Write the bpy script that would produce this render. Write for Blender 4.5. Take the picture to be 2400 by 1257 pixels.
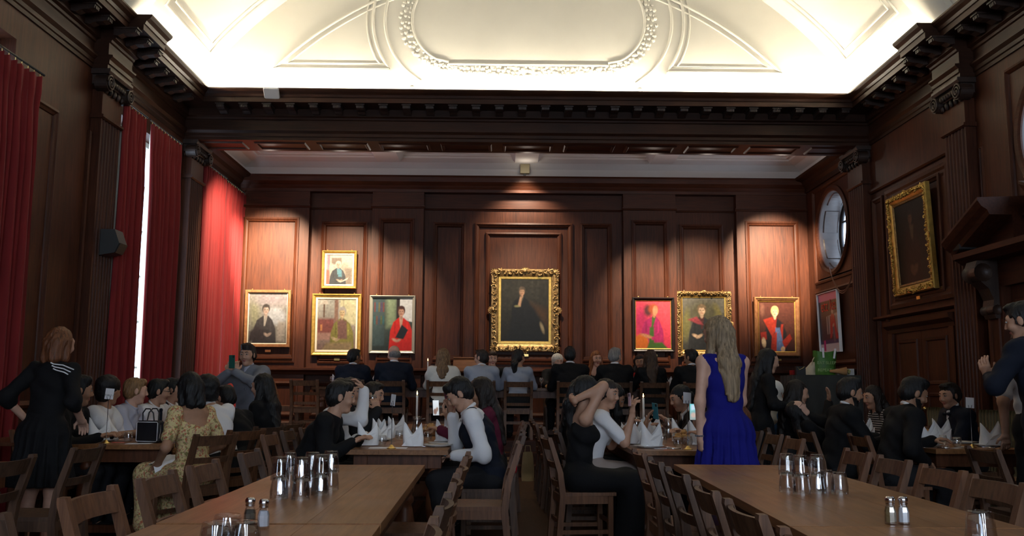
import bpy, math, random
import numpy as np
from mathutils import Matrix, Vector

for o in list(bpy.data.objects):
    bpy.data.objects.remove(o)
SC = bpy.context.scene
COL = SC.collection
PI = math.pi
random.seed(7)
RNG = np.random.default_rng(11)

# ------------------------------------------------------------------ camera
CAM_H = 1.24
_p, _y, _r = math.radians(7.49), math.radians(0.62), math.radians(0.37)
Fv = Vector((math.sin(_y) * math.cos(_p), math.cos(_y) * math.cos(_p), math.sin(_p)))
R0 = Vector((math.cos(_y), -math.sin(_y), 0))
U0 = R0.cross(Fv)
Rv = R0 * math.cos(_r) + U0 * math.sin(_r)
Uv = U0 * math.cos(_r) - R0 * math.sin(_r)
cam = bpy.data.cameras.new('camera')
cam.sensor_fit = 'HORIZONTAL'
cam.sensor_width = 36.0
cam.lens = 36.0 * 2120.0 / 2400.0
cam.clip_start = 0.05
camo = bpy.data.objects.new('camera', cam)
COL.objects.link(camo)
camo.matrix_world = Matrix(((Rv.x, Uv.x, -Fv.x, 0), (Rv.y, Uv.y, -Fv.y, 0), (Rv.z, Uv.z, -Fv.z, CAM_H), (0, 0, 0, 1)))
SC.camera = camo

# ------------------------------------------------------------------ world, exposure
SC.view_settings.view_transform = 'Standard'
SC.view_settings.look = 'None'
SC.view_settings.gamma = 1.0
SC.view_settings.use_curve_mapping = False
SC.view_settings.exposure = 0.0
W = bpy.data.worlds.new('sky')
SC.world = W
W.use_nodes = True
_bg = W.node_tree.nodes['Background']
_bg.inputs['Color'].default_value = (0.62, 0.78, 1.0, 1)
_bg.inputs['Strength'].default_value = 6.0
cy = SC.cycles
cy.use_denoising = True
try:
    cy.denoiser = 'OPENIMAGEDENOISE'
except Exception:
    pass
cy.max_bounces = 5
cy.diffuse_bounces = 3
cy.glossy_bounces = 3
cy.transmission_bounces = 6
cy.transparent_max_bounces = 6
cy.caustics_reflective = False
cy.caustics_refractive = False
cy.sample_clamp_indirect = 6.0
cy.use_adaptive_sampling = True
cy.adaptive_threshold = 0.03

# ------------------------------------------------------------------ lights
XL, XR, XC = -4.72, 5.46, 0.37        # side walls, centre line
YB, YREAR = 16.1, -4.5                # end wall, wall behind the camera
ZD = 0.47                             # dais height


def light(kind, name, loc, target, energy, color, **kw):
    l = bpy.data.lights.new(name, kind)
    l.energy = energy
    l.color = color
    for k, v in kw.items():
        setattr(l, k, v)
    o = bpy.data.objects.new(name, l)
    COL.objects.link(o)
    o.location = loc
    d = Vector(target) - Vector(loc)
    o.rotation_euler = d.to_track_quat('-Z', 'Y').to_euler()
    return o


DAY = (0.86, 0.92, 1.0)
WARM = (1.0, 0.79, 0.56)
# daylight entering by the tall windows of the wall behind the camera
for wx in (0.37, 3.64):
    light('AREA', 'window_daylight', (wx, YREAR + 0.15, 3.0), (wx - 0.3, 4, 1.5), 98, DAY, shape='RECTANGLE', size=1.5, size_y=3.2)
# picture spots hung behind the beam, each with an added alcove fill light
for tx, tz, e, ang in ((-4.1, 3.32, 4000, 44), (-2.86, 3.05, 2200, 46), (-1.9, 2.6, 1000, 40), (0.39, 2.7, 675, 46), (2.6, 2.65, 1450, 40),
                       (3.55, 2.9, 1200, 42), (4.85, 3.32, 4200, 44)):
    light('SPOT', 'picture_spot', (tx * 0.93 + 0.03, 13.72, 4.86), (tx, 16.0, tz), e, WARM,
          spot_size=math.radians(ang), spot_blend=1.0, shadow_soft_size=0.05)
    light('POINT', 'alcove_fill', (tx * 0.93 + 0.03, 14.35, 4.70), (tx, 16, 4), 3.6, (1.0, 0.84, 0.72), shadow_soft_size=0.06)  # added fill under the alcove ceiling to lift its plaster, no fitting there
light('POINT', 'wash_lamp_spill', (0.39, 15.45, 4.98), (0.39, 16, 5), 1.3, (1, 0.9, 0.74), shadow_soft_size=0.06)
# wash lamp over the middle portrait and the spot that grazes the far curtains
light('SPOT', 'wash_lamp', (0.39, 15.42, 4.98), (0.39, 16.06, 3.75), 240, (1, 0.86, 0.66), spot_size=math.radians(100), spot_blend=0.8, shadow_soft_size=0.05)
light('SPOT', 'picture_spot', (-3.3, 13.75, 4.8), (-4.65, 15.0, 2.9), 1000, WARM, spot_size=math.radians(85), spot_blend=0.9, shadow_soft_size=0.05)

# ------------------------------------------------------------------ materials
MATS = {}


def _new(name):
    m = bpy.data.materials.new(name)
    m.use_nodes = True
    nt = m.node_tree
    b = nt.nodes['Principled BSDF']
    MATS[name] = m
    return m, nt, b


def _set(b, **kw):
    al = {'rough': 'Roughness', 'metal': 'Metallic', 'spec': 'Specular IOR Level', 'trans': 'Transmission Weight', 'ior': 'IOR',
          'coat': 'Coat Weight', 'coatr': 'Coat Roughness', 'sheen': 'Sheen Weight', 'sub': 'Subsurface Weight'}
    for k, v in kw.items():
        b.inputs[al[k]].default_value = v


def mat(name, col, bump=0.0, bscale=60, var=0.0, vscale=8.0, stretch=(1, 1, 1), **kw):
    """principled material with procedural colour variation and fine bump"""
    if name in MATS:
        return MATS[name]
    m, nt, b = _new(name)
    kw.setdefault('rough', 0.6)
    _set(b, **kw)
    c = (*col, 1)
    b.inputs['Base Color'].default_value = c
    if var or bump:
        tc = nt.nodes.new('ShaderNodeTexCoord')
        mp = nt.nodes.new('ShaderNodeMapping')
        mp.inputs['Scale'].default_value = stretch
        nt.links.new(tc.outputs['Object'], mp.inputs['Vector'])
    if var:
        n = nt.nodes.new('ShaderNodeTexNoise')
        n.inputs['Scale'].default_value = vscale
        n.inputs['Detail'].default_value = 4
        nt.links.new(mp.outputs['Vector'], n.inputs['Vector'])
        r = nt.nodes.new('ShaderNodeValToRGB')
        r.color_ramp.elements[0].position = 0.3
        r.color_ramp.elements[1].position = 0.72
        r.color_ramp.elements[0].color = tuple(max(0, x * (1 - var)) for x in col) + (1,)
        r.color_ramp.elements[1].color = tuple(min(1, x * (1 + var)) for x in col) + (1,)
        nt.links.new(n.outputs['Fac'], r.inputs['Fac'])
        nt.links.new(r.outputs['Color'], b.inputs['Base Color'])
    if bump:
        n2 = nt.nodes.new('ShaderNodeTexNoise')
        n2.inputs['Scale'].default_value = bscale
        n2.inputs['Detail'].default_value = 3
        nt.links.new(mp.outputs['Vector'], n2.inputs['Vector'])
        bp = nt.nodes.new('ShaderNodeBump')
        bp.inputs['Strength'].default_value = bump
        bp.inputs['Distance'].default_value = 0.01
        nt.links.new(n2.outputs['Fac'], bp.inputs['Height'])
        nt.links.new(bp.outputs['Normal'], b.inputs['Normal'])
    return m


def wood(name, dark, light_, stretch, rough=0.5, coat=0.0, spec=0.22, scale=3.0, scratch=0.0):
    """oak: long streaked grain (stretch = small along the grain) with pores in the bump"""
    if name in MATS:
        return MATS[name]
    m, nt, b = _new(name)
    _set(b, rough=rough, coat=coat, coatr=0.25, spec=spec)
    tc = nt.nodes.new('ShaderNodeTexCoord')
    mp = nt.nodes.new('ShaderNodeMapping')
    mp.inputs['Scale'].default_value = stretch
    nt.links.new(tc.outputs['Object'], mp.inputs['Vector'])
    n = nt.nodes.new('ShaderNodeTexNoise')
    n.inputs['Scale'].default_value = scale
    n.inputs['Detail'].default_value = 7
    n.inputs['Roughness'].default_value = 0.62
    n.inputs['Distortion'].default_value = 0.6
    nt.links.new(mp.outputs['Vector'], n.inputs['Vector'])
    big = nt.nodes.new('ShaderNodeTexNoise')
    big.inputs['Scale'].default_value = 1.3
    nt.links.new(tc.outputs['Object'], big.inputs['Vector'])
    mx = nt.nodes.new('ShaderNodeMath')
    mx.operation = 'MULTIPLY_ADD'
    mx.inputs[1].default_value = 0.45
    nt.links.new(big.outputs['Fac'], mx.inputs[0])
    nt.links.new(n.outputs['Fac'], mx.inputs[2])
    r = nt.nodes.new('ShaderNodeValToRGB')
    r.color_ramp.elements[0].position = 0.42
    r.color_ramp.elements[1].position = 0.98
    r.color_ramp.elements[0].color = (*dark, 1)
    r.color_ramp.elements[1].color = (*light_, 1)
    nt.links.new(mx.outputs[0], r.inputs['Fac'])
    nt.links.new(r.outputs['Color'], b.inputs['Base Color'])
    if scratch:
        rr = nt.nodes.new('ShaderNodeMapRange')
        rr.inputs['From Min'].default_value = 0.35
        rr.inputs['From Max'].default_value = 0.7
        rr.inputs['To Min'].default_value = rough - scratch
        rr.inputs['To Max'].default_value = rough + scratch
        nt.links.new(big.outputs['Fac'], rr.inputs['Value'])
        nt.links.new(rr.outputs['Result'], b.inputs['Roughness'])
    bp = nt.nodes.new('ShaderNodeBump')
    bp.inputs['Strength'].default_value = 0.12
    bp.inputs['Distance'].default_value = 0.004
    nt.links.new(n.outputs['Fac'], bp.inputs['Height'])
    nt.links.new(bp.outputs['Normal'], b.inputs['Normal'])
    return m


def emit(name, col, s):
    if name in MATS:
        return MATS[name]
    m, nt, b = _new(name)
    b.inputs['Base Color'].default_value = (*col, 1)
    b.inputs['Emission Color'].default_value = (*col, 1)
    b.inputs['Emission Strength'].default_value = s
    return m


def glass(name, col=(1, 1, 1), rough=0.02, ior=1.45):
    """clear thin glass: see-through with bright grazing reflections"""
    if name in MATS:
        return MATS[name]
    m, nt, b = _new(name)
    nt.nodes.remove(b)
    out = nt.nodes['Material Output']
    t = nt.nodes.new('ShaderNodeBsdfTransparent')
    t.inputs['Color'].default_value = (0.97 * col[0], 0.975 * col[1], 0.98 * col[2], 1)
    g = nt.nodes.new('ShaderNodeBsdfGlossy')
    g.inputs['Roughness'].default_value = max(rough, 0.04)
    lw = nt.nodes.new('ShaderNodeLayerWeight')
    lw.inputs['Blend'].default_value = 0.22
    r = nt.nodes.new('ShaderNodeMapRange')
    r.inputs['To Min'].default_value = 0.14
    r.inputs['To Max'].default_value = 0.42
    nt.links.new(lw.outputs['Facing'], r.inputs['Value'])
    mx = nt.nodes.new('ShaderNodeMixShader')
    nt.links.new(r.outputs['Result'], mx.inputs['Fac'])
    nt.links.new(t.outputs[0], mx.inputs[1])
    nt.links.new(g.outputs[0], mx.inputs[2])
    nt.links.new(mx.outputs[0], out.inputs['Surface'])
    return m


def vcol(name, rough=0.5, attr='paint', bump=0.25, coat=0.3, emi=0.0):
    if name in MATS:
        return MATS[name]
    m, nt, b = _new(name)
    _set(b, rough=rough, coat=coat, coatr=0.3, spec=0.25)
    a = nt.nodes.new('ShaderNodeAttribute')
    a.attribute_name = attr
    nt.links.new(a.outputs['Color'], b.inputs['Base Color'])
    if emi:
        nt.links.new(a.outputs['Color'], b.inputs['Emission Color'])
        b.inputs['Emission Strength'].default_value = emi
    if bump:
        tc = nt.nodes.new('ShaderNodeTexCoord')
        n = nt.nodes.new('ShaderNodeTexNoise')
        n.inputs['Scale'].default_value = 70
        n.inputs['Detail'].default_value = 4
        nt.links.new(tc.outputs['Object'], n.inputs['Vector'])
        bp = nt.nodes.new('ShaderNodeBump')
        bp.inputs['Strength'].default_value = bump
        bp.inputs['Distance'].default_value = 0.003
        nt.links.new(n.outputs['Fac'], bp.inputs['Height'])
        nt.links.new(bp.outputs['Normal'], b.inputs['Normal'])
    return m


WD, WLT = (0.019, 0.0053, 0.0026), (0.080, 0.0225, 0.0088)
M_OAK_V = wood('oak_panelling_upright_grain', WD, WLT, (14, 14, 0.9))
M_OAK_X = wood('oak_panelling_grain_across', WD, WLT, (0.9, 14, 14))
M_OAK_Y = wood('oak_panelling_grain_along', WD, WLT, (14, 0.9, 14))
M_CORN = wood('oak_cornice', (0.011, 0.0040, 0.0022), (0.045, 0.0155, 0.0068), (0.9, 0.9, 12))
M_CARVE = mat('carved_dark_oak', (0.03, 0.015, 0.01), bump=0.3, bscale=40, var=0.4, rough=0.5)
M_TABLE = wood('worn_oak_table_top', (0.11, 0.045, 0.017), (0.29, 0.130, 0.048), (12, 0.7, 12), rough=0.42, coat=0.0, spec=0.32, scratch=0.08)
M_TABLEX = wood('worn_oak_high_table', (0.045, 0.018, 0.008), (0.16, 0.07, 0.03), (0.7, 12, 12), rough=0.36, coat=0.0)
M_LEG = wood('turned_oak_leg', (0.04, 0.014, 0.007), (0.14, 0.05, 0.022), (10, 10, 1), rough=0.4)
M_FLOOR = wood('floor_boards', (0.03, 0.014, 0.008), (0.085, 0.042, 0.022), (9, 0.7, 9), rough=0.45, coat=0.0)
M_PLAST = mat('cream_plaster', (0.80, 0.76, 0.66), rough=0.9, var=0.03, vscale=2)
M_PLASTW = mat('white_alcove_plaster', (0.80, 0.76, 0.74), rough=0.9, var=0.03, vscale=2)
CH = [wood('oak_chair_%d' % i, d, l, (16, 16, 1.2), rough=0.46, coat=0.0, spec=0.3) for i, (d, l) in enumerate((
    ((0.045, 0.021, 0.012), (0.17, 0.082, 0.042)), ((0.055, 0.022, 0.011), (0.20, 0.088, 0.040)), ((0.033, 0.017, 0.011), (0.12, 0.064, 0.038))))]
M_RED = mat('red_velvet', (0.17, 0.003, 0.004), rough=0.85, sheen=0.04, var=0.12, vscale=5, stretch=(3, 3, 0.5))
M_LINING = mat('pale_curtain_lining', (0.62, 0.58, 0.48), rough=0.9)
M_GOLD = mat('gilded_frame', (0.62, 0.40, 0.10), rough=0.36, metal=0.75, bump=0.15, bscale=50, var=0.2, vscale=20)
M_GOLDD = mat('dark_gilded_carving', (0.30, 0.19, 0.075), rough=0.42, metal=0.65, bump=0.5, bscale=45, var=0.45, vscale=25)
M_BRASS = mat('brass', (0.75, 0.52, 0.18), rough=0.28, metal=1.0)
M_CHROME = mat('polished_steel', (0.72, 0.72, 0.74), rough=0.16, metal=1.0)
M_SILVER = mat('tarnished_silver', (0.6, 0.58, 0.55), rough=0.3, metal=1.0)
M_GLASS = glass('clear_glass')
M_LINEN = mat('white_linen', (0.86, 0.86, 0.86), rough=0.85, bump=0.1, bscale=90)
M_CHINA = mat('white_china', (0.82, 0.82, 0.80), rough=0.2)
M_WAX = mat('white_wax', (0.88, 0.84, 0.76), rough=0.5)
M_FLAME = emit('candle_flame', (1.0, 0.55, 0.16), 22)
M_PAPER = mat('white_card', (0.85, 0.85, 0.87), rough=0.8)
M_BLACK = mat('black_plastic', (0.012, 0.012, 0.013), rough=0.45)
M_BREAD = mat('bread_crust', (0.55, 0.30, 0.11), rough=0.8, var=0.35, vscale=25, bump=0.3, bscale=30)
M_BOWL = wood('bread_bowl_wood', (0.16, 0.06, 0.02), (0.36, 0.17, 0.07), (3, 3, 12), rough=0.5)


# ------------------------------------------------------------------ objects
def link(name, data, parent=None):
    o = bpy.data.objects.new(name, data)
    COL.objects.link(o)
    if parent is not None:
        o.parent = parent
    return o


def tag(o, label=None, cat=None, group=None, kind=None):
    if label:
        o['label'] = label
    if cat:
        o['category'] = cat
    if group:
        o['group'] = group
    if kind:
        o['kind'] = kind
    return o


def empty(name, loc=(0, 0, 0), rz=0.0, **kw):
    o = link(name, None)
    o.empty_display_size = 0.1
    o.location = loc
    o.rotation_euler = (0, 0, rz)
    return tag(o, **kw)


def mesh_np(name, V, F4, mats, mi=None, smooth=True):
    me = bpy.data.meshes.new(name)
    V = np.asarray(V, np.float32)
    F4 = np.asarray(F4, np.int32)
    me.vertices.add(len(V))
    me.vertices.foreach_set('co', V.ravel())
    n = len(F4)
    me.loops.add(n * 4)
    me.loops.foreach_set('vertex_index', F4.ravel())
    me.polygons.add(n)
    me.polygons.foreach_set('loop_start', np.arange(n, dtype=np.int32) * 4)
    for m in mats:
        me.materials.append(m)
    if mi is not None:
        me.polygons.foreach_set('material_index', np.asarray(mi, np.int32))
    me.polygons.foreach_set('use_smooth', np.full(n, smooth))
    me.update(calc_edges=True)
    me.validate()
    return me


class MB:
    """collects shapes into one mesh"""

    def __init__(s):
        s.v, s.f, s.m, s.sm = [], [], [], []
        s.cur = 0
        s.smooth = False

    def add(s, vs, fs, smooth=None):
        b = len(s.v)
        s.v += [tuple(p) for p in vs]
        for f in fs:
            s.f.append([i + b for i in f])
            s.m.append(s.cur)
            s.sm.append(s.smooth if smooth is None else smooth)
        return s

    def box(s, x0, x1, y0, y1, z0, z1, bev=0.0):
        if x0 > x1: x0, x1 = x1, x0
        if y0 > y1: y0, y1 = y1, y0
        if z0 > z1: z0, z1 = z1, z0
        if bev <= 0:
            return s.add([(x0, y0, z0), (x1, y0, z0), (x1, y1, z0), (x0, y1, z0), (x0, y0, z1), (x1, y0, z1), (x1, y1, z1), (x0, y1, z1)],
                         [(0, 3, 2, 1), (4, 5, 6, 7), (0, 1, 5, 4), (1, 2, 6, 5), (2, 3, 7, 6), (3, 0, 4, 7)])
        b = bev
        sec = [(x0 + b, y0), (x1 - b, y0), (x1, y0 + b), (x1, y1 - b), (x1 - b, y1), (x0 + b, y1), (x0, y1 - b), (x0, y0 + b)]
        cx_, cy_ = (x0 + x1) / 2, (y0 + y1) / 2
        def ins(p):
            return (p[0] + (b if p[0] < cx_ else -b) * 0.7, p[1] + (b if p[1] < cy_ else -b) * 0.7)
        vs = [(*ins(p), z0) for p in sec] + [(*p, z0 + b) for p in sec] + [(*p, z1 - b) for p in sec] + [(*ins(p), z1) for p in sec]
        fs = [tuple(range(7, -1, -1)), tuple(range(24, 32))]
        for l in range(3):
            for i in range(8):
                j = (i + 1) % 8
                fs.append((l * 8 + i, l * 8 + j, l * 8 + 8 + j, l * 8 + 8 + i))
        return s.add(vs, fs)

    def bar(s, p, q, w, h, up=(0, 0, 1)):
        """square bar from p to q, w across, h along up"""
        p, q = Vector(p), Vector(q)
        d = (q - p).normalized()
        a = d.cross(Vector(up))
        if a.length < 1e-4:
            a = d.cross(Vector((0, 1, 0)))
        a.normalize()
        u = a.cross(d).normalized()
        vs = []
        for c in (p, q):
            for i, j in ((-1, -1), (1, -1), (1, 1), (-1, 1)):
                vs.append(c + a * (i * w / 2) + u * (j * h / 2))
        return s.add(vs, [(0, 3, 2, 1), (4, 5, 6, 7), (0, 1, 5, 4), (1, 2, 6, 5), (2, 3, 7, 6), (3, 0, 4, 7)])

    def lathe(s, prof, n=20, c=(0, 0, 0), cap=True, smooth=True, facet=None):
        vs, fs = [], []
        for r, z in prof:
            for i in range(n):
                a = 2 * PI * i / n
                k = r if facet is None else r * facet(a, z)
                vs.append((c[0] + k * math.cos(a), c[1] + k * math.sin(a), c[2] + z))
        for l in range(len(prof) - 1):
            for i in range(n):
                j = (i + 1) % n
                fs.append((l * n + i, l * n + j, l * n + n + j, l * n + n + i))
        s.add(vs, fs, smooth)
        if cap:
            b = len(s.v) - len(vs)
            s.f.append([b + i for i in range(n - 1, -1, -1)]); s.m.append(s.cur); s.sm.append(False)
            t = b + (len(prof) - 1) * n
            s.f.append([t + i for i in range(n)]); s.m.append(s.cur); s.sm.append(False)
        return s

    def tube(s, pts, r, n=8, closed=False, smooth=True, cap=True):
        pts = [Vector(p) for p in pts]
        N = len(pts)
        rs = r if isinstance(r, (list, tuple)) else [r] * N
        vs, fs = [], []
        prev = None
        for i in range(N):
            if closed:
                d = pts[(i + 1) % N] - pts[i - 1]
            else:
                d = pts[min(i + 1, N - 1)] - pts[max(i - 1, 0)]
            d.normalize()
            if prev is None:
                a = d.cross(Vector((0, 0, 1)))
                if a.length < 1e-3:
                    a = d.cross(Vector((0, 1, 0)))
            else:
                a = prev - d * prev.dot(d)
            a.normalize()
            prev = a
            u = a.cross(d)
            for k in range(n):
                t = 2 * PI * k / n
                vs.append(pts[i] + (a * math.cos(t) + u * math.sin(t)) * rs[i])
        L = N if closed else N - 1
        for i in range(L):
            i2 = (i + 1) % N
            for k in range(n):
                k2 = (k + 1) % n
                fs.append((i * n + k, i * n + k2, i2 * n + k2, i2 * n + k))
        if not closed and cap:
            fs.append(tuple(range(n)))
            fs.append(tuple((N - 1) * n + k for k in range(n - 1, -1, -1)))
        return s.add(vs, fs, smooth)

    def prism(s, poly, M, h0, h1):
        """polygon (a,b) extruded from h0 to h1, M(a,b,h) -> point"""
        n = len(poly)
        vs = [M(a, b, h0) for a, b in poly] + [M(a, b, h1) for a, b in poly]
        fs = [tuple(range(n - 1, -1, -1)), tuple(range(n, 2 * n))] + [(i, (i + 1) % n, n + (i + 1) % n, n + i) for i in range(n)]
        return s.add(vs, fs)

    def ring(s, M, a0, a1, z0, z1, prof, cap=False):
        """mitred moulding round a rectangle; prof = (inset, out) pairs"""
        vs, fs = [], []
        for t, o in prof:
            vs += [M(a0 + t, z0 + t, o), M(a1 - t, z0 + t, o), M(a1 - t, z1 - t, o), M(a0 + t, z1 - t, o)]
        for l in range(len(prof) - 1):
            for i in range(4):
                j = (i + 1) % 4
                fs.append((l * 4 + i, l * 4 + j, l * 4 + 4 + j, l * 4 + 4 + i))
        if cap:
            k = (len(prof) - 1) * 4
            fs.append((k, k + 1, k + 2, k + 3))
        return s.add(vs, fs)

    def sweep(s, M, a0, a1, prof, closed=False, caps=True):
        """profile (out, z) drawn straight along a wall from a0 to a1"""
        n = len(prof)
        vs = [M(a0, z, o) for o, z in prof] + [M(a1, z, o) for o, z in prof]
        fs = [(i, i + 1, n + i + 1, n + i) for i in range(n - 1)]
        if closed:
            fs.append((n - 1, 0, n, 2 * n - 1))
        if caps:
            fs += [tuple(range(n - 1, -1, -1)), tuple(range(n, 2 * n))]
        return s.add(vs, fs)

    def ball(s, c, r, n=8, m=6, sq=(1, 1, 1)):
        prof = []
        for i in range(m + 1):
            t = -PI / 2 + PI * i / m
            prof.append((max(1e-4, math.cos(t)), math.sin(t)))
        vs, fs = [], []
        for rr, z in prof:
            for k in range(n):
                a = 2 * PI * k / n
                vs.append((c[0] + r * sq[0] * rr * math.cos(a), c[1] + r * sq[1] * rr * math.sin(a), c[2] + r * sq[2] * z))
        for l in range(m):
            for k in range(n):
                k2 = (k + 1) % n
                fs.append((l * n + k, l * n + k2, l * n + n + k2, l * n + n + k))
        return s.add(vs, fs, True)

    def mesh(s, name, mats):
        me = bpy.data.meshes.new(name)
        me.from_pydata([tuple(p) for p in s.v], [], s.f)
        for m in (mats if isinstance(mats, (list, tuple)) else [mats]):
            me.materials.append(m)
        me.polygons.foreach_set('material_index', s.m)
        me.polygons.foreach_set('use_smooth', s.sm)
        me.update()
        return me

    def obj(s, name, mats, parent=None):
        return link(name, s.mesh(name, mats), parent)


def box_obj(name, m, parent, *a, bev=0.0):
    return MB().box(*a, bev=bev).obj(name, m, parent)


class Kit:
    """a thing's parts as shared meshes, placed any number of times"""

    def __init__(s, name):
        s.name = name
        s.parts = []

    def part(s, name, mb, mats, under=None):
        s.parts.append((name, mb.mesh(s.name + '_' + name, mats), under))
        return len(s.parts) - 1

    def place(s, loc, rz=0.0, label=None, cat=None, group=None, swap=None, name=None):
        root = empty(name or s.name, loc, rz, label=label, cat=cat, group=group)
        made = []
        for name_, me, under in s.parts:
            if swap is not None:
                me = swap(me)
            made.append(link(name_, me, root if under is None else made[under]))
        return root

# ------------------------------------------------------------------ the room
def MBK(a, z, o): return (a, YB - o, z)
def MLF(a, z, o): return (XL + o, a, z)
def MRT(a, z, o): return (XR - o, a, z)


def frame_grid(parent, M, a0, a1, z0, z1, o, holes, m, back=0.0, name='panelling_frame'):
    """flat framing at offset o with rectangular holes, and its returns to the wall"""
    xs = sorted({a0, a1, *[h[0] for h in holes], *[h[1] for h in holes]})
    zs = sorted({z0, z1, *[h[2] for h in holes], *[h[3] for h in holes]})
    mb = MB()
    for i in range(len(xs) - 1):
        for j in range(len(zs) - 1):
            cx_, cz_ = (xs[i] + xs[i + 1]) / 2, (zs[j] + zs[j + 1]) / 2
            if any(h[0] < cx_ < h[1] and h[2] < cz_ < h[3] for h in holes):
                continue
            mb.add([M(xs[i], zs[j], o), M(xs[i + 1], zs[j], o), M(xs[i + 1], zs[j + 1], o), M(xs[i], zs[j + 1], o)], [(0, 1, 2, 3)])
    if back < o:
        for a in (a0, a1):
            mb.add([M(a, z0, back), M(a, z0, o), M(a, z1, o), M(a, z1, back)], [(0, 1, 2, 3)])
        for z in (z0, z1):
            mb.add([M(a0, z, back), M(a0, z, o), M(a1, z, o), M(a1, z, back)], [(0, 1, 2, 3)])
    return mb.obj(name, m, parent)


PANEL_PROF = [(0, 0.0), (0.0, 0.03), (0.03, 0.04), (0.045, 0.025), (0.07, 0.012), (0.085, -0.02)]


def panel(parent, M, a0, a1, z0, z1, o, m, mm=None, prof=PANEL_PROF, raised=False):
    t = prof[-1][0]
    mb = MB()
    d = prof[-1][1] + o
    if raised:
        mb.ring(M, a0 + t, a1 - t, z0 + t, z1 - t, [(0, d), (0.09, d), (0.14, d + 0.025)], cap=True)
    else:
        mb.add([M(a0 + t, z0 + t, d), M(a1 - t, z0 + t, d), M(a1 - t, z1 - t, d), M(a0 + t, z1 - t, d)], [(0, 1, 2, 3)])
    p = mb.obj('panel', m, parent)
    MB().ring(M, a0, a1, z0, z1, [(i, o + q) for i, q in prof]).obj('panel_moulding', mm or m, p)
    return p


def struct(name, mb, m):
    return tag(mb.obj(name, m), kind='structure')


floor = struct('floor', MB().box(XL - 0.4, XR + 0.4, YREAR - 0.3, YB + 0.3, -0.2, 0), M_FLOOR)
dais = tag(empty('dais'), kind='structure')
for i, (y, z) in enumerate(((12.75, 0.157), (13.02, 0.313), (13.29, ZD))):
    MB().box(XL, XR, y + 0.02, YB + 0.1, max(0, z - 0.157), z - 0.035).box(XL, XR, y - 0.012, y + 0.34 if i < 2 else YB + 0.1, z - 0.035, z).obj('step', M_OAK_X, dais)

# end wall: projecting and recessed panelled bays
wall_back = struct('wall_back', MB().box(XL - 0.3, XR + 0.3, YB + 0.05, YB + 0.3, 0, 5.6), M_OAK_V)
bays = [(-4.72, -3.45, 0.18, [(-4.60, -3.62)]), (-3.45, -2.33, 0.02, [(-3.25, -2.42)]), (-2.33, -1.41, 0.18, [(-2.20, -1.57)]),
        (-1.41, 2.16, 0.02, [(-1.25, -0.66), (-0.50, 1.26), (1.40, 1.97)]), (2.16, 3.10, 0.18, [(2.30, 2.96)]),
        (3.10, 4.19, 0.02, [(3.19, 3.98)]), (4.19, 5.46, 0.18, [(4.34, 5.29)])]
RAIL, PZ0, PZ1, FR0, FR1, TOP = 1.53, 1.63, 4.21, 4.41, 4.74, 4.97
for bi, (a0, a1, o, ps) in enumerate(bays):
    z1 = PZ1 if o > 0.1 else PZ1 - 0.04
    frame_grid(wall_back, MBK, a0, a1, RAIL, FR0, o, [(p0, p1, PZ0, z1) for p0, p1 in ps], M_OAK_V)
    for p0, p1 in ps:
        pn = panel(wall_back, MBK, p0, p1, PZ0, z1, o, M_OAK_V)
        # moulded sill below the panel
        MB().sweep(MBK, p0 + 0.03, p1 - 0.03, [(o - 0.01, PZ0 + 0.06), (o + 0.05, PZ0 + 0.06), (o + 0.055, PZ0 + 0.085), (o + 0.025, PZ0 + 0.10), (o + 0.02, PZ0 + 0.14), (o - 0.01, PZ0 + 0.15)]).obj('panel_sill', M_OAK_X, pn)
    # frieze above and dado below, each panelled
    box_obj('frieze_board', M_OAK_X, wall_back, a0, a1, YB - o, YB + 0.02, FR0, TOP)
    MB().sweep(MBK, a0 - (0.02 if o > 0.1 else 0), a1 + (0.02 if o > 0.1 else 0), [(o, FR0 - 0.02), (o + 0.02, FR0 - 0.015), (o + 0.03, FR0 + 0.005), (o + 0.045, FR0 + 0.01), (o + 0.045, FR0 + 0.03), (o, FR0 + 0.035)]).obj('frieze_moulding', M_OAK_X, wall_back)
    n = max(1, round((a1 - a0) / 1.0))
    w = (a1 - a0) / n
    hs = [(a0 + k * w + 0.09, a0 + k * w + w - 0.09, ZD + 0.24, RAIL - 0.22) for k in range(n)]
    frame_grid(wall_back, MBK, a0, a1, ZD, RAIL, o, hs, M_OAK_X)
    for h in hs:
        panel(wall_back, MBK, *h, o, M_OAK_V)
inner = panel(wall_back, MBK, -0.30, 1.06, PZ0 + 0.1, 4.0, 0.0, M_OAK_V)
MB().sweep(MBK, XL, XR, [(0, RAIL - 0.10), (0.2, RAIL - 0.10), (0.215, RAIL - 0.06), (0.26, RAIL - 0.03), (0.275, RAIL - 0.02), (0.275, RAIL + 0.01), (0.2, RAIL + 0.02), (0, RAIL + 0.03)]).obj('dado_rail', M_OAK_X, wall_back)
MB().sweep(MBK, XL, XR, [(0, ZD), (0.215, ZD), (0.215, ZD + 0.13), (0.195, ZD + 0.16), (0, ZD + 0.16)]).obj('skirting', M_OAK_X, wall_back)
MB().sweep(MBK, XL, XR, [(0, FR1 - 0.05), (0.20, FR1 - 0.05), (0.205, FR1), (0.23, FR1 + 0.04), (0.24, FR1 + 0.06), (0.30, FR1 + 0.12), (0.31, FR1 + 0.2), (0.33, TOP), (0, TOP)]).obj('cornice', M_OAK_X, wall_back)

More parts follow.
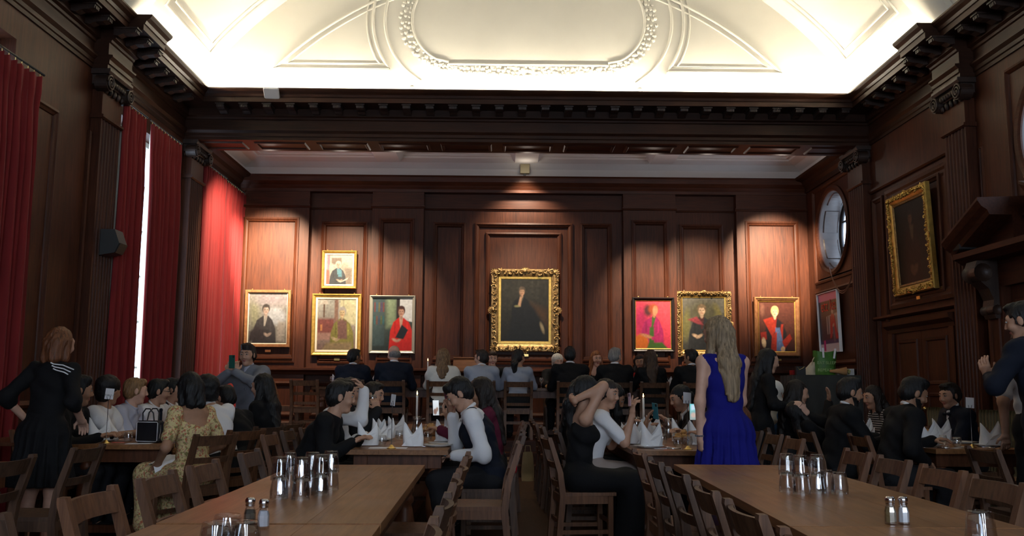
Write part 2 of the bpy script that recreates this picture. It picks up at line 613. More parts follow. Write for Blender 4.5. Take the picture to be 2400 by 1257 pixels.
# beam across the hall: architrave, frieze, modillioned cornice, panelled soffit
ENT = [(0, 4.83), (0.02, 4.83), (0.02, 4.875), (0.035, 4.885), (0.035, 4.93), (0.05, 4.945), (0.07, 4.965), (0.07, 4.985), (0.02, 4.99),
       (0.02, 5.13), (0.04, 5.14), (0.05, 5.165), (0.09, 5.18), (0.09, 5.285), (0.40, 5.292), (0.40, 5.36), (0.415, 5.365), (0.43, 5.40), (0.47, 5.43),
       (0.49, 5.455), (0.49, 5.475), (0.2, 5.475), (0, 5.46)]
YBM = 13.05


def MBM(a, z, o): return (a, YBM - o, z)


trim_1 = tag(empty('trim_1'), kind='structure')
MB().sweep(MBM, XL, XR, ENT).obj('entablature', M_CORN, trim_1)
box_obj('beam_core', M_OAK_X, trim_1, XL, XR, YBM, 13.62, 4.83, 5.46)
MB().sweep(lambda a, z, o: (a, 13.62 + o, z), XL, XR, [(0, 4.83), (0.03, 4.83), (0.03, 4.93), (0.06, 4.96), (0, 4.98)]).obj('architrave', M_CORN, trim_1)
n = 11
for k in range(n):
    w = (XR - XL) / n
    x0 = XL + k * w + 0.08
    MB().ring(lambda a, b, o: (a, b, 4.83 - o), x0, x0 + w - 0.16, YBM + 0.09, 13.53, [(0, 0), (0.015, 0.02), (0.04, 0.02), (0.055, 0.002)]).obj('soffit_panel', M_OAK_X, trim_1)


def modillion(M, m):
    mb = MB()
    mb.sweep(M, -0.055, 0.055, [(0.09, 5.285), (0.09, 5.20), (0.14, 5.19), (0.20, 5.215), (0.28, 5.22), (0.335, 5.235), (0.345, 5.265), (0.34, 5.285)])
    mb.sweep(M, -0.068, 0.068, [(0.09, 5.272), (0.365, 5.272), (0.365, 5.29), (0.09, 5.29)])
    for j in (-0.03, -0.01, 0.01, 0.03):
        mb.sweep(M, j - 0.006, j + 0.006, [(0.335, 5.268), (0.35, 5.268), (0.35, 5.23), (0.335, 5.23)])
    return mb.mesh('modillion', m)


mod_bm = modillion(lambda a, z, o: (a, -o, z), M_CARVE)
mod_l = modillion(lambda a, z, o: (o, a, z), M_CARVE)
mod_r = modillion(lambda a, z, o: (-o, a, z), M_CARVE)
for k in range(28):
    o = link('modillion', mod_bm, trim_1)
    o.location = (XL + 0.62 + k * 0.3365, YBM, 0)

# side entablatures with breaks forward over the pilasters
PIL = [(10.08, 10.60), (13.08, 13.64), (6.98, 7.50), (3.9, 4.4), (0.8, 1.3), (-2.3, -1.8)]
for nm, M, md, sgn, X0 in (('trim_2', MLF, mod_l, 1, XL), ('trim_3', MRT, mod_r, -1, XR)):
    t = tag(empty(nm), kind='structure')
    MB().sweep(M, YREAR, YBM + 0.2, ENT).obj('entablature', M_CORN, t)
    for k, (p0, p1) in enumerate(PIL):
        if k == 1:
            continue
        sh = [(o + 0.17, z) for o, z in ENT if o > 0] + [(0, 5.475), (0, 4.83)]
        MB().sweep(M, p0 - 0.07, p1 + 0.07, sh, closed=True).obj('entablature_break', M_CORN, t)
    for k in range(24):
        y = 12.35 - k * 0.336
        o = link('modillion', md, t)
        on = any(p0 - 0.1 < y < p1 + 0.1 for p0, p1 in PIL)
        o.location = (X0 + sgn * (0.17 if on else 0), y, 0)
    # continuation inside the dais bay, plain cornice under the plaster
    MB().sweep(M, 13.6, YB, [(0, 4.72), (0.03, 4.72), (0.04, 4.80), (0.09, 4.84), (0.12, 4.90), (0.22, 4.93), (0.24, 4.97), (0, 4.97)]).obj('dais_cornice', M_CORN, t)


def pilaster(parent, M, p0, p1, z0):
    w = p1 - p0
    root = MB()
    # fluted shaft
    nfl = 6
    sec = [(p0 + 0.01, 0)]
    sec.append((p0 + 0.01, 0.12))
    fw = (w - 0.06) / nfl
    for k in range(nfl):
        c = p0 + 0.03 + fw * (k + 0.5)
        for t in range(7):
            a = PI * t / 6
            sec.append((c - math.cos(a) * fw * 0.36, 0.12 - math.sin(a) * 0.022))
    sec += [(p1 - 0.01, 0.12), (p1 - 0.01, 0)]
    n = len(sec)
    zz = [z0 + 0.22, 4.26]
    vs = [M(a, z, o) for z in zz for a, o in sec]
    root.add(vs, [(i, i + 1, n + i + 1, n + i) for i in range(n - 1)])
    sh = root.obj('pilaster', M_OAK_V, parent)
    mb = MB()
    mb.sweep(M, p0 - 0.03, p1 + 0.03, [(0, z0), (0.17, z0), (0.17, z0 + 0.12), (0.15, z0 + 0.15), (0.16, z0 + 0.18), (0.13, z0 + 0.22), (0, z0 + 0.22)])
    mb.obj('plinth', M_OAK_V, sh)
    mb = MB()
    mb.sweep(M, p0 - 0.02, p1 + 0.02, [(0, 4.26), (0.13, 4.26), (0.155, 4.275), (0.155, 4.30), (0.13, 4.31), (0, 4.31)])
    mb.sweep(M, p0 + 0.01, p1 - 0.01, [(0, 4.31), (0.12, 4.31), (0.12, 4.60), (0, 4.60)])
    mb.obj('neck', M_OAK_V, sh)
    # ionic capital: two scrolls, egg band, leaves, abacus
    cp = MB()
    cp.sweep(M, p0 - 0.06, p1 + 0.06, [(0, 4.77), (0.20, 4.77), (0.22, 4.80), (0.22, 4.83), (0, 4.83)])
    cp.sweep(M, p0 - 0.02, p1 + 0.02, [(0, 4.66), (0.15, 4.66), (0.18, 4.71), (0.16, 4.77), (0, 4.77)])
    for k in range(9):
        c = M(p0 + w * (k + 0.5) / 9, 4.70, 0.175)
        cp.ball(c, 0.024, 6, 4, (1, 1, 1.4))
    for k in range(5):
        c = M(p0 + w * (k + 0.5) / 5, 4.61, 0.14)
        cp.ball(c, 0.04, 6, 4, (0.8, 0.8, 1.2))
    cp.obj('capital', M_CARVE, sh)
    for e in (p0 - 0.015, p1 + 0.015):
        v = MB()
        pts = []
        for t in range(40):
            a = 2 * PI * 2.2 * t / 39
            r = 0.095 * (1 - t / 46)
            pts.append(M(e + r * math.cos(a) * (1 if e > p0 + w / 2 else -1), 4.665 + r * math.sin(a), 0.215))
        v.tube(pts, 0.014, 6)
        disc = [(e + 0.092 * math.cos(2 * PI * t / 20), 4.665 + 0.092 * math.sin(2 * PI * t / 20)) for t in range(20)]
        v.prism(disc, M, 0.06, 0.205)
        v.ball(M(e, 4.665, 0.212), 0.018)
        v.obj('volute', M_CARVE, sh)
    return sh


# left wall: tall windows between the pilasters
wall_left = struct('wall_left', MB().box(XL - 0.35, XL, YREAR, YB + 0.2, 4.55, 5.6), M_OAK_V)
WIN = [(13.99, 15.98), (10.89, 12.90), (7.72, 8.45), (4.62, 6.72), (1.5, 3.6), (-1.6, 0.5)]
edges = [YREAR] + [v for w_ in sorted(WIN) for v in w_] + [YB + 0.2]
for k in range(0, len(edges), 2):
    a0, a1 = edges[k], edges[k + 1]
    box_obj('pier', M_OAK_V, wall_left, XL - 0.35, XL, a0, a1, 0, 4.55)
    if a1 - a0 > 0.5:
        for q0, q1 in ((a0 + 0.1, (a0 + a1) / 2 - 0.36), ((a0 + a1) / 2 + 0.36, a1 - 0.1)):
            if q1 - q0 > 0.15:
                panel(wall_left, MLF, q0, q1, 1.0, 4.1, 0.001, M_OAK_V)
for k, (a0, a1) in enumerate(sorted(WIN, reverse=True)):
    box_obj('window_breast', M_OAK_V, wall_left, XL - 0.35, XL, a0, a1, 0, 0.85)
    panel(wall_left, MLF, a0 + 0.1, a1 - 0.1, 0.2, 0.78, 0.001, M_OAK_V)
    w_ = tag(empty('window_%d' % (k + 1)), kind='structure')
    fr = MB()
    fr.ring(lambda a, z, o: (XL - 0.30 + o, a, z), a0, a1, 0.85, 4.55, [(0, 0), (0, 0.1), (0.07, 0.1), (0.07, 0.0)])
    for j in (1, 2):
        y = a0 + (a1 - a0) * j / 3
        fr.box(XL - 0.28, XL - 0.22, y - 0.02, y + 0.02, 0.9, 4.5)
    for j in range(1, 6):
        z = 0.85 + 3.7 * j / 6
        fr.box(XL - 0.275, XL - 0.225, a0, a1, z - 0.015, z + 0.015)
    fr.obj('window_frame', mat('white_window_paint', (0.5, 0.5, 0.5), rough=0.5), w_)
for k, (p0, p1) in enumerate(PIL[:3]):
    pilaster(wall_left, MLF, p0, p1, ZD if k == 1 else 0)

# right wall: panelling, round windows, doors
OCZ, OCR = 3.85, 0.645
OCY = [14.68, 8.55, 5.4]
wall_right = struct('wall_right', MB().box(XR, XR + 0.3, YREAR, YB + 0.2, 4.62, 5.6).box(XR, XR + 0.3, YREAR, YB + 0.2, 0, 3.1), M_OAK_V)
e = YB + 0.2
for c in OCY:
    box_obj('pier', M_OAK_V, wall_right, XR, XR + 0.3, c + 0.76, e, 3.1, 4.62)
    e = c - 0.76
box_obj('pier', M_OAK_V, wall_right, XR, XR + 0.3, YREAR, e, 3.1, 4.62)
for k, c in enumerate(OCY):
    # square of panelling with a round opening, moulded, with a deep panelled reveal
    N = 48
    mb = MB()
    sq, ci = [], []
    for i in range(N):
        a = 2 * PI * i / N
        m_ = max(abs(math.cos(a)), abs(math.sin(a)))
        sq.append((c + 0.76 * math.cos(a) / m_, OCZ + 0.77 * math.sin(a) / m_))
        ci.append((c + OCR * math.cos(a), OCZ + OCR * math.sin(a)))
    vs = [MRT(a, z, 0.0) for a, z in sq] + [MRT(a, z, 0.0) for a, z in ci]
    mb.add(vs, [(i, (i + 1) % N, N + (i + 1) % N, N + i) for i in range(N)])
    w_ = tag(empty('window_%d' % (k + 11)), kind='structure')
    mb.obj('spandrel', M_OAK_V, w_)
    prof = [(OCR + 0.10, 0), (OCR + 0.10, 0.03), (OCR + 0.06, 0.055), (OCR + 0.02, 0.04), (OCR, 0.02), (OCR, 0.0)]
    mb = MB()
    for j in range(len(prof) - 1):
        (r0, o0), (r1, o1) = prof[j], prof[j + 1]
        vs = [MRT(c + r0 * math.cos(2 * PI * i / N), OCZ + r0 * math.sin(2 * PI * i / N), o0) for i in range(N)] + \
             [MRT(c + r1 * math.cos(2 * PI * i / N), OCZ + r1 * math.sin(2 * PI * i / N), o1) for i in range(N)]
        mb.add(vs, [(i, (i + 1) % N, N + (i + 1) % N, N + i) for i in range(N)], True)
    mb.obj('round_moulding', M_OAK_Y, w_)
    # reveal boards, with raised panels
    rv = MB()
    vs = [MRT(c + OCR * math.cos(2 * PI * i / N), OCZ + OCR * math.sin(2 * PI * i / N), o) for o in (0.0, -0.40) for i in range(N)]
    rv.add(vs, [(i, (i + 1) % N, N + (i + 1) % N, N + i) for i in range(N)], True)
    rv.obj('reveal', mat('reveal_oak', (0.055, 0.036, 0.030), rough=0.3, var=0.2), w_)
    for q in range(8):
        pr = MB()
        a_ = np.linspace(2 * PI * (q + 0.12) / 8, 2 * PI * (q + 0.88) / 8, 7)
        vs = [MRT(c + (OCR - 0.012) * math.cos(t), OCZ + (OCR - 0.012) * math.sin(t), o) for o in (-0.08, -0.30) for t in a_]
        vs += [MRT(c + OCR * math.cos(t), OCZ + OCR * math.sin(t), o) for o in (-0.06, -0.32) for t in a_]
        n_ = len(a_)
        pr.add(vs, [(i, i + 1, n_ + i + 1, n_ + i) for i in range(n_ - 1)] + [(i, i + 1, 2 * n_ + i + 1, 2 * n_ + i) for i in range(n_ - 1)]
               + [(n_ + i, n_ + i + 1, 3 * n_ + i + 1, 3 * n_ + i) for i in range(n_ - 1)])
        pr.obj('reveal_panel', MATS['reveal_oak'], w_)
    gb = MB()
    gb.tube([MRT(c + (OCR - 0.03) * math.cos(2 * PI * i / N), OCZ + (OCR - 0.03) * math.sin(2 * PI * i / N), -0.38) for i in range(N)], 0.03, 6, closed=True)
    for d in (-0.22, 0.22):
        h = math.sqrt(OCR ** 2 - d * d)
        gb.box(XR + 0.36, XR + 0.40, c + d - 0.016, c + d + 0.016, OCZ - h, OCZ + h)
        gb.box(XR + 0.36, XR + 0.40, c - h, c + h, OCZ + d - 0.016, OCZ + d + 0.016)
    gb.obj('glazing_bars', mat('dark_window_frame', (0.03, 0.03, 0.035), rough=0.5), w_)
    panel(wall_right, MRT, c - 0.9, c + 0.9, 2.98, 4.72, 0.001, M_OAK_V, prof=[(0, 0), (0, 0.03), (0.03, 0.04), (0.05, 0.02), (0.06, 0.002)]) if False else None
    MB().ring(MRT, c - 0.86, c + 0.86, 3.02, 4.68, [(0, 0), (0, 0.03), (0.03, 0.04), (0.05, 0.02), (0.06, 0.002)]).obj('panel_moulding', M_OAK_V, w_)
for k, (p0, p1) in enumerate(PIL[:3]):
    pilaster(wall_right, MRT, p0, p1, ZD if k == 1 else 0)
# bay with the portrait, double door below
panel(wall_right, MRT, 10.72, 12.55, 2.34, 4.02, 0.001, M_OAK_V, prof=[(0, 0), (0, 0.04), (0.05, 0.05), (0.08, 0.03), (0.12, 0.03), (0.15, 0.012)])
panel(wall_right, MRT, 10.95, 12.36, 2.44, 3.92, 0.012, M_OAK_V)
for z, o in ((4.12, 0.05), (2.24, 0.08)):
    MB().sweep(MRT, 10.62, 13.06, [(0, z - 0.03), (o * 0.6, z - 0.02), (o, z), (o, z + 0.03), (0, z + 0.04)]).obj('string_course', M_OAK_Y, wall_right)
panel(wall_right, MRT, 12.66, 13.02, 1.0, 4.0, 0.001, M_OAK_V)
door_1 = tag(empty('door_1'), kind='structure')
MB().sweep(lambda a, z, o: MRT(a, z, o), 10.72, 12.60, [(0, 2.0), (0.06, 2.0), (0.07, 2.05), (0.13, 2.10), (0.14, 2.16), (0, 2.17)]).obj('door_head', M_OAK_Y, door_1)
for a in (10.74, 12.46):
    box_obj('door_jamb', M_OAK_V, door_1, XR - 0.07, XR, a, a + 0.12, 0, 2.0)
for a0, a1 in ((10.87, 11.655), (11.665, 12.45)):
    d = MB().box(XR - 0.03, XR, a0, a1, 0, 2.0).obj('door_leaf', M_OAK_V, door_1)
    for z0, z1 in ((0.15, 0.62), (0.72, 1.2), (1.3, 1.9)):
        MB().ring(MRT, a0 + 0.1, a1 - 0.1, z0, z1, [(0, 0.03), (0.01, 0.05), (0.04, 0.045), (0.06, 0.02)], cap=True).obj('door_panel', M_OAK_V, d)
    MB().ball((XR - 0.06, 11.60 if a0 < 11 else 11.72, 1.0), 0.025).obj('door_knob', M_BRASS, d)
# bay on the dais under the round window
panel(wall_right, MRT, 13.82, 15.55, 1.63, 2.90, 0.001, M_OAK_V)
MB().sweep(MRT, 13.66, YB, [(0, RAIL - 0.10), (0.03, RAIL - 0.10), (0.045, RAIL - 0.06), (0.09, RAIL - 0.02), (0.09, RAIL + 0.01), (0, RAIL + 0.03)]).obj('dado_rail', M_OAK_Y, wall_right)
panel(wall_right, MRT, 13.82, 15.55, ZD + 0.2, RAIL - 0.2, 0.001, M_OAK_V)
# door case with a broken pediment in the next bay
door_2 = tag(empty('door_2'), kind='structure')
dy0, dy1 = 7.75, 9.95
dc = (dy0 + dy1) / 2
for a in (dy0 + 0.12, dy1 - 0.42):
    box_obj('door_jamb', M_OAK_V, door_2, XR - 0.14, XR, a, a + 0.3, 0, 2.34)
    MB().ring(MRT, a + 0.05, a + 0.25, 0.3, 2.1, [(0, 0.14), (0.01, 0.155), (0.03, 0.15), (0.04, 0.142)]).obj('jamb_panel', M_OAK_V, door_2)
    # scrolled console
    cs = MB()
    cs.prism([(0.14, 2.62), (0.14, 2.0), (0.19, 2.0), (0.22, 2.08), (0.20, 2.2), (0.25, 2.32), (0.36, 2.42), (0.40, 2.52), (0.36, 2.62)], lambda o, z, h: MRT(h, z, o), a + 0.04, a + 0.26)
    cs.tube([MRT(a + 0.02, 2.49, 0.31), MRT(a + 0.28, 2.49, 0.31)], 0.10, 14)
    cs.tube([MRT(a + 0.02, 2.09, 0.18), MRT(a + 0.28, 2.09, 0.18)], 0.055, 12)
    cs.obj('console', M_CARVE, door_2)
MB().sweep(MRT, dy0 + 0.05, dy1 - 0.05, [(0, 2.34), (0.12, 2.34), (0.12, 2.62), (0, 2.62)]).obj('door_frieze', M_OAK_Y, door_2)
MB().sweep(MRT, dy0 - 0.05, dy1 + 0.05, [(0, 2.62), (0.30, 2.62), (0.36, 2.66), (0.40, 2.68), (0.40, 2.74), (0, 2.76)]).obj('pediment_cornice', M_OAK_Y, door_2)
for s_ in (-1, 1):
    mb = MB()
    e0, e1 = dc + s_ * (dc - dy0 + 0.1), dc + s_ * 0.38
    vs = []
    prof = [(0, 0.0), (0.38, 0.0), (0.40, 0.05), (0.46, 0.09), (0.50, 0.15), (0.50, 0.18), (0, 0.2)]
    for a, z in ((e0, 2.72), (e1, 3.06)):
        vs += [MRT(a, z + dz, o) for o, dz in prof]
    n_ = len(prof)
    mb.add(vs, [(i, (i + 1) % n_, n_ + (i + 1) % n_, n_ + i) for i in range(n_)] + [tuple(range(n_)), tuple(range(n_, 2 * n_))])
    mb.obj('raking_cornice', M_OAK_Y, door_2)
    mb = MB().prism([(e0, 2.72), (e1, 2.72), (e1, 3.06)], lambda a, z, h: MRT(a, z, h), 0, 0.14).obj('tympanum', M_OAK_Y, door_2)
for a0, a1 in ((dy0 + 0.42, dc - 0.005), (dc + 0.005, dy1 - 0.42)):
    d = MB().box(XR - 0.04, XR, a0, a1, 0, 2.34).obj('door_leaf', M_OAK_V, door_2)
    for z0, z1 in ((0.2, 0.9), (1.05, 2.2)):
        MB().ring(MRT, a0 + 0.1, a1 - 0.1, z0, z1, [(0, 0.04), (0.01, 0.06), (0.04, 0.055), (0.06, 0.03)], cap=True).obj('door_panel', M_OAK_V, d)
for p0, p1 in ((7.55, 7.7), (9.96, 10.04)):
    panel(wall_right, MRT, p0, p1, 1.0, 4.0, 0.001, M_OAK_V, prof=[(0, 0), (0.02, 0.02), (0.03, 0.0)])
panel(wall_right, MRT, 4.6, 6.8, 0.9, 2.9, 0.001, M_OAK_V)

# wall behind the camera with three tall windows
wall_rear = struct('wall_rear', MB().box(XL - 0.3, XR + 0.3, YREAR - 0.25, YREAR, 0, 1.3).box(XL - 0.3, XR + 0.3, YREAR - 0.25, YREAR, 4.7, 8.6), M_OAK_V)
ed = [XL - 0.3, -3.7, -2.1, -0.43, 1.17, 2.84, 4.44, XR + 0.3]
for k in range(0, 8, 2):
    box_obj('pier', M_OAK_V, wall_rear, ed[k], ed[k + 1], YREAR - 0.25, YREAR, 1.3, 4.7)

# ------------------------------------------------------------------ plaster vault
VZ, VR = 2.30, 5.97
A0 = math.asin((XR - XC) / VR)


def vault(y, a, off=0.0):
    return (XC + (VR - off) * math.sin(a), y, VZ + (VR - off) * math.cos(a))


mb = MB()
NA = 64
ys = [YREAR - 0.2, -2, 1, 4, 7, 10, 13.6]
for y in ys:
    for i in range(NA + 1):
        mb.v.append(vault(y, -A0 + 2 * A0 * i / NA))
for j in range(len(ys) - 1):
    for i in range(NA):
        b = j * (NA + 1) + i
        mb.f.append([b, b + 1, b + NA + 2, b + NA + 1]); mb.m.append(0); mb.sm.append(True)
ceiling = struct('ceiling', mb, M_PLAST)
# gable of the vault above the beam
YT = 13.08
poly = [(XL, 5.40), (XR, 5.40)] + [(vault(0, A0 - 2 * A0 * i / 40)[0], vault(0, A0 - 2 * A0 * i / 40)[2]) for i in range(41)]
MB().prism(poly, lambda a, z, h: (a, h, z), YT, YT + 0.3).obj('gable', M_PLAST, ceiling)


def gab(pts, r, closed=False, name='gable_moulding', y=YT):
    MB().tube([(x, y - 0.005, z) for x, z in pts], r, 8, closed=closed).obj(name, M_PLAST, ceiling)


RI = 5.30
for s_ in (-1, 1):
    # three-cornered panel: straight foot, long arc, short arc round the oval
    for q, rr in ((0.0, 0.024), (0.09, 0.015)):
        arc1 = []
        a_lo = math.acos((5.94 + q - 2.26) / (RI - q))
        a_hi = math.asin(1.35 / RI)
        for i in range(25):
            a = a_lo + (a_hi - a_lo) * i / 24
            arc1.append((XC + s_ * (RI - q) * math.sin(a), 2.26 + (RI - q) * math.cos(a)))
        arc2 = []
        cx_, cz_, R2 = 1.05, 6.74, 1.30 + q
        for i in range(20):
            a = math.radians(70 - 108 * i / 19)
            arc2.append((XC + s_ * (cx_ + R2 * math.cos(a)), max(5.94 + q, cz_ + R2 * math.sin(a))))
        gab(arc1 + arc2[::1], rr, closed=True)
    # wide flat arch next to it
    gab([(XC + s_ * (1.05 + 1.12 * math.cos(math.radians(t))), 6.74 + 1.12 * math.sin(math.radians(t))) for t in range(75, -62, -5)], 0.022)
# oval with garland
oval = []
for s_ in (1,):
    for t in np.linspace(-62, 62, 21):
        oval.append((XC + 1.06 + 0.70 * math.cos(math.radians(t)), 6.74 + 0.70 * math.sin(math.radians(t))))
    oval += [(XC + 1.2, 7.40), (XC + 1.2, 7.44), (XC - 1.2, 7.44), (XC - 1.2, 7.40)]
    for t in np.linspace(62, -62, 21):
        oval.append((XC - 1.06 - 0.70 * math.cos(math.radians(t)), 6.74 + 0.70 * math.sin(math.radians(t))))
    oval += [(XC - 1.2, 6.08), (XC - 1.2, 6.04), (XC + 1.2, 6.04), (XC + 1.2, 6.08)]
gab(oval, 0.02, closed=True, name='oval_moulding')
gm = MB()
ov = [Vector((x, 0, z)) for x, z in oval]
cen = Vector((XC, 0, 6.74))
for i in range(len(ov)):
    p, q = ov[i], ov[(i + 1) % len(ov)]
    nseg = max(1, int((q - p).length / 0.06))
    for k in range(nseg):
        c = p.lerp(q, (k + 0.5) / nseg)
        d = (c - cen)
        d.normalize()
        for lay in range(3):
            cc = c + d * (0.05 + 0.055 * lay) + Vector((random.uniform(-.02, .02), 0, random.uniform(-.02, .02)))
            gm.ball((cc.x, YT, cc.z), random.uniform(0.026, 0.04), 6, 4, (1, 0.6, 1))
tag(gm.obj('garland', M_PLAST, ceiling), kind='stuff')
# panels on the vault in each bay, and broad transverse ribs
for y0, y1 in ((10.98, 12.68), (7.75, 9.85), (4.65, 6.75), (1.5, 3.6)):
    for s_ in (-1, 1):
        for q, rr in ((0.0, 0.028), (0.12, 0.018)):
            a1, a2 = s_ * (A0 - 0.125 - q / VR), s_ * (0.30 + q / VR)
            pts = [vault(y0 + q, a1), vault(y1 - q, a1)]
            pts += [vault(y1 - q, a1 + (a2 - a1) * i / 16) for i in range(1, 17)]
            pts += [vault(y0 + q, a2 + (a1 - a2) * i / 16) for i in range(0, 16)]
            MB().tube(pts, rr, 8, closed=True).obj('vault_moulding', M_PLAST, ceiling)
for y0, y1 in ((10.05, 10.65), (6.95, 7.55), (3.85, 4.45)):
    mb = MB()
    for y in (y0, y1):
        for off in (0.0, 0.07):
            mb.v += [vault(y, -A0 + 2 * A0 * i / 40, off) for i in range(41)]
    for i in range(40):
        for l0, l1 in ((0, 1), (1, 3), (3, 2)):
            mb.f.append([l0 * 41 + i, l0 * 41 + i + 1, l1 * 41 + i + 1, l1 * 41 + i]); mb.m.append(0); mb.sm.append(l0 == 1)
    mb.obj('transverse_rib', M_PLAST, ceiling)
for x, z in ((-1.37, 5.66), (2.04, 5.66)):
    MB().lathe([(0.045, 0), (0.045, 0.01), (0.03, 0.03), (0.012, 0.05)], 12).obj('plaster_boss', mat('dull_metal_boss', (0.4, 0.36, 0.3), rough=0.5), ceiling).matrix_local = Matrix.Translation((x, YT, z)) @ Matrix.Rotation(PI / 2, 4, 'X')

# plaster ceiling of the dais bay: cove, flat with sunk panels, three beams
ceiling_2 = tag(empty('ceiling_dais'), kind='structure')
cov = [(0.0, 4.97), (0.02, 5.02), (0.10, 5.12), (0.24, 5.20), (0.40, 5.24), (0.40, 5.27), (0.46, 5.27), (0.46, 5.30), (0.52, 5.31)]
mb = MB()
for o, z in cov:
    mb.v += [(XL + o, 13.5, z), (XL + o, YB - 0.1 - o, z), (XR - o, YB - 0.1 - o, z), (XR - o, 13.5, z)]
for l in range(len(cov) - 1):
    for i in range(3):
        mb.f.append([l * 4 + i, l * 4 + i + 1, l * 4 + 5 + i, l * 4 + 4 + i]); mb.m.append(0); mb.sm.append(False)
mb.box(XL, XR, 13.4, YB, 5.31, 5.4)
mb.obj('cove', M_PLASTW, ceiling_2)
for x in (-2.02, 0.41, 2.80):
    MB().prism([(x - 0.30, 5.32), (x - 0.20, 5.17), (x + 0.20, 5.17), (x + 0.30, 5.32)], lambda a, z, h: (a, h, z), 13.62, YB - 0.48).obj('plaster_beam', M_PLASTW, ceiling_2)

# ------------------------------------------------------------------ hidden cove lamps on the cornice (fluorescent battens)
M_TUBE = emit('cove_tube', (1.0, 0.91, 0.72), 190)
lamp = Kit('cove_lamp')
lamp.part('batten', MB().box(-0.6, 0.6, -0.03, 0.03, 0, 0.03), M_PAPER)
lamp.part('tube', MB().tube([(-0.58, 0, 0.05), (0.58, 0, 0.05)], 0.014, 8), M_TUBE)
for k in range(7):
    lamp.place((XL + 0.95 + k * 1.38, YBM - 0.16, 5.475), 0, 'fluorescent batten on the beam cornice, number %s from the windows' % ['one', 'two', 'three', 'four', 'five', 'six', 'seven'][k], 'lamp', 'cove lamps on the cornices')
for sx, wl in ((XL + 0.20, 'window'), (XR - 0.20, 'door')):
    for k, y in enumerate((12.1, 11.2)):
        lamp.place((sx, y, 5.475), PI / 2, 'fluorescent batten on the %s side cornice, %s the beam' % (wl, ('nearest', 'farther from')[k]), 'lamp', 'cove lamps on the cornices')

# ------------------------------------------------------------------ curtains
def curtain(y0, y1, z0, z1, x, label, waves, amp=0.06, y0b=None, y1b=None, seed=0, lining=False):
    """pleated velvet sheet with thickness; y0b/y1b = its edges at the hem"""
    rn = random.Random(seed)
    y0b = y0 if y0b is None else y0b
    y1b = y1 if y1b is None else y1b
    nu, nv = waves * 8, 26
    ph = [rn.uniform(0, 6.28) for _ in range(4)]
    V = np.zeros((2, nv + 1, nu + 1, 3))
    for j in range(nv + 1):
        t = j / nv                      # 0 top, 1 hem
        z = z1 + (z0 - z1) * t
        a0, a1 = y0 + (y0b - y0) * t, y1 + (y1b - y1) * t
        am = amp * (0.35 + 0.65 * min(1, t * 5))
        for i in range(nu + 1):
            u = i / nu
            w = 2 * PI * waves * u
            d = am * (math.sin(w) + 0.35 * math.sin(0.53 * w + ph[0] + 2.2 * t) + 0.25 * math.sin(1.7 * w + ph[1] + 1.3 * t))
            if t < 0.04:
                d += 0.02 * (math.sin(2 * w) > 0)
            yy = a0 + (a1 - a0) * u + 0.012 * math.sin(w * 0.5 + ph[2] + 3 * t)
            V[0, j, i] = (x + d, yy, z + (0.012 * math.sin(w) if j == 0 else 0))
            V[1, j, i] = (x + d - 0.012, yy, z + (0.012 * math.sin(w) if j == 0 else 0))
    n1 = (nv + 1) * (nu + 1)
    F = []
    idx = lambda l, j, i: l * n1 + j * (nu + 1) + i
    for j in range(nv):
        for i in range(nu):
            F.append((idx(0, j, i), idx(0, j + 1, i), idx(0, j + 1, i + 1), idx(0, j, i + 1)))
            F.append((idx(1, j, i), idx(1, j, i + 1), idx(1, j + 1, i + 1), idx(1, j + 1, i)))
    for j in range(nv):
        F.append((idx(0, j, 0), idx(1, j, 0), idx(1, j + 1, 0), idx(0, j + 1, 0)))
        F.append((idx(0, j, nu), idx(0, j + 1, nu), idx(1, j + 1, nu), idx(1, j, nu)))
    for i in range(nu):
        F.append((idx(0, 0, i), idx(0, 0, i + 1), idx(1, 0, i + 1), idx(1, 0, i)))
        F.append((idx(0, nv, i), idx(1, nv, i), idx(1, nv, i + 1), idx(0, nv, i + 1)))
    mi = np.zeros(len(F), int)
    mi[1:2 * nu * nv:2] = 1
    root = empty('curtain', (x, (y0 + y1) / 2, 0), label=label, cat='curtain', group='red velvet window curtains')
    c = link('cloth', mesh_np('curtain_cloth', V.reshape(-1, 3), F, [M_RED, M_LINING], mi), root)
    c.location = (-x, -(y0 + y1) / 2, 0)
    hk = MB()
    for k in range(int(waves)):
        yy = y0 + (y1 - y0) * (k + 0.5) / waves
        hk.tube([(x, yy, z1 - 0.01), (x, yy, z1 + 0.05)], 0.004, 5)
    h = tag(hk.obj('hooks', M_BRASS, root), kind='stuff')
    h.location = (-x, -(y0 + y1) / 2, 0)
    rl = MB().tube([(x, y0 - 0.02, z1 + 0.055), (x, y1 + 0.02, z1 + 0.055)], 0.012, 8).obj('rail', M_BLACK, root)
    rl.location = (-x, -(y0 + y1) / 2, 0)
    return root


curtain(13.72, 14.88, ZD + 0.02, 4.62, XL + 0.10, 'bright red velvet curtain beside the fluted pilaster nearest the dais', 9, 0.04, seed=1, y1b=14.92)
curtain(14.91, 16.0, ZD + 0.02, 4.60, XL + 0.10, 'bright red velvet curtain touching the panelled end wall', 11, 0.04, seed=2, y0b=14.94)
curtain(10.63, 11.36, 0.03, 4.60, XL + 0.13, 'deep red velvet curtain left of the bright window gap', 7, 0.05, seed=3, y1b=11.42)
curtain(11.48, 12.62, 0.03, 4.60, XL + 0.13, 'deep red velvet curtain right of the bright window gap', 10, 0.05, seed=4, y0b=11.68)
curtain(7.60, 8.74, 0.03, 4.24, XL + 0.13, 'shadowed red velvet curtain at the left edge of the picture', 10, 0.05, seed=5)
curtain(4.5, 6.9, 0.03, 4.45, XL + 0.12, 'red velvet curtain of the near window, beyond the left edge', 16, 0.05, seed=6)
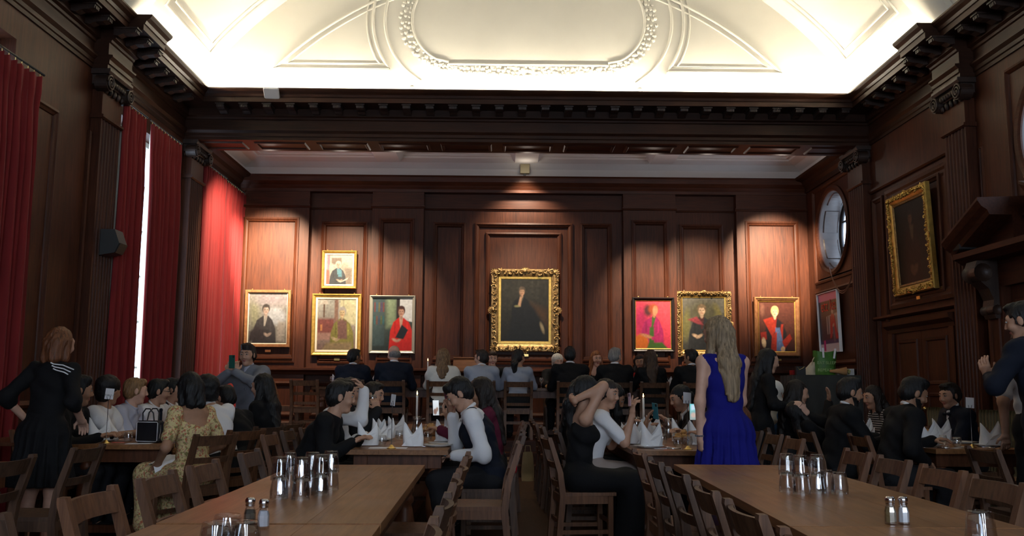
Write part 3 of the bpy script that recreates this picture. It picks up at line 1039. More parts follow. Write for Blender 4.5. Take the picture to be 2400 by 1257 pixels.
curtain(1.4, 3.75, 0.03, 4.45, XL + 0.12, 'red velvet curtain of the window abreast of the camera', 16, 0.05, seed=7)
curtain(-1.75, 0.65, 0.03, 4.45, XL + 0.12, 'red velvet curtain of the window behind the camera', 16, 0.05, seed=8)

# ------------------------------------------------------------------ painted canvases
def paint(ops, nx=100, ny=128, dim=1.0):
    """flat print: colours on a grid, u right, v up, both 0..1"""
    U, V = np.meshgrid(np.linspace(0, 1, nx + 1), np.linspace(0, 1, ny + 1))
    C = np.zeros((ny + 1, nx + 1, 3))
    def sm(d, s):
        return np.clip(0.5 - d / (2 * s), 0, 1)[..., None]
    for op in ops:
        k = op[0]
        if k == 'bg':
            c0, c1 = np.array(op[1]), np.array(op[2])
            C[:] = c0 + (c1 - c0) * V[..., None]
        elif k == 'el':
            _, cx_, cy_, rx, ry, rot, col = op[:7]
            s = op[7] if len(op) > 7 else 0.012
            a = math.radians(rot)
            du, dv = U - cx_, V - cy_
            x = (du * math.cos(a) + dv * math.sin(a)) / rx
            y = (-du * math.sin(a) + dv * math.cos(a)) / ry
            r = np.sqrt(x * x + y * y)
            m = sm((r - 1) * min(rx, ry), s)
            C = C * (1 - m) + np.array(col) * m
        elif k == 'po':
            pts, col = op[1], op[2]
            s = op[3] if len(op) > 3 else 0.012
            inside = np.zeros(U.shape, bool)
            dist = np.full(U.shape, 9.0)
            n = len(pts)
            for i in range(n):
                (x0, y0), (x1, y1) = pts[i], pts[(i + 1) % n]
                if y0 != y1:
                    cr = ((y0 > V) != (y1 > V)) & (U < (x1 - x0) * (V - y0) / (y1 - y0) + x0)
                    inside ^= cr
                ex, ey = x1 - x0, y1 - y0
                t = np.clip(((U - x0) * ex + (V - y0) * ey) / (ex * ex + ey * ey + 1e-9), 0, 1)
                dist = np.minimum(dist, np.hypot(U - x0 - t * ex, V - y0 - t * ey))
            m = sm(np.where(inside, -dist, dist), s)
            C = C * (1 - m) + np.array(col) * m
        elif k == 'nz':
            g = RNG.normal(0, 1, ((ny + 1) // op[2] + 2, (nx + 1) // op[2] + 2))
            g = np.kron(g, np.ones((op[2], op[2])))[:ny + 1, :nx + 1]
            for _ in range(2):
                g = (g + np.roll(g, 1, 0) + np.roll(g, -1, 0) + np.roll(g, 1, 1) + np.roll(g, -1, 1)) / 5
            C = C * np.exp(op[1] * g)[..., None]
    return np.clip(C * dim, 0, 1)


def canvas(name, w, h, ops, m, parent, nx=100, ny=128, M=None, dim=1.0):
    C = paint(ops, nx, ny, dim)
    M = M or (lambda x, z: (x, 0, z))
    V = [M(-w / 2 + w * i / nx, -h / 2 + h * j / ny) for j in range(ny + 1) for i in range(nx + 1)]
    F = [(j * (nx + 1) + i, j * (nx + 1) + i + 1, (j + 1) * (nx + 1) + i + 1, (j + 1) * (nx + 1) + i) for j in range(ny) for i in range(nx)]
    me = mesh_np(name, V, F, [m])
    a = me.attributes.new('paint', 'FLOAT_COLOR', 'POINT')
    a.data.foreach_set('color', np.concatenate([C.reshape(-1, 3), np.ones(((nx + 1) * (ny + 1), 1))], 1).astype(np.float32).ravel())
    return link(name, me, parent)


M_CANVAS = vcol('oil_on_canvas', rough=0.5, coat=0.04)
M_PRINT = vcol('printed_poster', rough=0.35, bump=0, coat=0.2)
SK, SKD = (0.62, 0.36, 0.22), (0.42, 0.22, 0.13)


def figure(cx_, hz, s, robe, neck, hair, skin=SK, lean=0.0, lap=None):
    """generic seated sitter: gown, arms, hands, head; s = head half height"""
    L, x_ = lean, 1.25 * s
    dk = lambda f: tuple(q * f for q in skin)
    ops = [('po', [(cx_ - 2.7 * x_, -0.02), (cx_ - 2.4 * x_, hz - 4.2 * s), (cx_ - 1.75 * x_, hz - 2.3 * s), (cx_ - 0.6 * x_ + L, hz - 1.35 * s), (cx_ + 0.6 * x_ + L, hz - 1.35 * s),
                    (cx_ + 1.75 * x_, hz - 2.3 * s), (cx_ + 2.5 * x_, hz - 4.2 * s), (cx_ + 2.7 * x_, -0.02)], robe, 0.012),
           ('po', [(cx_ - 1.45 * x_, hz - 2.4 * s), (cx_ - 1.3 * x_, hz - 2.4 * s), (cx_ - 1.25 * x_, hz - 4.6 * s), (cx_ - 1.5 * x_, hz - 4.6 * s)], tuple(q * 0.55 for q in robe), 0.02),
           ('po', [(cx_ + 1.45 * x_, hz - 2.4 * s), (cx_ + 1.3 * x_, hz - 2.4 * s), (cx_ + 1.25 * x_, hz - 4.6 * s), (cx_ + 1.5 * x_, hz - 4.6 * s)], tuple(min(1, q * 1.7) for q in robe), 0.02),
           ('po', [(cx_ - 0.45 * x_ + L, hz - 1.2 * s), (cx_ + 0.45 * x_ + L, hz - 1.2 * s), (cx_ + 0.15 * x_, hz - 3.6 * s), (cx_ - 0.15 * x_, hz - 3.6 * s)], neck, 0.01),
           ('el', cx_ + L, hz - 1.0 * s, 0.32 * x_, 0.6 * s, 0, dk(0.75), 0.008),
           ('el', cx_ + L, hz + 0.20 * s, 0.88 * x_, 1.02 * s, 0, hair, 0.012),
           ('el', cx_ + L + 0.03 * x_, hz - 0.16 * s, 0.60 * x_, 0.84 * s, 0, skin, 0.008),
           ('el', cx_ + L - 0.35 * x_, hz - 0.20 * s, 0.22 * x_, 0.6 * s, 0, dk(0.72), 0.02),
           ('el', cx_ + L, hz + 0.78 * s, 0.62 * x_, 0.34 * s, 0, hair, 0.012),
           ('el', cx_ + L - 0.24 * x_, hz + 0.0 * s, 0.13 * x_, 0.07 * s, 0, dk(0.2), 0.006),
           ('el', cx_ + L + 0.28 * x_, hz + 0.0 * s, 0.13 * x_, 0.07 * s, 0, dk(0.2), 0.006),
           ('el', cx_ + L + 0.03 * x_, hz - 0.25 * s, 0.07 * x_, 0.22 * s, 0, dk(0.68), 0.008),
           ('el', cx_ + L + 0.02 * x_, hz - 0.56 * s, 0.2 * x_, 0.07 * s, 0, (skin[0] * 0.62, skin[1] * 0.3, skin[2] * 0.3), 0.006)]
    if lap:
        ops += [('el', lap[0] - 0.5 * s, lap[1], 0.65 * x_, 0.3 * s, -20, skin), ('el', lap[0] + 0.4 * s, lap[1] - 0.05 * s, 0.6 * x_, 0.3 * s, 25, dk(0.85))]
    return ops


GREYP = [('bg', (0.20, 0.19, 0.16), (0.36, 0.35, 0.35)), ('el', 0.15, 0.6, 0.14, 0.3, 10, (0.30, 0.30, 0.20), 0.08), ('el', 0.72, 0.55, 0.24, 0.17, -15, (0.50, 0.53, 0.58), 0.04),
         ('el', 0.6, 0.9, 0.4, 0.12, 0, (0.38, 0.33, 0.36), 0.08), ('po', [(0.72, 0.05), (0.78, 0.45), (0.95, 0.42), (0.95, 0.03)], (0.42, 0.38, 0.34), 0.04)] \
    + figure(0.42, 0.68, 0.092, (0.055, 0.05, 0.055), (0.45, 0.42, 0.38), (0.06, 0.05, 0.045), (0.55, 0.42, 0.36), 0.03, (0.5, 0.18)) \
    + [('po', [(0.02, 0.04), (0.04, 0.22), (0.2, 0.36), (0.42, 0.26), (0.42, 0.05)], (0.045, 0.035, 0.04), 0.03), ('nz', 0.13, 4)]
TOPP = [('bg', (0.55, 0.50, 0.44), (0.68, 0.64, 0.55)), ('po', [(0.0, 0.0), (0.0, 0.5), (0.12, 0.5), (0.14, 0.0)], (0.50, 0.20, 0.15), 0.03), ('po', [(0.04, 1), (0.04, 0.5), (0.14, 0.5), (0.14, 1)], (0.45, 0.30, 0.36), 0.02),
        ('po', [(0.2, 0.9), (0.58, 0.9), (0.58, 0.68), (0.2, 0.68)], (0.30, 0.24, 0.19), 0.02), ('el', 0.2, 0.56, 0.09, 0.15, 0, (0.72, 0.62, 0.54), 0.02), ('el', 0.7, 0.58, 0.14, 0.14, 0, (0.55, 0.45, 0.36), 0.05),
        ('po', [(0.7, 0.55), (0.97, 0.55), (0.97, 0.0), (0.75, 0.0)], (0.34, 0.28, 0.22), 0.04)] \
    + figure(0.44, 0.68, 0.095, (0.09, 0.10, 0.11), (0.20, 0.42, 0.50), (0.75, 0.66, 0.55), (0.74, 0.54, 0.42), 0.02, (0.52, 0.14)) \
    + [('po', [(0.46, 0.10), (0.62, 0.13), (0.86, 0.25), (0.8, 0.16), (0.56, 0.07)], (0.80, 0.74, 0.62), 0.012), ('po', [(0.46, 0.52), (0.58, 0.5), (0.6, 0.26), (0.46, 0.26)], (0.16, 0.40, 0.50), 0.02), ('nz', 0.09, 4)]
DESKP = [('bg', (0.22, 0.13, 0.11), (0.45, 0.46, 0.42)), ('po', [(0.44, 1), (0.54, 1), (0.54, 0.3), (0.44, 0.3)], (0.26, 0.15, 0.11), 0.02), ('po', [(0.58, 1), (1, 1), (1, 0.5), (0.58, 0.5)], (0.62, 0.60, 0.38), 0.03),
         ('po', [(0.66, 1), (0.69, 1), (0.69, 0.5), (0.66, 0.5)], (0.46, 0.42, 0.28), 0.01), ('po', [(0, 0.62), (0.44, 0.62), (0.44, 0.3), (0, 0.3)], (0.24, 0.07, 0.06), 0.03), ('po', [(0, 0.34), (0.4, 0.34), (0.36, 0.2), (0, 0.2)], (0.42, 0.24, 0.20), 0.02),
         ('po', [(0.1, 0.98), (0.24, 0.98), (0.28, 0.9), (0.06, 0.9)], (0.66, 0.60, 0.52), 0.015), ('po', [(0.15, 0.9), (0.19, 0.9), (0.19, 0.64), (0.15, 0.64)], (0.14, 0.08, 0.05), 0.01),
         ('po', [(0.08, 0.5), (0.13, 0.5), (0.13, 0.38), (0.08, 0.38)], (0.62, 0.26, 0.10), 0.01)] \
    + figure(0.64, 0.74, 0.095, (0.24, 0.22, 0.05), (0.20, 0.10, 0.09), (0.42, 0.40, 0.38), (0.62, 0.48, 0.28), 0.0, (0.5, 0.22)) \
    + [('po', [(0.52, 0.58), (0.76, 0.58), (0.78, 0.22), (0.54, 0.22)], (0.20, 0.10, 0.085), 0.02), ('po', [(0.13, 0.0), (0.24, 0.14), (0.9, 0.16), (0.9, 0.0)], (0.30, 0.22, 0.12), 0.03), ('nz', 0.12, 4)]
REDJ = [('bg', (0.02, 0.03, 0.03), (0.05, 0.07, 0.06)), ('po', [(0.0, 1), (0.3, 1), (0.3, 0.1), (0.0, 0.1)], (0.035, 0.06, 0.065), 0.02), ('po', [(0.36, 1), (0.6, 1), (0.6, 0.45), (0.36, 0.45)], (0.18, 0.24, 0.15), 0.06),
        ('po', [(0.68, 1), (1, 1), (1, 0.55), (0.68, 0.6)], (0.62, 0.65, 0.68), 0.01), ('po', [(0.6, 1), (0.68, 1), (0.68, 0.6), (0.6, 0.6)], (0.02, 0.015, 0.015), 0.01)] \
    + [('po', [(0.04 + 0.055 * k, 0.92), (0.075 + 0.055 * k, 0.92), (0.075 + 0.055 * k, 0.74), (0.04 + 0.055 * k, 0.74)], ((0.12, 0.03, 0.03), (0.03, 0.07, 0.10), (0.10, 0.09, 0.04), (0.05, 0.03, 0.08))[k % 4], 0.008) for k in range(5)] \
    + [('po', [(0.04 + 0.055 * k, 0.66), (0.075 + 0.055 * k, 0.66), (0.075 + 0.055 * k, 0.5), (0.04 + 0.055 * k, 0.5)], ((0.02, 0.08, 0.09), (0.10, 0.04, 0.03), (0.03, 0.05, 0.09), (0.06, 0.08, 0.03))[k % 4], 0.008) for k in range(5)] \
    + figure(0.72, 0.75, 0.09, (0.55, 0.018, 0.012), (0.50, 0.30, 0.22), (0.06, 0.02, 0.015), (0.52, 0.30, 0.22), 0.0, (0.62, 0.2)) \
    + [('po', [(0.74, 0.5), (0.9, 0.4), (0.78, 0.22), (0.58, 0.25)], (0.012, 0.015, 0.02), 0.012), ('po', [(0.46, 0), (0.5, 0.16), (0.95, 0.18), (0.97, 0)], (0.5, 0.016, 0.012), 0.02), ('nz', 0.08, 4)]
DARKP = [('bg', (0.014, 0.013, 0.009), (0.036, 0.034, 0.024)), ('po', [(0.62, 0.6), (0.95, 0.5), (0.97, 0.25), (0.72, 0.45)], (0.075, 0.036, 0.014), 0.08)] \
    + figure(0.42, 0.80, 0.064, (0.009, 0.010, 0.011), (0.10, 0.09, 0.07), (0.12, 0.09, 0.06), (0.56, 0.33, 0.20), 0.02) \
    + [('po', [(0.24, 0.4), (0.3, 0.62), (0.55, 0.66), (0.72, 0.5), (0.9, 0.25), (0.85, 0.0), (0.12, 0.0)], (0.009, 0.0105, 0.0115), 0.03), ('po', [(0.35, 0.56), (0.40, 0.72), (0.44, 0.70), (0.41, 0.56)], (0.50, 0.30, 0.18), 0.012),
       ('el', 0.34, 0.565, 0.05, 0.016, 0, (0.30, 0.28, 0.12), 0.01), ('el', 0.865, 0.22, 0.03, 0.085, 25, (0.30, 0.24, 0.14), 0.015), ('nz', 0.16, 4)]
PINKP = [('bg', (0.62, 0.035, 0.085), (0.72, 0.075, 0.10)), ('el', 0.15, 0.6, 0.2, 0.3, 0, (0.45, 0.02, 0.10), 0.12)] \
    + figure(0.47, 0.80, 0.10, (0.40, 0.018, 0.12), (0.06, 0.13, 0.02), (0.36, 0.07, 0.025), (0.58, 0.26, 0.13), 0.06) \
    + [('el', 0.36, 0.8, 0.12, 0.12, 0, (0.10, 0.025, 0.03), 0.04), ('el', 0.5, 0.83, 0.13, 0.10, 0, (0.42, 0.08, 0.025), 0.03), ('el', 0.56, 0.80, 0.075, 0.10, -8, (0.58, 0.27, 0.14), 0.015),
       ('po', [(0.4, 0.45), (0.52, 0.45), (0.52, 0.1), (0.38, 0.1)], (0.05, 0.12, 0.02), 0.02), ('po', [(0.36, 0.12), (0.75, 0.13), (0.92, 0.0), (0.3, 0.0)], (0.05, 0.12, 0.015), 0.02),
       ('el', 0.16, 0.13, 0.2, 0.17, 0, (0.55, 0.13, 0.012), 0.02), ('el', 0.32, 0.26, 0.17, 0.035, -12, (0.52, 0.22, 0.10), 0.015), ('po', [(0.45, 0.24), (0.8, 0.3), (0.76, 0.19), (0.46, 0.18)], (0.46, 0.02, 0.13), 0.015), ('nz', 0.09, 4)]
GOWNP = [('bg', (0.035, 0.036, 0.030), (0.13, 0.125, 0.10)), ('el', 0.82, 0.6, 0.12, 0.28, 12, (0.22, 0.19, 0.05), 0.03), ('el', 0.1, 0.5, 0.09, 0.3, -5, (0.15, 0.14, 0.05), 0.03), ('el', 0.5, 0.72, 0.33, 0.2, 0, (0.085, 0.08, 0.045), 0.06)] \
    + figure(0.46, 0.76, 0.098, (0.022, 0.023, 0.024), (0.07, 0.02, 0.02), (0.16, 0.11, 0.06), (0.55, 0.38, 0.25), 0.0, (0.36, 0.27)) \
    + [('po', [(0.12, 0.58), (0.34, 0.64), (0.5, 0.48), (0.36, 0.5)], (0.26, 0.04, 0.05), 0.015), ('nz', 0.14, 4)]
ROBEP = [('bg', (0.05, 0.014, 0.010), (0.11, 0.03, 0.018)), ('el', 0.1, 0.85, 0.06, 0.12, 0, (0.20, 0.08, 0.05), 0.03)] \
    + figure(0.45, 0.80, 0.10, (0.018, 0.013, 0.016), (0.30, 0.02, 0.012), (0.66, 0.46, 0.20), (0.78, 0.58, 0.36), 0.0) \
    + [('po', [(0.12, 0.64), (0.38, 0.70), (0.5, 0.45), (0.36, 0.3)], (0.42, 0.035, 0.015), 0.012), ('po', [(0.62, 0.55), (0.68, 0.55), (0.66, 0.2), (0.56, 0.2)], (0.34, 0.028, 0.014), 0.012), ('po', [(0.46, 0.48), (0.58, 0.48), (0.72, 0.0), (0.46, 0.0)], (0.10, 0.16, 0.34), 0.015),
       ('po', [(0.32, 0.0), (0.36, 0.32), (0.5, 0.4), (0.48, 0.0)], (0.36, 0.03, 0.015), 0.012), ('po', [(0.04, 0.38), (0.2, 0.40), (0.22, 0.24), (0.06, 0.24)], (0.30, 0.022, 0.012), 0.012), ('el', 0.13, 0.18, 0.06, 0.10, 10, (0.66, 0.48, 0.30), 0.012), ('po', [(0.64, 0.2), (0.86, 0.36), (0.92, 0.26), (0.72, 0.06)], (0.32, 0.024, 0.012), 0.012),
       ('el', 0.66, 0.05, 0.06, 0.05, 20, (0.66, 0.42, 0.24), 0.012), ('nz', 0.12, 4)]
OLDP = [('bg', (0.010, 0.010, 0.008), (0.016, 0.017, 0.014))] + figure(0.5, 0.80, 0.075, (0.022, 0.010, 0.008), (0.10, 0.08, 0.05), (0.03, 0.028, 0.025), (0.16, 0.09, 0.05), 0.0) \
    + [('po', [(0.47, 0.70), (0.60, 0.70), (0.54, 0.5)], (0.12, 0.09, 0.05), 0.012), ('el', 0.46, 0.15, 0.09, 0.06, -30, (0.13, 0.075, 0.04), 0.015), ('el', 0.55, 0.16, 0.08, 0.05, 30, (0.12, 0.07, 0.038), 0.015), ('nz', 0.12, 4)]


def frame_prof(kind, w):
    if kind == 'thin':
        return [(0, -0.02), (0, 0.03), (0.006, 0.036), (w - 0.012, 0.034), (w - 0.006, 0.02), (w, 0.004)]
    return [(0, -0.02), (0, 0.035), (0.012, 0.05), (w * 0.3, 0.05), (w * 0.4, 0.038), (w * 0.65, 0.03), (w * 0.8, 0.022), (w - 0.008, 0.012), (w, 0.002)]


def picture(xc, zc, y, w, h, ops, label, fw=0.06, fmat=None, kind='deep', liner=None, carve=0, tilt=2.0, right=False, gm=None, plaque=True, dim=0.58):
    """framed portrait hung on the end wall (or the right wall), leaning out a little at the top"""
    root = empty('framed_portrait', (xc, y, zc), label=label, cat='painting', group='portraits on the panelled walls')
    if right:
        root.rotation_euler = (math.radians(tilt), 0, -PI / 2)
    else:
        root.rotation_euler = (math.radians(tilt), 0, 0)
    M = lambda a, z, o: (a, -o, z)
    fmat = fmat or M_GOLD
    MB().ring(M, -w / 2, w / 2, -h / 2, h / 2, frame_prof(kind, fw)).box(-w / 2 + 0.01, w / 2 - 0.01, 0.005, 0.025, -h / 2 + 0.01, h / 2 - 0.01).obj('frame', fmat, root)
    iw, ih = w - 2 * fw, h - 2 * fw
    if liner:
        lw, lm = liner
        MB().ring(M, -iw / 2, iw / 2, -ih / 2, ih / 2, [(0, 0.01), (0, 0.016), (lw - 0.006, 0.012), (lw, 0.003)]).obj('liner', lm, root)
        iw, ih = iw - 2 * lw, ih - 2 * lw
    canvas('canvas', iw + 0.01, ih + 0.01, ops, M_CANVAS, root, dim=dim)
    if carve:
        rn = random.Random(int(xc * 100))
        cm = MB()
        gmm = gm or M_GOLDD
        # scrolling leafwork: alternating C-scrolls with shells at corners and centres
        def scroll(cx_, cz_, r, flip, rot):
            pts = []
            for t in range(14):
                a = rot + flip * (t / 13) * 1.6 * PI
                rr = r * (1 - 0.62 * t / 13)
                pts.append((cx_ + rr * math.cos(a), -0.052 - 0.008 * math.sin(t), cz_ + rr * math.sin(a)))
            cm.tube(pts, [0.013 * (1 - 0.5 * t / 13) * (carve / 0.06) for t in range(14)], 6)
        def run(L, fixed, horiz, sgn):
            nn = int(L / (carve * 1.15))
            for k in range(nn):
                u = -L / 2 + L * (k + 0.5) / nn
                off = fixed + sgn * rn.uniform(-0.012, 0.018)
                c = (u, off) if horiz else (off, u)
                scroll(c[0], c[1], carve * rn.uniform(0.42, 0.62), rn.choice((-1, 1)), rn.uniform(0, 6.28))
                cm.ball((c[0] + rn.uniform(-.02, .02), -0.05, c[1] + rn.uniform(-.02, .02)), carve * rn.uniform(0.14, 0.26), 6, 4)
        run(w - fw, h / 2 - fw * 0.42, True, 1)
        run(w - fw, -h / 2 + fw * 0.42, True, -1)
        run(h - fw, w / 2 - fw * 0.42, False, 1)
        run(h - fw, -w / 2 + fw * 0.42, False, -1)
        for sx in (-1, 1):
            for sz in (-1, 1):
                for t in range(7):
                    a = math.radians(45 + (t - 3) * 26)
                    cm.tube([(sx * (w / 2 - fw * 0.5), -0.06, sz * (h / 2 - fw * 0.5)), (sx * (w / 2 - fw * 0.5 + carve * 0.95 * math.cos(a)), -0.045, sz * (h / 2 - fw * 0.5 + carve * 0.95 * math.sin(a)))], [0.02, 0.008], 6)
        for cx_, cz_, d in ((0, h / 2 - fw * 0.3, (0, 1)), (0, -h / 2 + fw * 0.3, (0, -1)), (w / 2 - fw * 0.3, 0, (1, 0)), (-w / 2 + fw * 0.3, 0, (-1, 0))):
            for t in range(9):
                a = math.atan2(d[1], d[0]) + (t - 4) * 0.36
                cm.tube([(cx_, -0.065, cz_), (cx_ + carve * 1.1 * math.cos(a), -0.045, cz_ + carve * 0.9 * math.sin(a))], [0.022, 0.009], 6)
            cm.ball((cx_, -0.07, cz_), carve * 0.3)
        cm.obj('carved_leafwork', gmm, root)
    for sx in (-0.35, 0.35):
        MB().ball((sx * w, -0.01, h / 2 + 0.01), 0.012, 8, 6).obj('hanging_bolt', M_BRASS, root)
    if plaque:
        dz = -h / 2 - 0.065
        p = MB().box(-0.05, 0.05, -0.01, 0.0, -0.022, 0.022, bev=0.002).obj('name_plate', M_BRASS if plaque != 'dark' else mat('bronze', (0.3, 0.12, 0.05), rough=0.4, metal=0.7), root)
        p.location = (0.02, 0.01, dz)
    return root


M_SLIP = mat('ivory_slip', (0.42, 0.38, 0.30), rough=0.7)
YF, YRc = YB - 0.18 - 0.055, YB - 0.02 - 0.075        # just proud of projecting and recessed bays
WOODF = wood('plain_oak_frame', (0.10, 0.04, 0.018), (0.26, 0.12, 0.05), (6, 6, 6), rough=0.45)
SILV = mat('silver_grey_frame', (0.32, 0.32, 0.27), rough=0.4, metal=0.4)
BLKF = mat('black_and_gold_frame', (0.012, 0.010, 0.009), rough=0.35)
picture(-4.10, 2.40, YF, 0.80, 1.0, GREYP, 'pale grey seated portrait in a thin oak frame beside the curtains', 0.055, WOODF, 'thin', (0.015, M_SLIP), plaque='dark', dim=0.30)
picture(-2.90, 3.29, YRc, 0.62, 0.68, TOPP, 'small bright portrait in gilt frame hung above another portrait', 0.05, M_GOLD, 'deep', (0.03, M_SLIP), plaque=False, dim=0.34)
picture(-2.92, 2.31, YRc, 0.87, 1.09, DESKP, 'portrait of a sitter at a desk with a lamp, in a broad gilt frame', 0.065, M_GOLD, 'deep', (0.035, M_SLIP), dim=0.32)
picture(-1.92, 2.31, YF, 0.80, 1.02, REDJ, 'portrait of a sitter in a red jacket before bookshelves, silver frame', 0.055, SILV, 'deep', plaque=False)
picture(0.405, 2.59, YRc, 1.20, 1.46, DARKP, 'large dark portrait in a heavy scrolled gilt frame on the middle panel', 0.135, M_GOLDD, 'deep', (0.045, M_GOLD), carve=0.085)
picture(2.66, 2.34, YF, 0.74, 0.96, PINKP, 'bright pink portrait in a black and gilt frame', 0.055, BLKF, 'deep', (0.012, M_GOLD))
picture(3.58, 2.37, YRc, 0.98, 1.16, GOWNP, 'portrait in a black gown with red hood, carved gilt frame', 0.10, M_GOLDD, 'deep', (0.02, M_GOLD), carve=0.055)
picture(4.84, 2.32, YF, 0.80, 1.04, ROBEP, 'portrait of a white-haired sitter in red and black robes', 0.075, WOODF, 'deep', (0.015, M_GOLD), dim=0.55)
picture(XR - 0.08, 3.17, 11.68, 1.16, 1.36, OLDP, 'dim old portrait in a gilt frame high on the right wall', 0.12, M_GOLD, 'deep', (0.03, M_GOLDD), carve=0.05, right=True, tilt=2.5, gm=M_GOLD)
# the right wall picture is turned: local x runs along -Y
# ------------------------------------------------------------------ poster below the round window
po = empty('framed_poster', (XR - 0.07, 14.82, 2.33), label='framed poster with pink band and big red letters under the round window', cat='poster')
po.rotation_euler = (math.radians(1.5), 0, -PI / 2)
PW, PH = 0.92, 1.0
MB().ring(lambda a, z, o: (a, -o, z), -PW / 2, PW / 2, -PH / 2, PH / 2, [(0, -0.02), (0, 0.03), (0.012, 0.03), (0.014, 0.012)]).obj('frame', M_LINEN, po)
POST = [('bg', (0.02, 0.012, 0.016), (0.05, 0.02, 0.022)), ('po', [(-.1, 1.1), (1.1, 1.1), (1.1, 0.87), (-.1, 0.87)], (0.62, 0.16, 0.36), 0.008), ('po', [(-.1, 0.14), (1.1, 0.14), (1.1, -.1), (-.1, -.1)], (0.66, 0.62, 0.66), 0.006),
        ('po', [(-.1, 0.14), (1.1, 0.14), (1.1, 0.2), (-.1, 0.2)], (0.03, 0.03, 0.12), 0.01), ('po', [(0.36, 0.6), (0.95, 0.64), (0.95, 0.3), (0.36, 0.3)], (0.30, 0.30, 0.29), 0.01)] \
    + [('po', [(0.42 + 0.12 * k, 0.6), (0.46 + 0.12 * k, 0.6), (0.46 + 0.12 * k, 0.3), (0.42 + 0.12 * k, 0.3)], (0.05, 0.04, 0.04), 0.006) for k in range(5)] \
    + [('el', 0.15, 0.3, 0.2, 0.14, 0, (0.012, 0.008, 0.02), 0.03), ('po', [(0.5, 0.22), (0.56, 0.58), (0.64, 0.64), (0.76, 0.62), (0.84, 0.4), (0.92, 0.22), (0.8, 0.2), (0.7, 0.4), (0.6, 0.24)], (0.42, 0.018, 0.014), 0.012),
       ('el', 0.68, 0.69, 0.05, 0.06, 0, (0.52, 0.34, 0.26), 0.01), ('po', [(0.66, 0.42), (0.74, 0.42), (0.78, 0.16), (0.68, 0.16)], (0.10, 0.11, 0.13), 0.01), ('el', 0.70, 0.44, 0.05, 0.025, 20, (0.5, 0.32, 0.24), 0.01),
       ('po', [(0.16, 0.2), (0.26, 0.2), (0.26, 0.02), (0.16, 0.02)], (0.55, 0.02, 0.20), 0.01)]
canvas('print', PW - 0.03, PH - 0.03, POST, M_PRINT, po)


def text(name, body, size, loc, rot, m, parent, ext=0.001, align='CENTER'):
    cu = bpy.data.curves.new(name, 'FONT')
    cu.body = body
    cu.size = size
    cu.extrude = ext
    cu.align_x = align
    cu.align_y = 'CENTER'
    cu.materials.append(m)
    tmp = bpy.data.objects.new('tmp', cu)
    COL.objects.link(tmp)
    bpy.context.view_layer.update()
    me = bpy.data.meshes.new_from_object(tmp.evaluated_get(bpy.context.evaluated_depsgraph_get()))
    me.materials.clear()
    me.materials.append(m)
    bpy.data.objects.remove(tmp)
    o = link(name, me, parent)
    o.location = loc
    o.rotation_euler = rot
    return tag(o, kind='stuff')


M_REDINK = mat('red_ink', (0.55, 0.03, 0.02), rough=0.5)
M_INK = mat('black_ink', (0.015, 0.015, 0.015), rough=0.6)
text('lettering', 'etz ke', 0.27, (0.0, -0.004, 0.27), (PI / 2, 0, 0), M_REDINK, po)

# ------------------------------------------------------------------ fittings on walls and beam
sp = empty('loudspeaker', (XL + 0.13, 10.35, 2.70), label='dark grey wall loudspeaker beside the left pilaster', cat='loudspeaker')
MB().prism([(0.0, 0.0), (0.17, 0.03), (0.22, 0.14), (0.16, 0.30), (0.0, 0.30)], lambda a, z, h: (a, h, z), -0.11, 0.11).obj('cabinet', mat('dark_grey_case', (0.035, 0.036, 0.036), rough=0.5), sp)
MB().prism([(0.172, 0.035), (0.222, 0.14), (0.232, 0.14), (0.18, 0.03)], lambda a, z, h: (a, h, z), -0.10, 0.10).obj('grille', M_BLACK, sp)
MB().box(-0.02, 0.02, -0.04, 0.04, 0.1, 0.2).obj('bracket', M_BLACK, sp)
ap = empty('wireless_access_point', (-3.33, 12.60, 5.36), label='white square access point clipped to the beam cornice', cat='router')
MB().box(-0.11, 0.11, -0.15, 0.06, 0.0, 0.03, bev=0.012).obj('case', mat('white_plastic', (0.62, 0.6, 0.58), rough=0.4), ap).rotation_euler = (math.radians(-28), 0, math.radians(6))
MB().box(-0.06, 0.06, 0.02, 0.07, 0.03, 0.11).obj('bracket', MATS['white_plastic'], ap)
fl = empty('wash_light', (0.39, 15.80, 5.02), label='small beige box lamp on the white band over the middle panel', cat='lamp')
MB().box(-0.085, 0.085, -0.04, 0.04, 0, 0.17, bev=0.008).obj('housing', mat('beige_enamel', (0.42, 0.36, 0.22), rough=0.5), fl)
MB().box(-0.02, 0.02, -0.01, 0.12, -0.05, 0.02).obj('bracket', M_BLACK, fl)
al = empty('alarm_box', (XR - 0.30, 9.98, 2.78), label='black box with a tiny light on the door pediment', cat='speaker')
MB().box(-0.1, 0.1, -0.14, 0.14, 0, 0.2, bev=0.01).obj('case', M_BLACK, al)
MB().box(-0.105, -0.1, -0.02, 0.0, 0.10, 0.125).obj('indicator', emit('indicator', (0.7, 0.9, 1.0), 1.2), al)
cb = MB()
for q in (0.0, 0.03):
    cb.tube([(XR - 0.10, 14.66 - 1.15 * t, 3.24 - q - 1.9 * t * (1 - t) + 0.14 * t * 0 - 0.0 * t) for t in np.linspace(0, 1, 24)], 0.006, 6)
tag(cb.obj('looped_cable', mat('pale_flex', (0.20, 0.10, 0.06), rough=0.5)), 'thin pale cable looping below the round window', 'cable')
RADM = mat('olive_radiator_paint', (0.085, 0.07, 0.028), rough=0.45)
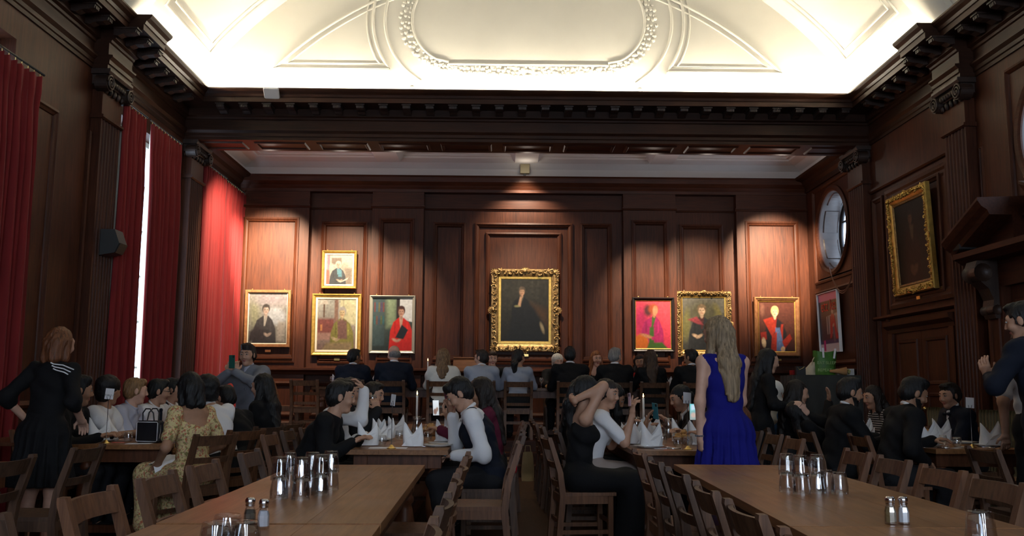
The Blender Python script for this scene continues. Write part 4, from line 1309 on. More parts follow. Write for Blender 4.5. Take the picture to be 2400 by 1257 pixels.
for (ry, n_, lb) in ((10.66, 10, 'olive column radiator by the double door on the right wall'), (9.35, 14, 'olive column radiator beside the pedimented door')):
    r = empty('radiator', (XR - 0.32, ry, 0), label=lb, cat='radiator')
    for k in range(n_):
        y = (k - (n_ - 1) / 2) * 0.062
        MB().tube([(0, y, 0.12), (0, y, 0.98), (0, y, 1.03)], [0.026, 0.026, 0.015], 8).tube([(0.07, y, 0.12), (0.07, y, 0.98), (0.07, y, 1.03)], [0.026, 0.026, 0.015], 8).obj('column', RADM, r)
    MB().tube([(0.035, -(n_ / 2) * 0.062, 0.15), (0.035, (n_ / 2) * 0.062, 0.15)], 0.03, 8).tube([(0.035, -(n_ / 2) * 0.062, 0.95), (0.035, (n_ / 2) * 0.062, 0.95)], 0.03, 8).obj('header', RADM, r)
    MB().box(0.0, 0.07, -(n_ / 2) * 0.05, -(n_ / 2) * 0.05 + 0.03, 0, 0.13).box(0.0, 0.07, (n_ / 2) * 0.05 - 0.03, (n_ / 2) * 0.05, 0, 0.13).obj('foot', RADM, r)

# ------------------------------------------------------------------ tables
def table_kit(name, L, w=0.80, h=0.75, m=M_TABLE, along='y'):
    k = Kit(name)
    bx = lambda mb, a0, a1, b0, b1, z0, z1, bev=0.0: mb.box(a0, a1, b0, b1, z0, z1, bev=bev) if along == 'y' else mb.box(b0, b1, a0, a1, z0, z1, bev=bev)
    # top of three boards
    for i in range(3):
        a0 = -w / 2 + w * i / 3
        k.part('top_board', bx(MB(), a0, a0 + w / 3 - (0.0004 if i < 2 else 0), -L / 2, L / 2, h - 0.038, h, 0.0015), m)
    for s_ in (-1, 1):
        k.part('apron', bx(MB(), s_ * (w / 2 - 0.075) - 0.012, s_ * (w / 2 - 0.075) + 0.012, -L / 2 + 0.14, L / 2 - 0.14, h - 0.15, h - 0.038), M_LEG)
        k.part('end_apron', bx(MB(), -w / 2 + 0.1, w / 2 - 0.1, s_ * (L / 2 - 0.13) - 0.012, s_ * (L / 2 - 0.13) + 0.012, h - 0.15, h - 0.038), M_LEG)
    prof = [(0.050, 0.11), (0.058, 0.12), (0.058, 0.15), (0.045, 0.165), (0.052, 0.18), (0.066, 0.24), (0.070, 0.32), (0.064, 0.42), (0.050, 0.50), (0.042, 0.53), (0.056, 0.545), (0.056, 0.57), (0.046, 0.585), (0.05, 0.60)]
    for sx in (-1, 1):
        for sy in (-1, 1):
            a, b = sx * (w / 2 - 0.11), sy * (L / 2 - 0.16)
            x, y = (a, b) if along == 'y' else (b, a)
            mb = MB().lathe([(r, z * h / 0.75) for r, z in prof], 18, (x, y, 0))
            mb.box(x - 0.055, x + 0.055, y - 0.055, y + 0.055, 0.0, 0.11, 0.006).box(x - 0.055, x + 0.055, y - 0.055, y + 0.055, 0.60 * h / 0.75, h - 0.038, 0.004)
            k.part('leg', mb, M_LEG)
    for s_ in (-1, 1):
        k.part('stretcher', bx(MB(), -w / 2 + 0.11, w / 2 - 0.11, s_ * (L / 2 - 0.16) - 0.03, s_ * (L / 2 - 0.16) + 0.03, 0.03, 0.09), M_LEG)
    k.part('long_stretcher', bx(MB(), -0.035, 0.035, -L / 2 + 0.16, L / 2 - 0.16, 0.03, 0.09), M_LEG)
    return k


T245, T262, T248 = table_kit('refectory_table', 2.45), table_kit('refectory_table', 2.62, 0.84), table_kit('refectory_table', 2.47)
R_ = math.radians
TG = 'refectory tables in the hall'
T245.place((-0.852, 4.565, 0), R_(1.1), 'bare oak table with stacked tumblers in the left foreground', 'table', TG)
T245.place((-0.803, 2.08, 0), R_(1.1), 'bare oak table nearest the camera, left, with glasses at its middle', 'table', TG)
T262.place((1.50, 4.63, 0), R_(-1.7), 'bare oak table with stacked tumblers right of the aisle', 'table', TG)
T262.place((1.42, 2.00, 0), R_(-1.7), 'bare oak table nearest the camera, right, with one stack of tumblers', 'table', TG)
T245.place((-3.42, 4.66, 0), 0, 'bare oak table far left in the foreground, behind dark chairs', 'table', TG)
T245.place((3.92, 4.66, 0), 0, 'bare oak table at the right edge of the foreground', 'table', TG)
T245.place((-3.17, 8.78, 0), R_(1), 'laid dining table nearest the curtains with the small black handbag', 'table', TG)
T248.place((-0.81, 8.36, 0), 0, 'laid dining table left of the aisle with the white menu sheet', 'table', TG)
T248.place((-0.81, 10.85, 0), 0, 'laid dining table left of the aisle, section nearer the steps', 'table', TG)
T248.place((1.44, 8.45, 0), 0, 'laid dining table behind the blue dress', 'table', TG)
T248.place((1.44, 10.94, 0), 0, 'laid dining table right of the aisle, section nearer the steps', 'table', TG)
T245.place((3.95, 8.80, 0), R_(2), 'laid dining table nearest the right wall', 'table', TG)
HT = table_kit('high_table', 3.1, 0.80, 0.75, M_TABLEX, along='x')
HT.place((-1.37, 14.45, ZD), 0, 'high table on the dais, left half', 'table', 'high table on the dais')
HT.place((1.76, 14.45, ZD), 0, 'high table on the dais, right half', 'table', 'high table on the dais')
st = Kit('side_table')
st.part('top', MB().box(-0.3, 0.3, -0.45, 0.45, 0.73, 0.76, 0.004), M_LEG)
for sx in (-1, 1):
    for sy in (-1, 1):
        st.part('leg', MB().box(sx * 0.25 - 0.025, sx * 0.25 + 0.025, sy * 0.4 - 0.025, sy * 0.4 + 0.025, 0, 0.73), M_LEG)
st.place((-4.18, 8.05, 0), 0, 'small side table by the curtain at the left edge', 'table')

# sideboard under a black cloth, on the dais by the right wall
CL = mat('black_tablecloth', (0.035, 0.037, 0.036), rough=0.9, bump=0.2, bscale=40)
sb = empty('covered_sideboard', (4.84, 13.80, ZD), label='sideboard under a black cloth with bags on it', cat='sideboard')
mb = MB().box(-0.44, 0.44, -0.33, 0.33, 0, 0.96)
mb.obj('carcass', M_LEG, sb)
mb = MB()
nn = 60
per = [(-0.49, 0.35), (-0.49, -0.36), (0.49, -0.36), (0.49, 0.35)]
loop = []
for i in range(3):
    for t in range(nn // 3):
        f = t / (nn // 3)
        loop.append((per[i][0] + (per[i + 1][0] - per[i][0]) * f, per[i][1] + (per[i + 1][1] - per[i][1]) * f))
loop.append(per[3])
rows = [(0.975, 0.0), (0.965, 0.008), (0.7, 0.014), (0.35, 0.022), (0.03, 0.028)]
for z, am in rows:
    for i, (x, y) in enumerate(loop):
        k = 1 + am * math.sin(i * 1.25) / 0.45 + am
        mb.v.append((x * k, y * k, z))
n1 = len(loop)
for j in range(len(rows) - 1):
    for i in range(n1 - 1):
        mb.f.append([j * n1 + i, j * n1 + i + 1, j * n1 + n1 + i + 1, j * n1 + n1 + i]); mb.m.append(0); mb.sm.append(True)
mb.f.append(list(range(n1))); mb.m.append(0); mb.sm.append(False)
cl = mb.obj('black_tablecloth', CL)
cl.location = sb.location
tag(cl, 'black cloth draped over the sideboard by the right wall', 'tablecloth')
ZS = ZD + 0.975

# ------------------------------------------------------------------ chairs
def chair_kit(m):
    k = Kit('oak_chair')
    seat = MB()
    nx_, ny_ = 6, 6
    for z, dish in ((0.455, 1), (0.430, 0)):
        for j in range(ny_ + 1):
            for i in range(nx_ + 1):
                u, v = i / nx_ * 2 - 1, j / ny_ * 2 - 1
                seat.v.append(((0.205 + 0.015 * v) * u, 0.20 * v + 0.01, z - dish * 0.012 * (1 - u * u) * (1 - v * v)))
    n2 = (nx_ + 1) * (ny_ + 1)
    for l in range(2):
        for j in range(ny_):
            for i in range(nx_):
                b = l * n2 + j * (nx_ + 1) + i
                seat.f.append([b, b + 1, b + nx_ + 2, b + nx_ + 1]); seat.m.append(0); seat.sm.append(False)
    rim = [j for j in range(nx_ + 1)] + [j * (nx_ + 1) + nx_ for j in range(1, ny_ + 1)] + [ny_ * (nx_ + 1) + i for i in range(nx_ - 1, -1, -1)] + [j * (nx_ + 1) for j in range(ny_ - 1, 0, -1)]
    for i in range(len(rim)):
        a, b = rim[i], rim[(i + 1) % len(rim)]
        seat.f.append([a, b, n2 + b, n2 + a]); seat.m.append(0); seat.sm.append(False)
    k.part('seat', seat, m)
    for s_ in (-1, 1):
        x = s_ * 0.195
        # back post: splayed leg, then raked back
        sec = [(-0.235, 0.0, 0.040), (-0.195, 0.43, 0.046), (-0.215, 0.60, 0.042), (-0.292, 0.845, 0.034), (-0.294, 0.862, 0.026)]
        mb = MB()
        for y, z, d in sec:
            mb.v += [(x - 0.0205, y - d / 2, z), (x + 0.0205, y - d / 2, z), (x + 0.0205, y + d / 2, z), (x - 0.0205, y + d / 2, z)]
        for l in range(len(sec) - 1):
            for i in range(4):
                j = (i + 1) % 4
                mb.f.append([l * 4 + i, l * 4 + j, l * 4 + 4 + j, l * 4 + 4 + i]); mb.m.append(0); mb.sm.append(False)
        mb.f.append([16, 17, 18, 19]); mb.m.append(0); mb.sm.append(False)
        k.part('back_post', mb, m)
        k.part('leg', MB().box(s_ * 0.19 - 0.02, s_ * 0.19 + 0.02, 0.15, 0.19, 0, 0.43, 0.003), m)
    for zc, hh, name in ((0.805, 0.078, 'top_rail'), (0.652, 0.046, 'back_rail'), (0.512, 0.042, 'back_rail')):
        yc = np.interp(zc, [0.43, 0.60, 0.845], [-0.195, -0.215, -0.292])
        mb = MB()
        N = 8
        for i in range(N + 1):
            u = i / N * 2 - 1
            y = yc - 0.034 * (1 - u * u) + 0.008
            lean = 0.31 * (hh / 2) if zc > 0.6 else 0.1 * hh / 2
            mb.v += [(u * 0.18, y + 0.008 + lean, zc - hh / 2), (u * 0.18, y - 0.010 + lean, zc - hh / 2), (u * 0.18, y - 0.010 - lean, zc + hh / 2), (u * 0.18, y + 0.008 - lean, zc + hh / 2)]
        for i in range(N):
            for q in range(4):
                r = (q + 1) % 4
                mb.f.append([i * 4 + q, i * 4 + r, i * 4 + 4 + r, i * 4 + 4 + q]); mb.m.append(0); mb.sm.append(False)
        mb.f += [[0, 1, 2, 3], [N * 4 + 3, N * 4 + 2, N * 4 + 1, N * 4]]; mb.m += [0, 0]; mb.sm += [False, False]
        k.part(name, mb, m)
    k.part('seat_rail', MB().box(-0.17, 0.17, 0.16, 0.18, 0.37, 0.43), m)
    k.part('seat_rail', MB().box(-0.17, 0.17, -0.21, -0.19, 0.37, 0.43), m)
    for s_ in (-1, 1):
        k.part('seat_rail', MB().box(s_ * 0.19 - 0.01, s_ * 0.19 + 0.01, -0.19, 0.15, 0.37, 0.43), m)
        k.part('stretcher', MB().box(s_ * 0.19 - 0.009, s_ * 0.19 + 0.009, -0.215, 0.15, 0.15, 0.18), m)
    k.part('stretcher', MB().box(-0.18, 0.18, 0.16, 0.178, 0.22, 0.25), m)
    k.part('stretcher', MB().box(-0.18, 0.18, -0.222, -0.205, 0.22, 0.25), m)
    return k


CHK = [chair_kit(m) for m in CH]
_cn = [0]
CG = 'oak ladder-back chairs'
EW, WE, NS, SN = -PI / 2, PI / 2, 0.0, PI        # sitter faces: +X, -X, +Y, -Y


def chair(x, y, rz, label, z=0.0, k=None):
    _cn[0] += 1
    kit = CHK[(k if k is not None else _cn[0]) % 3]
    return kit.place((x, y, z), rz + random.uniform(-0.03, 0.03), label, 'chair', CG)


ORD = ['first', 'second', 'third', 'fourth', 'fifth', 'sixth']
for i, y in enumerate((5.40, 4.57, 3.97, 3.33, 2.55)):
    chair(-1.175, y, EW, 'oak chair on the window side of the left foreground table, %s from its far end' % ORD[i], k=(2, 0, 0, 1, 2)[i])
for i, y in enumerate((5.22, 4.50, 3.86, 3.15, 2.52)):
    chair(-0.485, y, WE, 'oak chair on the aisle side of the left foreground table, %s from its far end' % ORD[i], k=(1, 1, 0, 2, 0)[i])
for i, y in enumerate((5.56, 4.91, 4.27, 3.61, 3.01, 2.36)):
    chair(1.13 - 0.012 * i, y, EW, 'oak chair on the aisle side of the right foreground table, %s from its far end' % ORD[i], k=(1, 2, 2, 0, 0, 1)[i])
for i, y in enumerate((5.76, 5.16, 4.52, 3.96)):
    chair(1.945 - 0.03 * i, y, WE, 'oak chair on the wall side of the right foreground table, %s from its far end' % ORD[i], k=(1, 0, 1, 0)[i])
chair(3.48, 6.05, EW, 'oak chair in front of the person at the right edge', k=2)
chair(-2.85, 5.74, WE, 'dark oak chair with a chalky mark, before the person standing in black', k=2)
chair(-2.83, 4.83, WE, 'dark oak chair cut by the left edge of the picture', k=2)
chair(-0.17, 6.32, WE, 'empty oak chair standing sideways in the aisle', k=1)
for y, t in ((9.85, 'first'), (10.5, 'second'), (11.2, 'third')):
    chair(-1.60, y, EW, 'empty oak chair between the window tables and the left aisle table, %s beyond the diners' % t)
for y, t in ((9.72, 'nearest'), (10.35, 'middle'), (11.0, 'farthest')):
    chair(0.66, y, EW, 'empty oak chair beside the steps in the aisle, %s of the three' % t)
for y, t in ((7.2, 'nearer'), (9.75, 'farther')):
    chair(2.02, y, WE, 'empty oak chair behind the blue dress, %s one' % t)
for y, t in ((9.5, 'nearer'), (10.2, 'farther')):
    chair(-0.05, y, WE, 'empty oak chair by the steps beside the left aisle table, %s one' % t)
chair(4.58, 8.2, WE, 'empty oak chair with its back to the olive radiators', k=1)
chair(4.62, 9.55, WE, 'empty oak chair between the radiators and the bow tie', k=1)
chair(-2.9, 13.76, NS, 'empty oak chair at the left end of the high table, back to the hall', ZD, 1)
chair(-3.35, 14.42, EW, 'oak chair at the head of the high table, turned sideways', ZD, 1)
chair(-3.95, 8.95, WE, 'oak chair at the side table by the curtain', k=2)

# ------------------------------------------------------------------ tableware
def napkin_mesh(seed):
    rn = random.Random(seed)
    mb = MB()
    n, rows = 36, 9
    sk = rn.uniform(-0.12, 0.12)
    tw = rn.uniform(0.02, 0.05)
    for side in range(2):
        for j in range(rows + 1):
            t = j / rows
            for i in range(n):
                a = 2 * PI * i / n
                c, s_ = math.cos(a), math.sin(a)
                H = 0.085 + (0.095 + 0.012 * (1 if c > 0 else -1) * sk * 5) * abs(c) ** 1.3
                z = H * t
                rx = 0.083 * (1 - 0.12 * t + 0.10 * math.sin(PI * t) * 0.5)
                ry = 0.050 * (1 - 0.55 * t * t)
                fold = 0.004 * math.sin(3 * a + 4 * t)
                q = 0.96 if side else 1.0
                mb.v.append(((rx + fold) * c * q + sk * 0.15 * z, (ry + fold) * s_ * q + tw * z * (c > 0), z))
    for side in range(2):
        for j in range(rows):
            for i in range(n):
                b = side * (rows + 1) * n
                mb.f.append([b + j * n + i, b + j * n + (i + 1) % n, b + (j + 1) * n + (i + 1) % n, b + (j + 1) * n + i]); mb.m.append(0); mb.sm.append(True)
    o = (rows + 1) * n
    for i in range(n):
        i2 = (i + 1) % n
        mb.f.append([rows * n + i, rows * n + i2, o + rows * n + i2, o + rows * n + i]); mb.m.append(0); mb.sm.append(False)
    # overlapping diagonal flap
    mb.add([(-0.075, -0.046, 0.0), (0.03, -0.055, 0.0), (0.075, -0.030, 0.10), (0.0, -0.046, 0.075)], [(0, 1, 2, 3)])
    return mb.mesh('folded_napkin', M_LINEN)


NAPS = [napkin_mesh(i) for i in range(5)]
NG = 'folded white napkins on the dining tables'


def napkin(x, y, label, z=0.757, rz=None, s=1.0):
    o = link('folded_napkin', NAPS[random.randrange(5)])
    o.location = (x, y, z)
    o.rotation_euler = (0, 0, random.uniform(-0.5, 0.5) if rz is None else rz)
    o.scale = (s, s, s)
    return tag(o, label, 'napkin', NG)


TZ = 0.75
PLATE = MB().lathe([(0.001, 0.004), (0.07, 0.004), (0.075, 0.0), (0.08, 0.004), (0.125, 0.018), (0.126, 0.021), (0.08, 0.009), (0.001, 0.008)], 36, cap=False).mesh('plate', M_CHINA)
PG = 'white dinner plates'


def plate(x, y, label, z=TZ):
    o = link('plate', PLATE)
    o.location = (x, y, z)
    return tag(o, label, 'plate', PG)


def facet(a, z):
    return 1 + 0.035 * math.cos(9 * a) * (1 if 0.02 < z < 0.095 else 0)


# tumbler standing on its rim
TUM = MB().lathe([(0.0405, 0.0), (0.0405, 0.012), (0.039, 0.03), (0.0345, 0.07), (0.031, 0.098), (0.029, 0.102), (0.001, 0.102), (0.001, 0.092), (0.027, 0.090), (0.0325, 0.068), (0.0375, 0.03), (0.0385, 0.0), (0.0405, 0.0)], 36, cap=False, facet=facet).mesh('tumbler', M_GLASS)
GLS = MB().lathe([(0.001, 0.0), (0.024, 0.0), (0.033, 0.012), (0.040, 0.035), (0.039, 0.06), (0.034, 0.085), (0.0325, 0.085), (0.0375, 0.06), (0.0385, 0.035), (0.032, 0.015), (0.001, 0.010)], 28, cap=False).mesh('stemless_glass', M_GLASS)
WIN_ = MB().lathe([(0.001, 0.0), (0.032, 0.0), (0.030, 0.004), (0.005, 0.012), (0.004, 0.07), (0.008, 0.078), (0.030, 0.10), (0.036, 0.13), (0.031, 0.165), (0.030, 0.165), (0.034, 0.13), (0.028, 0.102), (0.001, 0.084)], 24, cap=False).mesh('wine_glass', M_GLASS)


def tumbler(x, y, label, z=TZ):
    o = link('tumbler', TUM)
    o.location = (x, y, z)
    o.rotation_euler = (0, 0, random.uniform(0, 6))
    return tag(o, label, 'glass', 'upturned tumblers on the bare tables')


def glass_at(x, y, label, z=TZ, me=None, nm='stemless_glass'):
    o = link(nm, me or GLS)
    o.location = (x, y, z)
    return tag(o, label, 'glass', 'drinking glasses on the laid tables')


def stack(x, y, where, two=True):
    tumbler(x, y, ('lower upturned tumbler of the stack ' if two else 'single upturned tumbler ') + where)
    if two:
        tumbler(x, y, 'upper upturned tumbler of the stack ' + where, TZ + 0.080)


for x, y, w_ in ((-0.965, 4.05, 'at the left front of the left group'), (-0.865, 4.02, 'at the middle front of the left group'), (-0.985, 4.30, 'at the left back of the left group'),
                 (-0.815, 4.19, 'at the right front of the left group'), (-0.880, 4.32, 'at the middle back of the left group'), (-0.808, 4.40, 'at the right back of the left group')):
    stack(x, y, w_)
for x, y, w_, two in ((1.375, 4.42, 'leftmost of the right group', True), (1.41, 4.32, 'in front of the right group, second from left', True), (1.505, 4.37, 'third from left in the right group', True),
                      (1.575, 4.46, 'half hidden at the back of the right group', False), (1.60, 4.35, 'rightmost of the right group', False)):
    stack(x, y, w_, two)
stack(-0.645, 2.12, 'by the bottom edge, left table, front left')
stack(-0.585, 2.14, 'by the bottom edge, left table, front right')
stack(-0.655, 2.24, 'by the bottom edge, left table, at the back')
stack(1.235, 2.38, 'in the bottom right corner')
stack(1.32, 2.36, 'right of the tall stack at bottom right', False)
stack(1.19, 2.30, 'left of the tall stack at bottom right', False)

M_SALT = mat('salt', (0.85, 0.88, 0.95), rough=0.9)
M_PEPW = mat('ground_white_pepper', (0.30, 0.22, 0.10), rough=0.9)
M_PEPB = mat('ground_black_pepper', (0.10, 0.09, 0.07), rough=0.9)


def shaker(x, y, m, fill, label):
    oct_ = lambda a, z: 1 / max(abs(math.cos(((a + PI / 8) % (PI / 4)) - PI / 8)), 0.9)
    r = empty('shaker', (x, y, TZ), 0.3, label=label, cat='shaker')
    MB().lathe([(0.001, 0.0), (0.020, 0.0), (0.0215, 0.004), (0.0215, 0.045), (0.017, 0.062), (0.0145, 0.066), (0.0145, 0.076), (0.0125, 0.076), (0.0125, 0.066), (0.015, 0.060), (0.0195, 0.044), (0.0195, 0.008), (0.001, 0.006)], 8, cap=False, smooth=False).obj('glass_body', M_GLASS, r)
    MB().lathe([(0.001, 0.0065), (0.0188, 0.0085), (0.0188, min(0.043, fill)), (0.0145, fill), (0.001, fill + 0.001)], 8, cap=False, smooth=False).obj('contents', m, r)
    MB().lathe([(0.0155, 0.070), (0.0165, 0.074), (0.0155, 0.078), (0.0175, 0.082), (0.0175, 0.092), (0.013, 0.099), (0.001, 0.1)], 20, cap=False).obj('cap', M_CHROME, r)


shaker(-0.818, 3.22, M_SALT, 0.060, 'salt shaker with steel cap on the left foreground table')
shaker(-0.876, 3.26, M_PEPB, 0.058, 'dark pepper shaker with steel cap on the left foreground table')
shaker(1.478, 3.39, M_SALT, 0.060, 'salt shaker with steel cap on the right foreground table')
shaker(1.430, 3.39, M_PEPW, 0.060, 'tan pepper shaker beside the salt on the right foreground table')


def table_sign(x, y, label, txt=None, h=0.36, rz=0.0, card=True, z=TZ):
    r = empty('table_sign', (x, y, z), rz, label=label, cat='sign', group='table number stands')
    MB().lathe([(0.036, 0.0), (0.037, 0.004), (0.03, 0.008), (0.020, 0.014), (0.014, 0.024), (0.006, 0.030), (0.001, 0.031)], 20).obj('base', M_BRASS, r)
    MB().tube([(0, 0, 0.02), (0, 0, h)], 0.003, 8).obj('rod', mat('dark_steel', (0.2, 0.2, 0.21), rough=0.35, metal=0.9), r)
    MB().tube([(0, 0, h), (-0.012, 0, h + 0.01), (-0.014, -0.002, h + 0.03)], 0.002, 6).tube([(0, 0, h), (0.012, 0, h + 0.01), (0.014, -0.002, h + 0.03)], 0.002, 6).obj('clip', M_BLACK, r)
    if card:
        c = MB().box(-0.036, 0.036, -0.001, 0.001, 0.0, 0.09).obj('card', M_PAPER, r)
        c.location = (0, 0.001, h + 0.005)
        c.rotation_euler = (R_(-4), R_(4), 0)
        if txt:
            text('lettering', txt, 0.021, (0, -0.0018, 0.032), (PI / 2, 0, 0), M_INK, c, 0.0003)
    return r


table_sign(-3.30, 7.72, 'table number card on a stand beside the black handbag', 'TABLE 1')
table_sign(-0.865, 7.28, 'table number card turned sideways on the left aisle table', '14', 0.33, R_(-55))
table_sign(1.50, 7.36, 'tall brass-footed card stand beside the bread bowl', None, 0.36, R_(20))
table_sign(4.02, 7.80, 'blank white card on a stand at the table by the right wall', None, 0.33, R_(0))


def candle(x, y, z, label, h=0.17, stick=True, slab=None):
    if stick:
        s_ = empty('candlestick', (x, y, z), label=slab, cat='candlestick', group='silver candlesticks')
        MB().lathe([(0.045, 0.0), (0.046, 0.006), (0.03, 0.014), (0.012, 0.024), (0.010, 0.05), (0.016, 0.065), (0.009, 0.08), (0.009, 0.13), (0.016, 0.142), (0.011, 0.155)], 20).obj('stem', M_SILVER, s_)
        MB().lathe([(0.011, 0.152), (0.030, 0.156), (0.031, 0.160), (0.014, 0.163), (0.014, 0.182), (0.016, 0.184)], 20).obj('drip_pan', M_SILVER, s_)
        z += 0.178
    c = empty('candle', (x, y, z), label=label, cat='candle', group='lit white table candles')
    MB().lathe([(0.0115, 0.0), (0.0112, h - 0.004), (0.009, h), (0.001, h - 0.003)], 16).obj('wax', M_WAX, c)
    MB().tube([(0, 0, h - 0.004), (0, 0, h + 0.012)], 0.0012, 5).obj('wick', M_INK, c)
    MB().lathe([(0.0005, h + 0.004), (0.005, h + 0.010), (0.0062, h + 0.018), (0.004, h + 0.030), (0.0004, h + 0.046)], 12, cap=False).obj('flame', M_FLAME, c)
    return c


candle(-0.86, 9.35, TZ, 'lit candle on the left aisle table', 0.22, slab='silver candlestick on the left aisle table')
candle(1.44, 9.25, TZ, 'lit candle behind the hands on the table right of the aisle', 0.21, slab='silver candlestick on the table behind the blue dress')
candle(3.62, 9.30, TZ, 'lit candle between the two dinner jackets at the right table', 0.20, slab='silver candlestick on the right wall table')
candle(-1.17, 14.45, ZD + TZ, 'lit candle on the high table left of the white blouse', 0.24, slab='silver candlestick at the left of the high table')
candle(1.86, 14.45, ZD + TZ, 'lit candle on the high table beside the black suits', 0.24, slab='silver candlestick at the right of the high table')

JUG = MB().lathe([(0.001, 0.0), (0.044, 0.0), (0.052, 0.02), (0.055, 0.07), (0.046, 0.12), (0.038, 0.155), (0.040, 0.19), (0.043, 0.205), (0.041, 0.205), (0.0365, 0.17), (0.037, 0.15), (0.044, 0.118), (0.053, 0.07), (0.050, 0.024), (0.001, 0.010)], 28, cap=False)


def jug(x, y, label, z=TZ, rz=0.0):
    r = empty('glass_jug', (x, y, z), rz, label=label, cat='jug', group='glass water jugs')
    link('body', JUGM, r)
    link('handle', JUGH, r)
    link('water', JUGW, r)


JUGM = JUG.mesh('jug_body', M_GLASS)
JUGH = MB().tube([(0.038, 0, 0.18), (0.075, 0, 0.185), (0.09, 0, 0.15), (0.085, 0, 0.09), (0.052, 0, 0.06)], 0.006, 8).mesh('jug_handle', M_GLASS)
JUGW = MB().lathe([(0.001, 0.0105), (0.049, 0.025), (0.052, 0.07), (0.047, 0.10), (0.001, 0.10)], 24, cap=False).mesh('jug_water', glass('water', (0.95, 0.98, 1), 0.0, 1.33))
jug(-0.80, 8.75, 'glass water jug on the left aisle table', rz=0.3)
jug(1.60, 8.75, 'glass water jug behind the bread bowl', rz=-0.4)
jug(1.33, 9.0, 'glass water jug among the napkins right of the aisle', rz=1.0)
jug(-3.02, 8.55, 'glass water jug behind the black handbag', rz=2)


def bread_bowl(x, y, label, z=TZ, n=6):
    b = MB().lathe([(0.001, 0.0), (0.055, 0.0), (0.075, 0.012), (0.098, 0.055), (0.102, 0.062), (0.097, 0.060), (0.072, 0.018), (0.001, 0.010)], 28, cap=False).obj('bread_bowl', M_BOWL)
    b.location = (x, y, z)
    tag(b, 'wooden bowl of bread ' + label, 'bowl', 'bread bowls')
    rn = random.Random(int(x * 100))
    for k in range(n):
        a = (0, 1.25, 1.9, PI, -1.5, 0)[k]
        rr = 0.052 if k < n - 1 else 0.0
        mb = MB().ball((0, 0, 0), 0.034, 12, 8, (1.25, 0.85, 0.75))
        for q in range(3):
            mb.tube([(-0.02 + 0.02 * q, -0.015, 0.024), (-0.014 + 0.02 * q, 0.015, 0.024)], 0.004, 5)
        o = mb.obj('bread_roll', M_BREAD)
        o.location = (x + rr * math.cos(a), y + rr * math.sin(a), z + (0.062 if k < n - 1 else 0.098))
        o.rotation_euler = (rn.uniform(-.4, .4), rn.uniform(-.4, .4), rn.uniform(0, 6))
        tag(o, ['crusty bread roll on the right', 'crusty bread roll at the back right', 'crusty bread roll at the back left', 'crusty bread roll on the left', 'crusty bread roll at the front', 'topmost crusty bread roll'][k] + ' in the bowl ' + label, 'bread', 'bread rolls ' + label)


bread_bowl(1.62, 8.12, 'by the blue dress')
bread_bowl(3.98, 8.55, 'on the right wall table')
bread_bowl(-0.70, 9.15, 'on the left aisle table')

# napkins and plates of each laid table
for x, y, rz, lb in ((-1.10, 7.60, 0.1, 'napkin folded to two sharp points before the person in black'), (-1.10, 8.30, 0.9, 'napkin before the raised white sleeve'), (-1.08, 8.62, 0.4, 'napkin before the drinking person'),
                     (-1.06, 9.25, 0.2, 'napkin behind the jug on the left aisle table'), (-0.72, 7.52, -0.3, 'napkin folded to a single hood right of the sign stand'), (-0.50, 8.05, -0.6, 'tall napkin before the navy waistcoat'),
                     (-0.46, 8.75, -0.3, 'napkin leaning behind the tall napkin')):
    napkin(x, y, 'white ' + lb, rz=rz, s=1.06)
for x, y, rz, lb in ((1.24, 7.55, 0.2, 'large pointed napkin at the corner of the table behind the blue dress'), (1.20, 8.05, 0.8, 'napkin beside the raised elbow'), (1.30, 8.7, 0.4, 'tall napkin behind the corner napkin'),
                     (1.72, 7.92, -0.2, 'napkin by the blue dress, nearer one'), (1.66, 8.42, -0.4, 'napkin by the hand over the mouth'), (1.25, 9.3, 0.2, 'napkin left of the candle right of the aisle'), (1.56, 9.4, 0.5, 'napkin before the white collar')):
    napkin(x, y, 'white ' + lb, rz=rz, s=1.12)
for x, y, rz, lb in ((3.72, 7.95, 0.3, 'napkin before the nearer dinner jacket, front one'), (3.70, 8.25, 0.2, 'napkin before the nearer dinner jacket, rear one'), (4.22, 8.75, 0.1, 'napkin before the bow tie'),
                     (4.26, 7.95, 0.0, 'tall napkin right of the blank card'), (3.58, 8.95, 0.6, 'twisted napkin under the right hand candle')):
    napkin(x, y, 'white ' + lb, rz=rz, s=1.15)
for x, y, rz, lb in ((-3.46, 7.95, 0.4, 'napkin behind the table number card by the curtains'), (-3.0, 9.1, 0.2, 'napkin before the diners on the window side')):
    napkin(x, y, 'white ' + lb, rz=rz, s=1.08)
for i, x in enumerate((-2.55, -2.05, 0.95, 2.02, 2.62, 3.05)):
    napkin(x, 14.22, 'white napkin standing on the high table, %s from the left' % ORD[i], ZD + 0.757, 0.2 * i, 1.05)
for x, y, lb in ((-0.52, 7.55, 'before the navy waistcoat, nearest the table end'), (-0.50, 7.85, 'before the navy waistcoat, under the tall napkin'), (-1.10, 8.30, 'by the white sleeve'), (-0.50, 8.75, 'halfway down the left aisle table'),
                 (1.22, 7.57, 'under the large pointed napkin'), (1.22, 8.10, 'beside the raised elbow'), (3.72, 7.98, 'before the nearer dinner jacket'), (4.26, 7.98, 'right of the blank card'), (4.25, 8.4, 'behind the blank card'),
                 (-3.46, 7.98, 'by the table number card'), (-2.92, 8.20, 'before the floral dress')):
    plate(x, y, 'white dinner plate ' + lb)
plate(-4.15, 8.15, 'white plate on the side table by the curtain', 0.76)
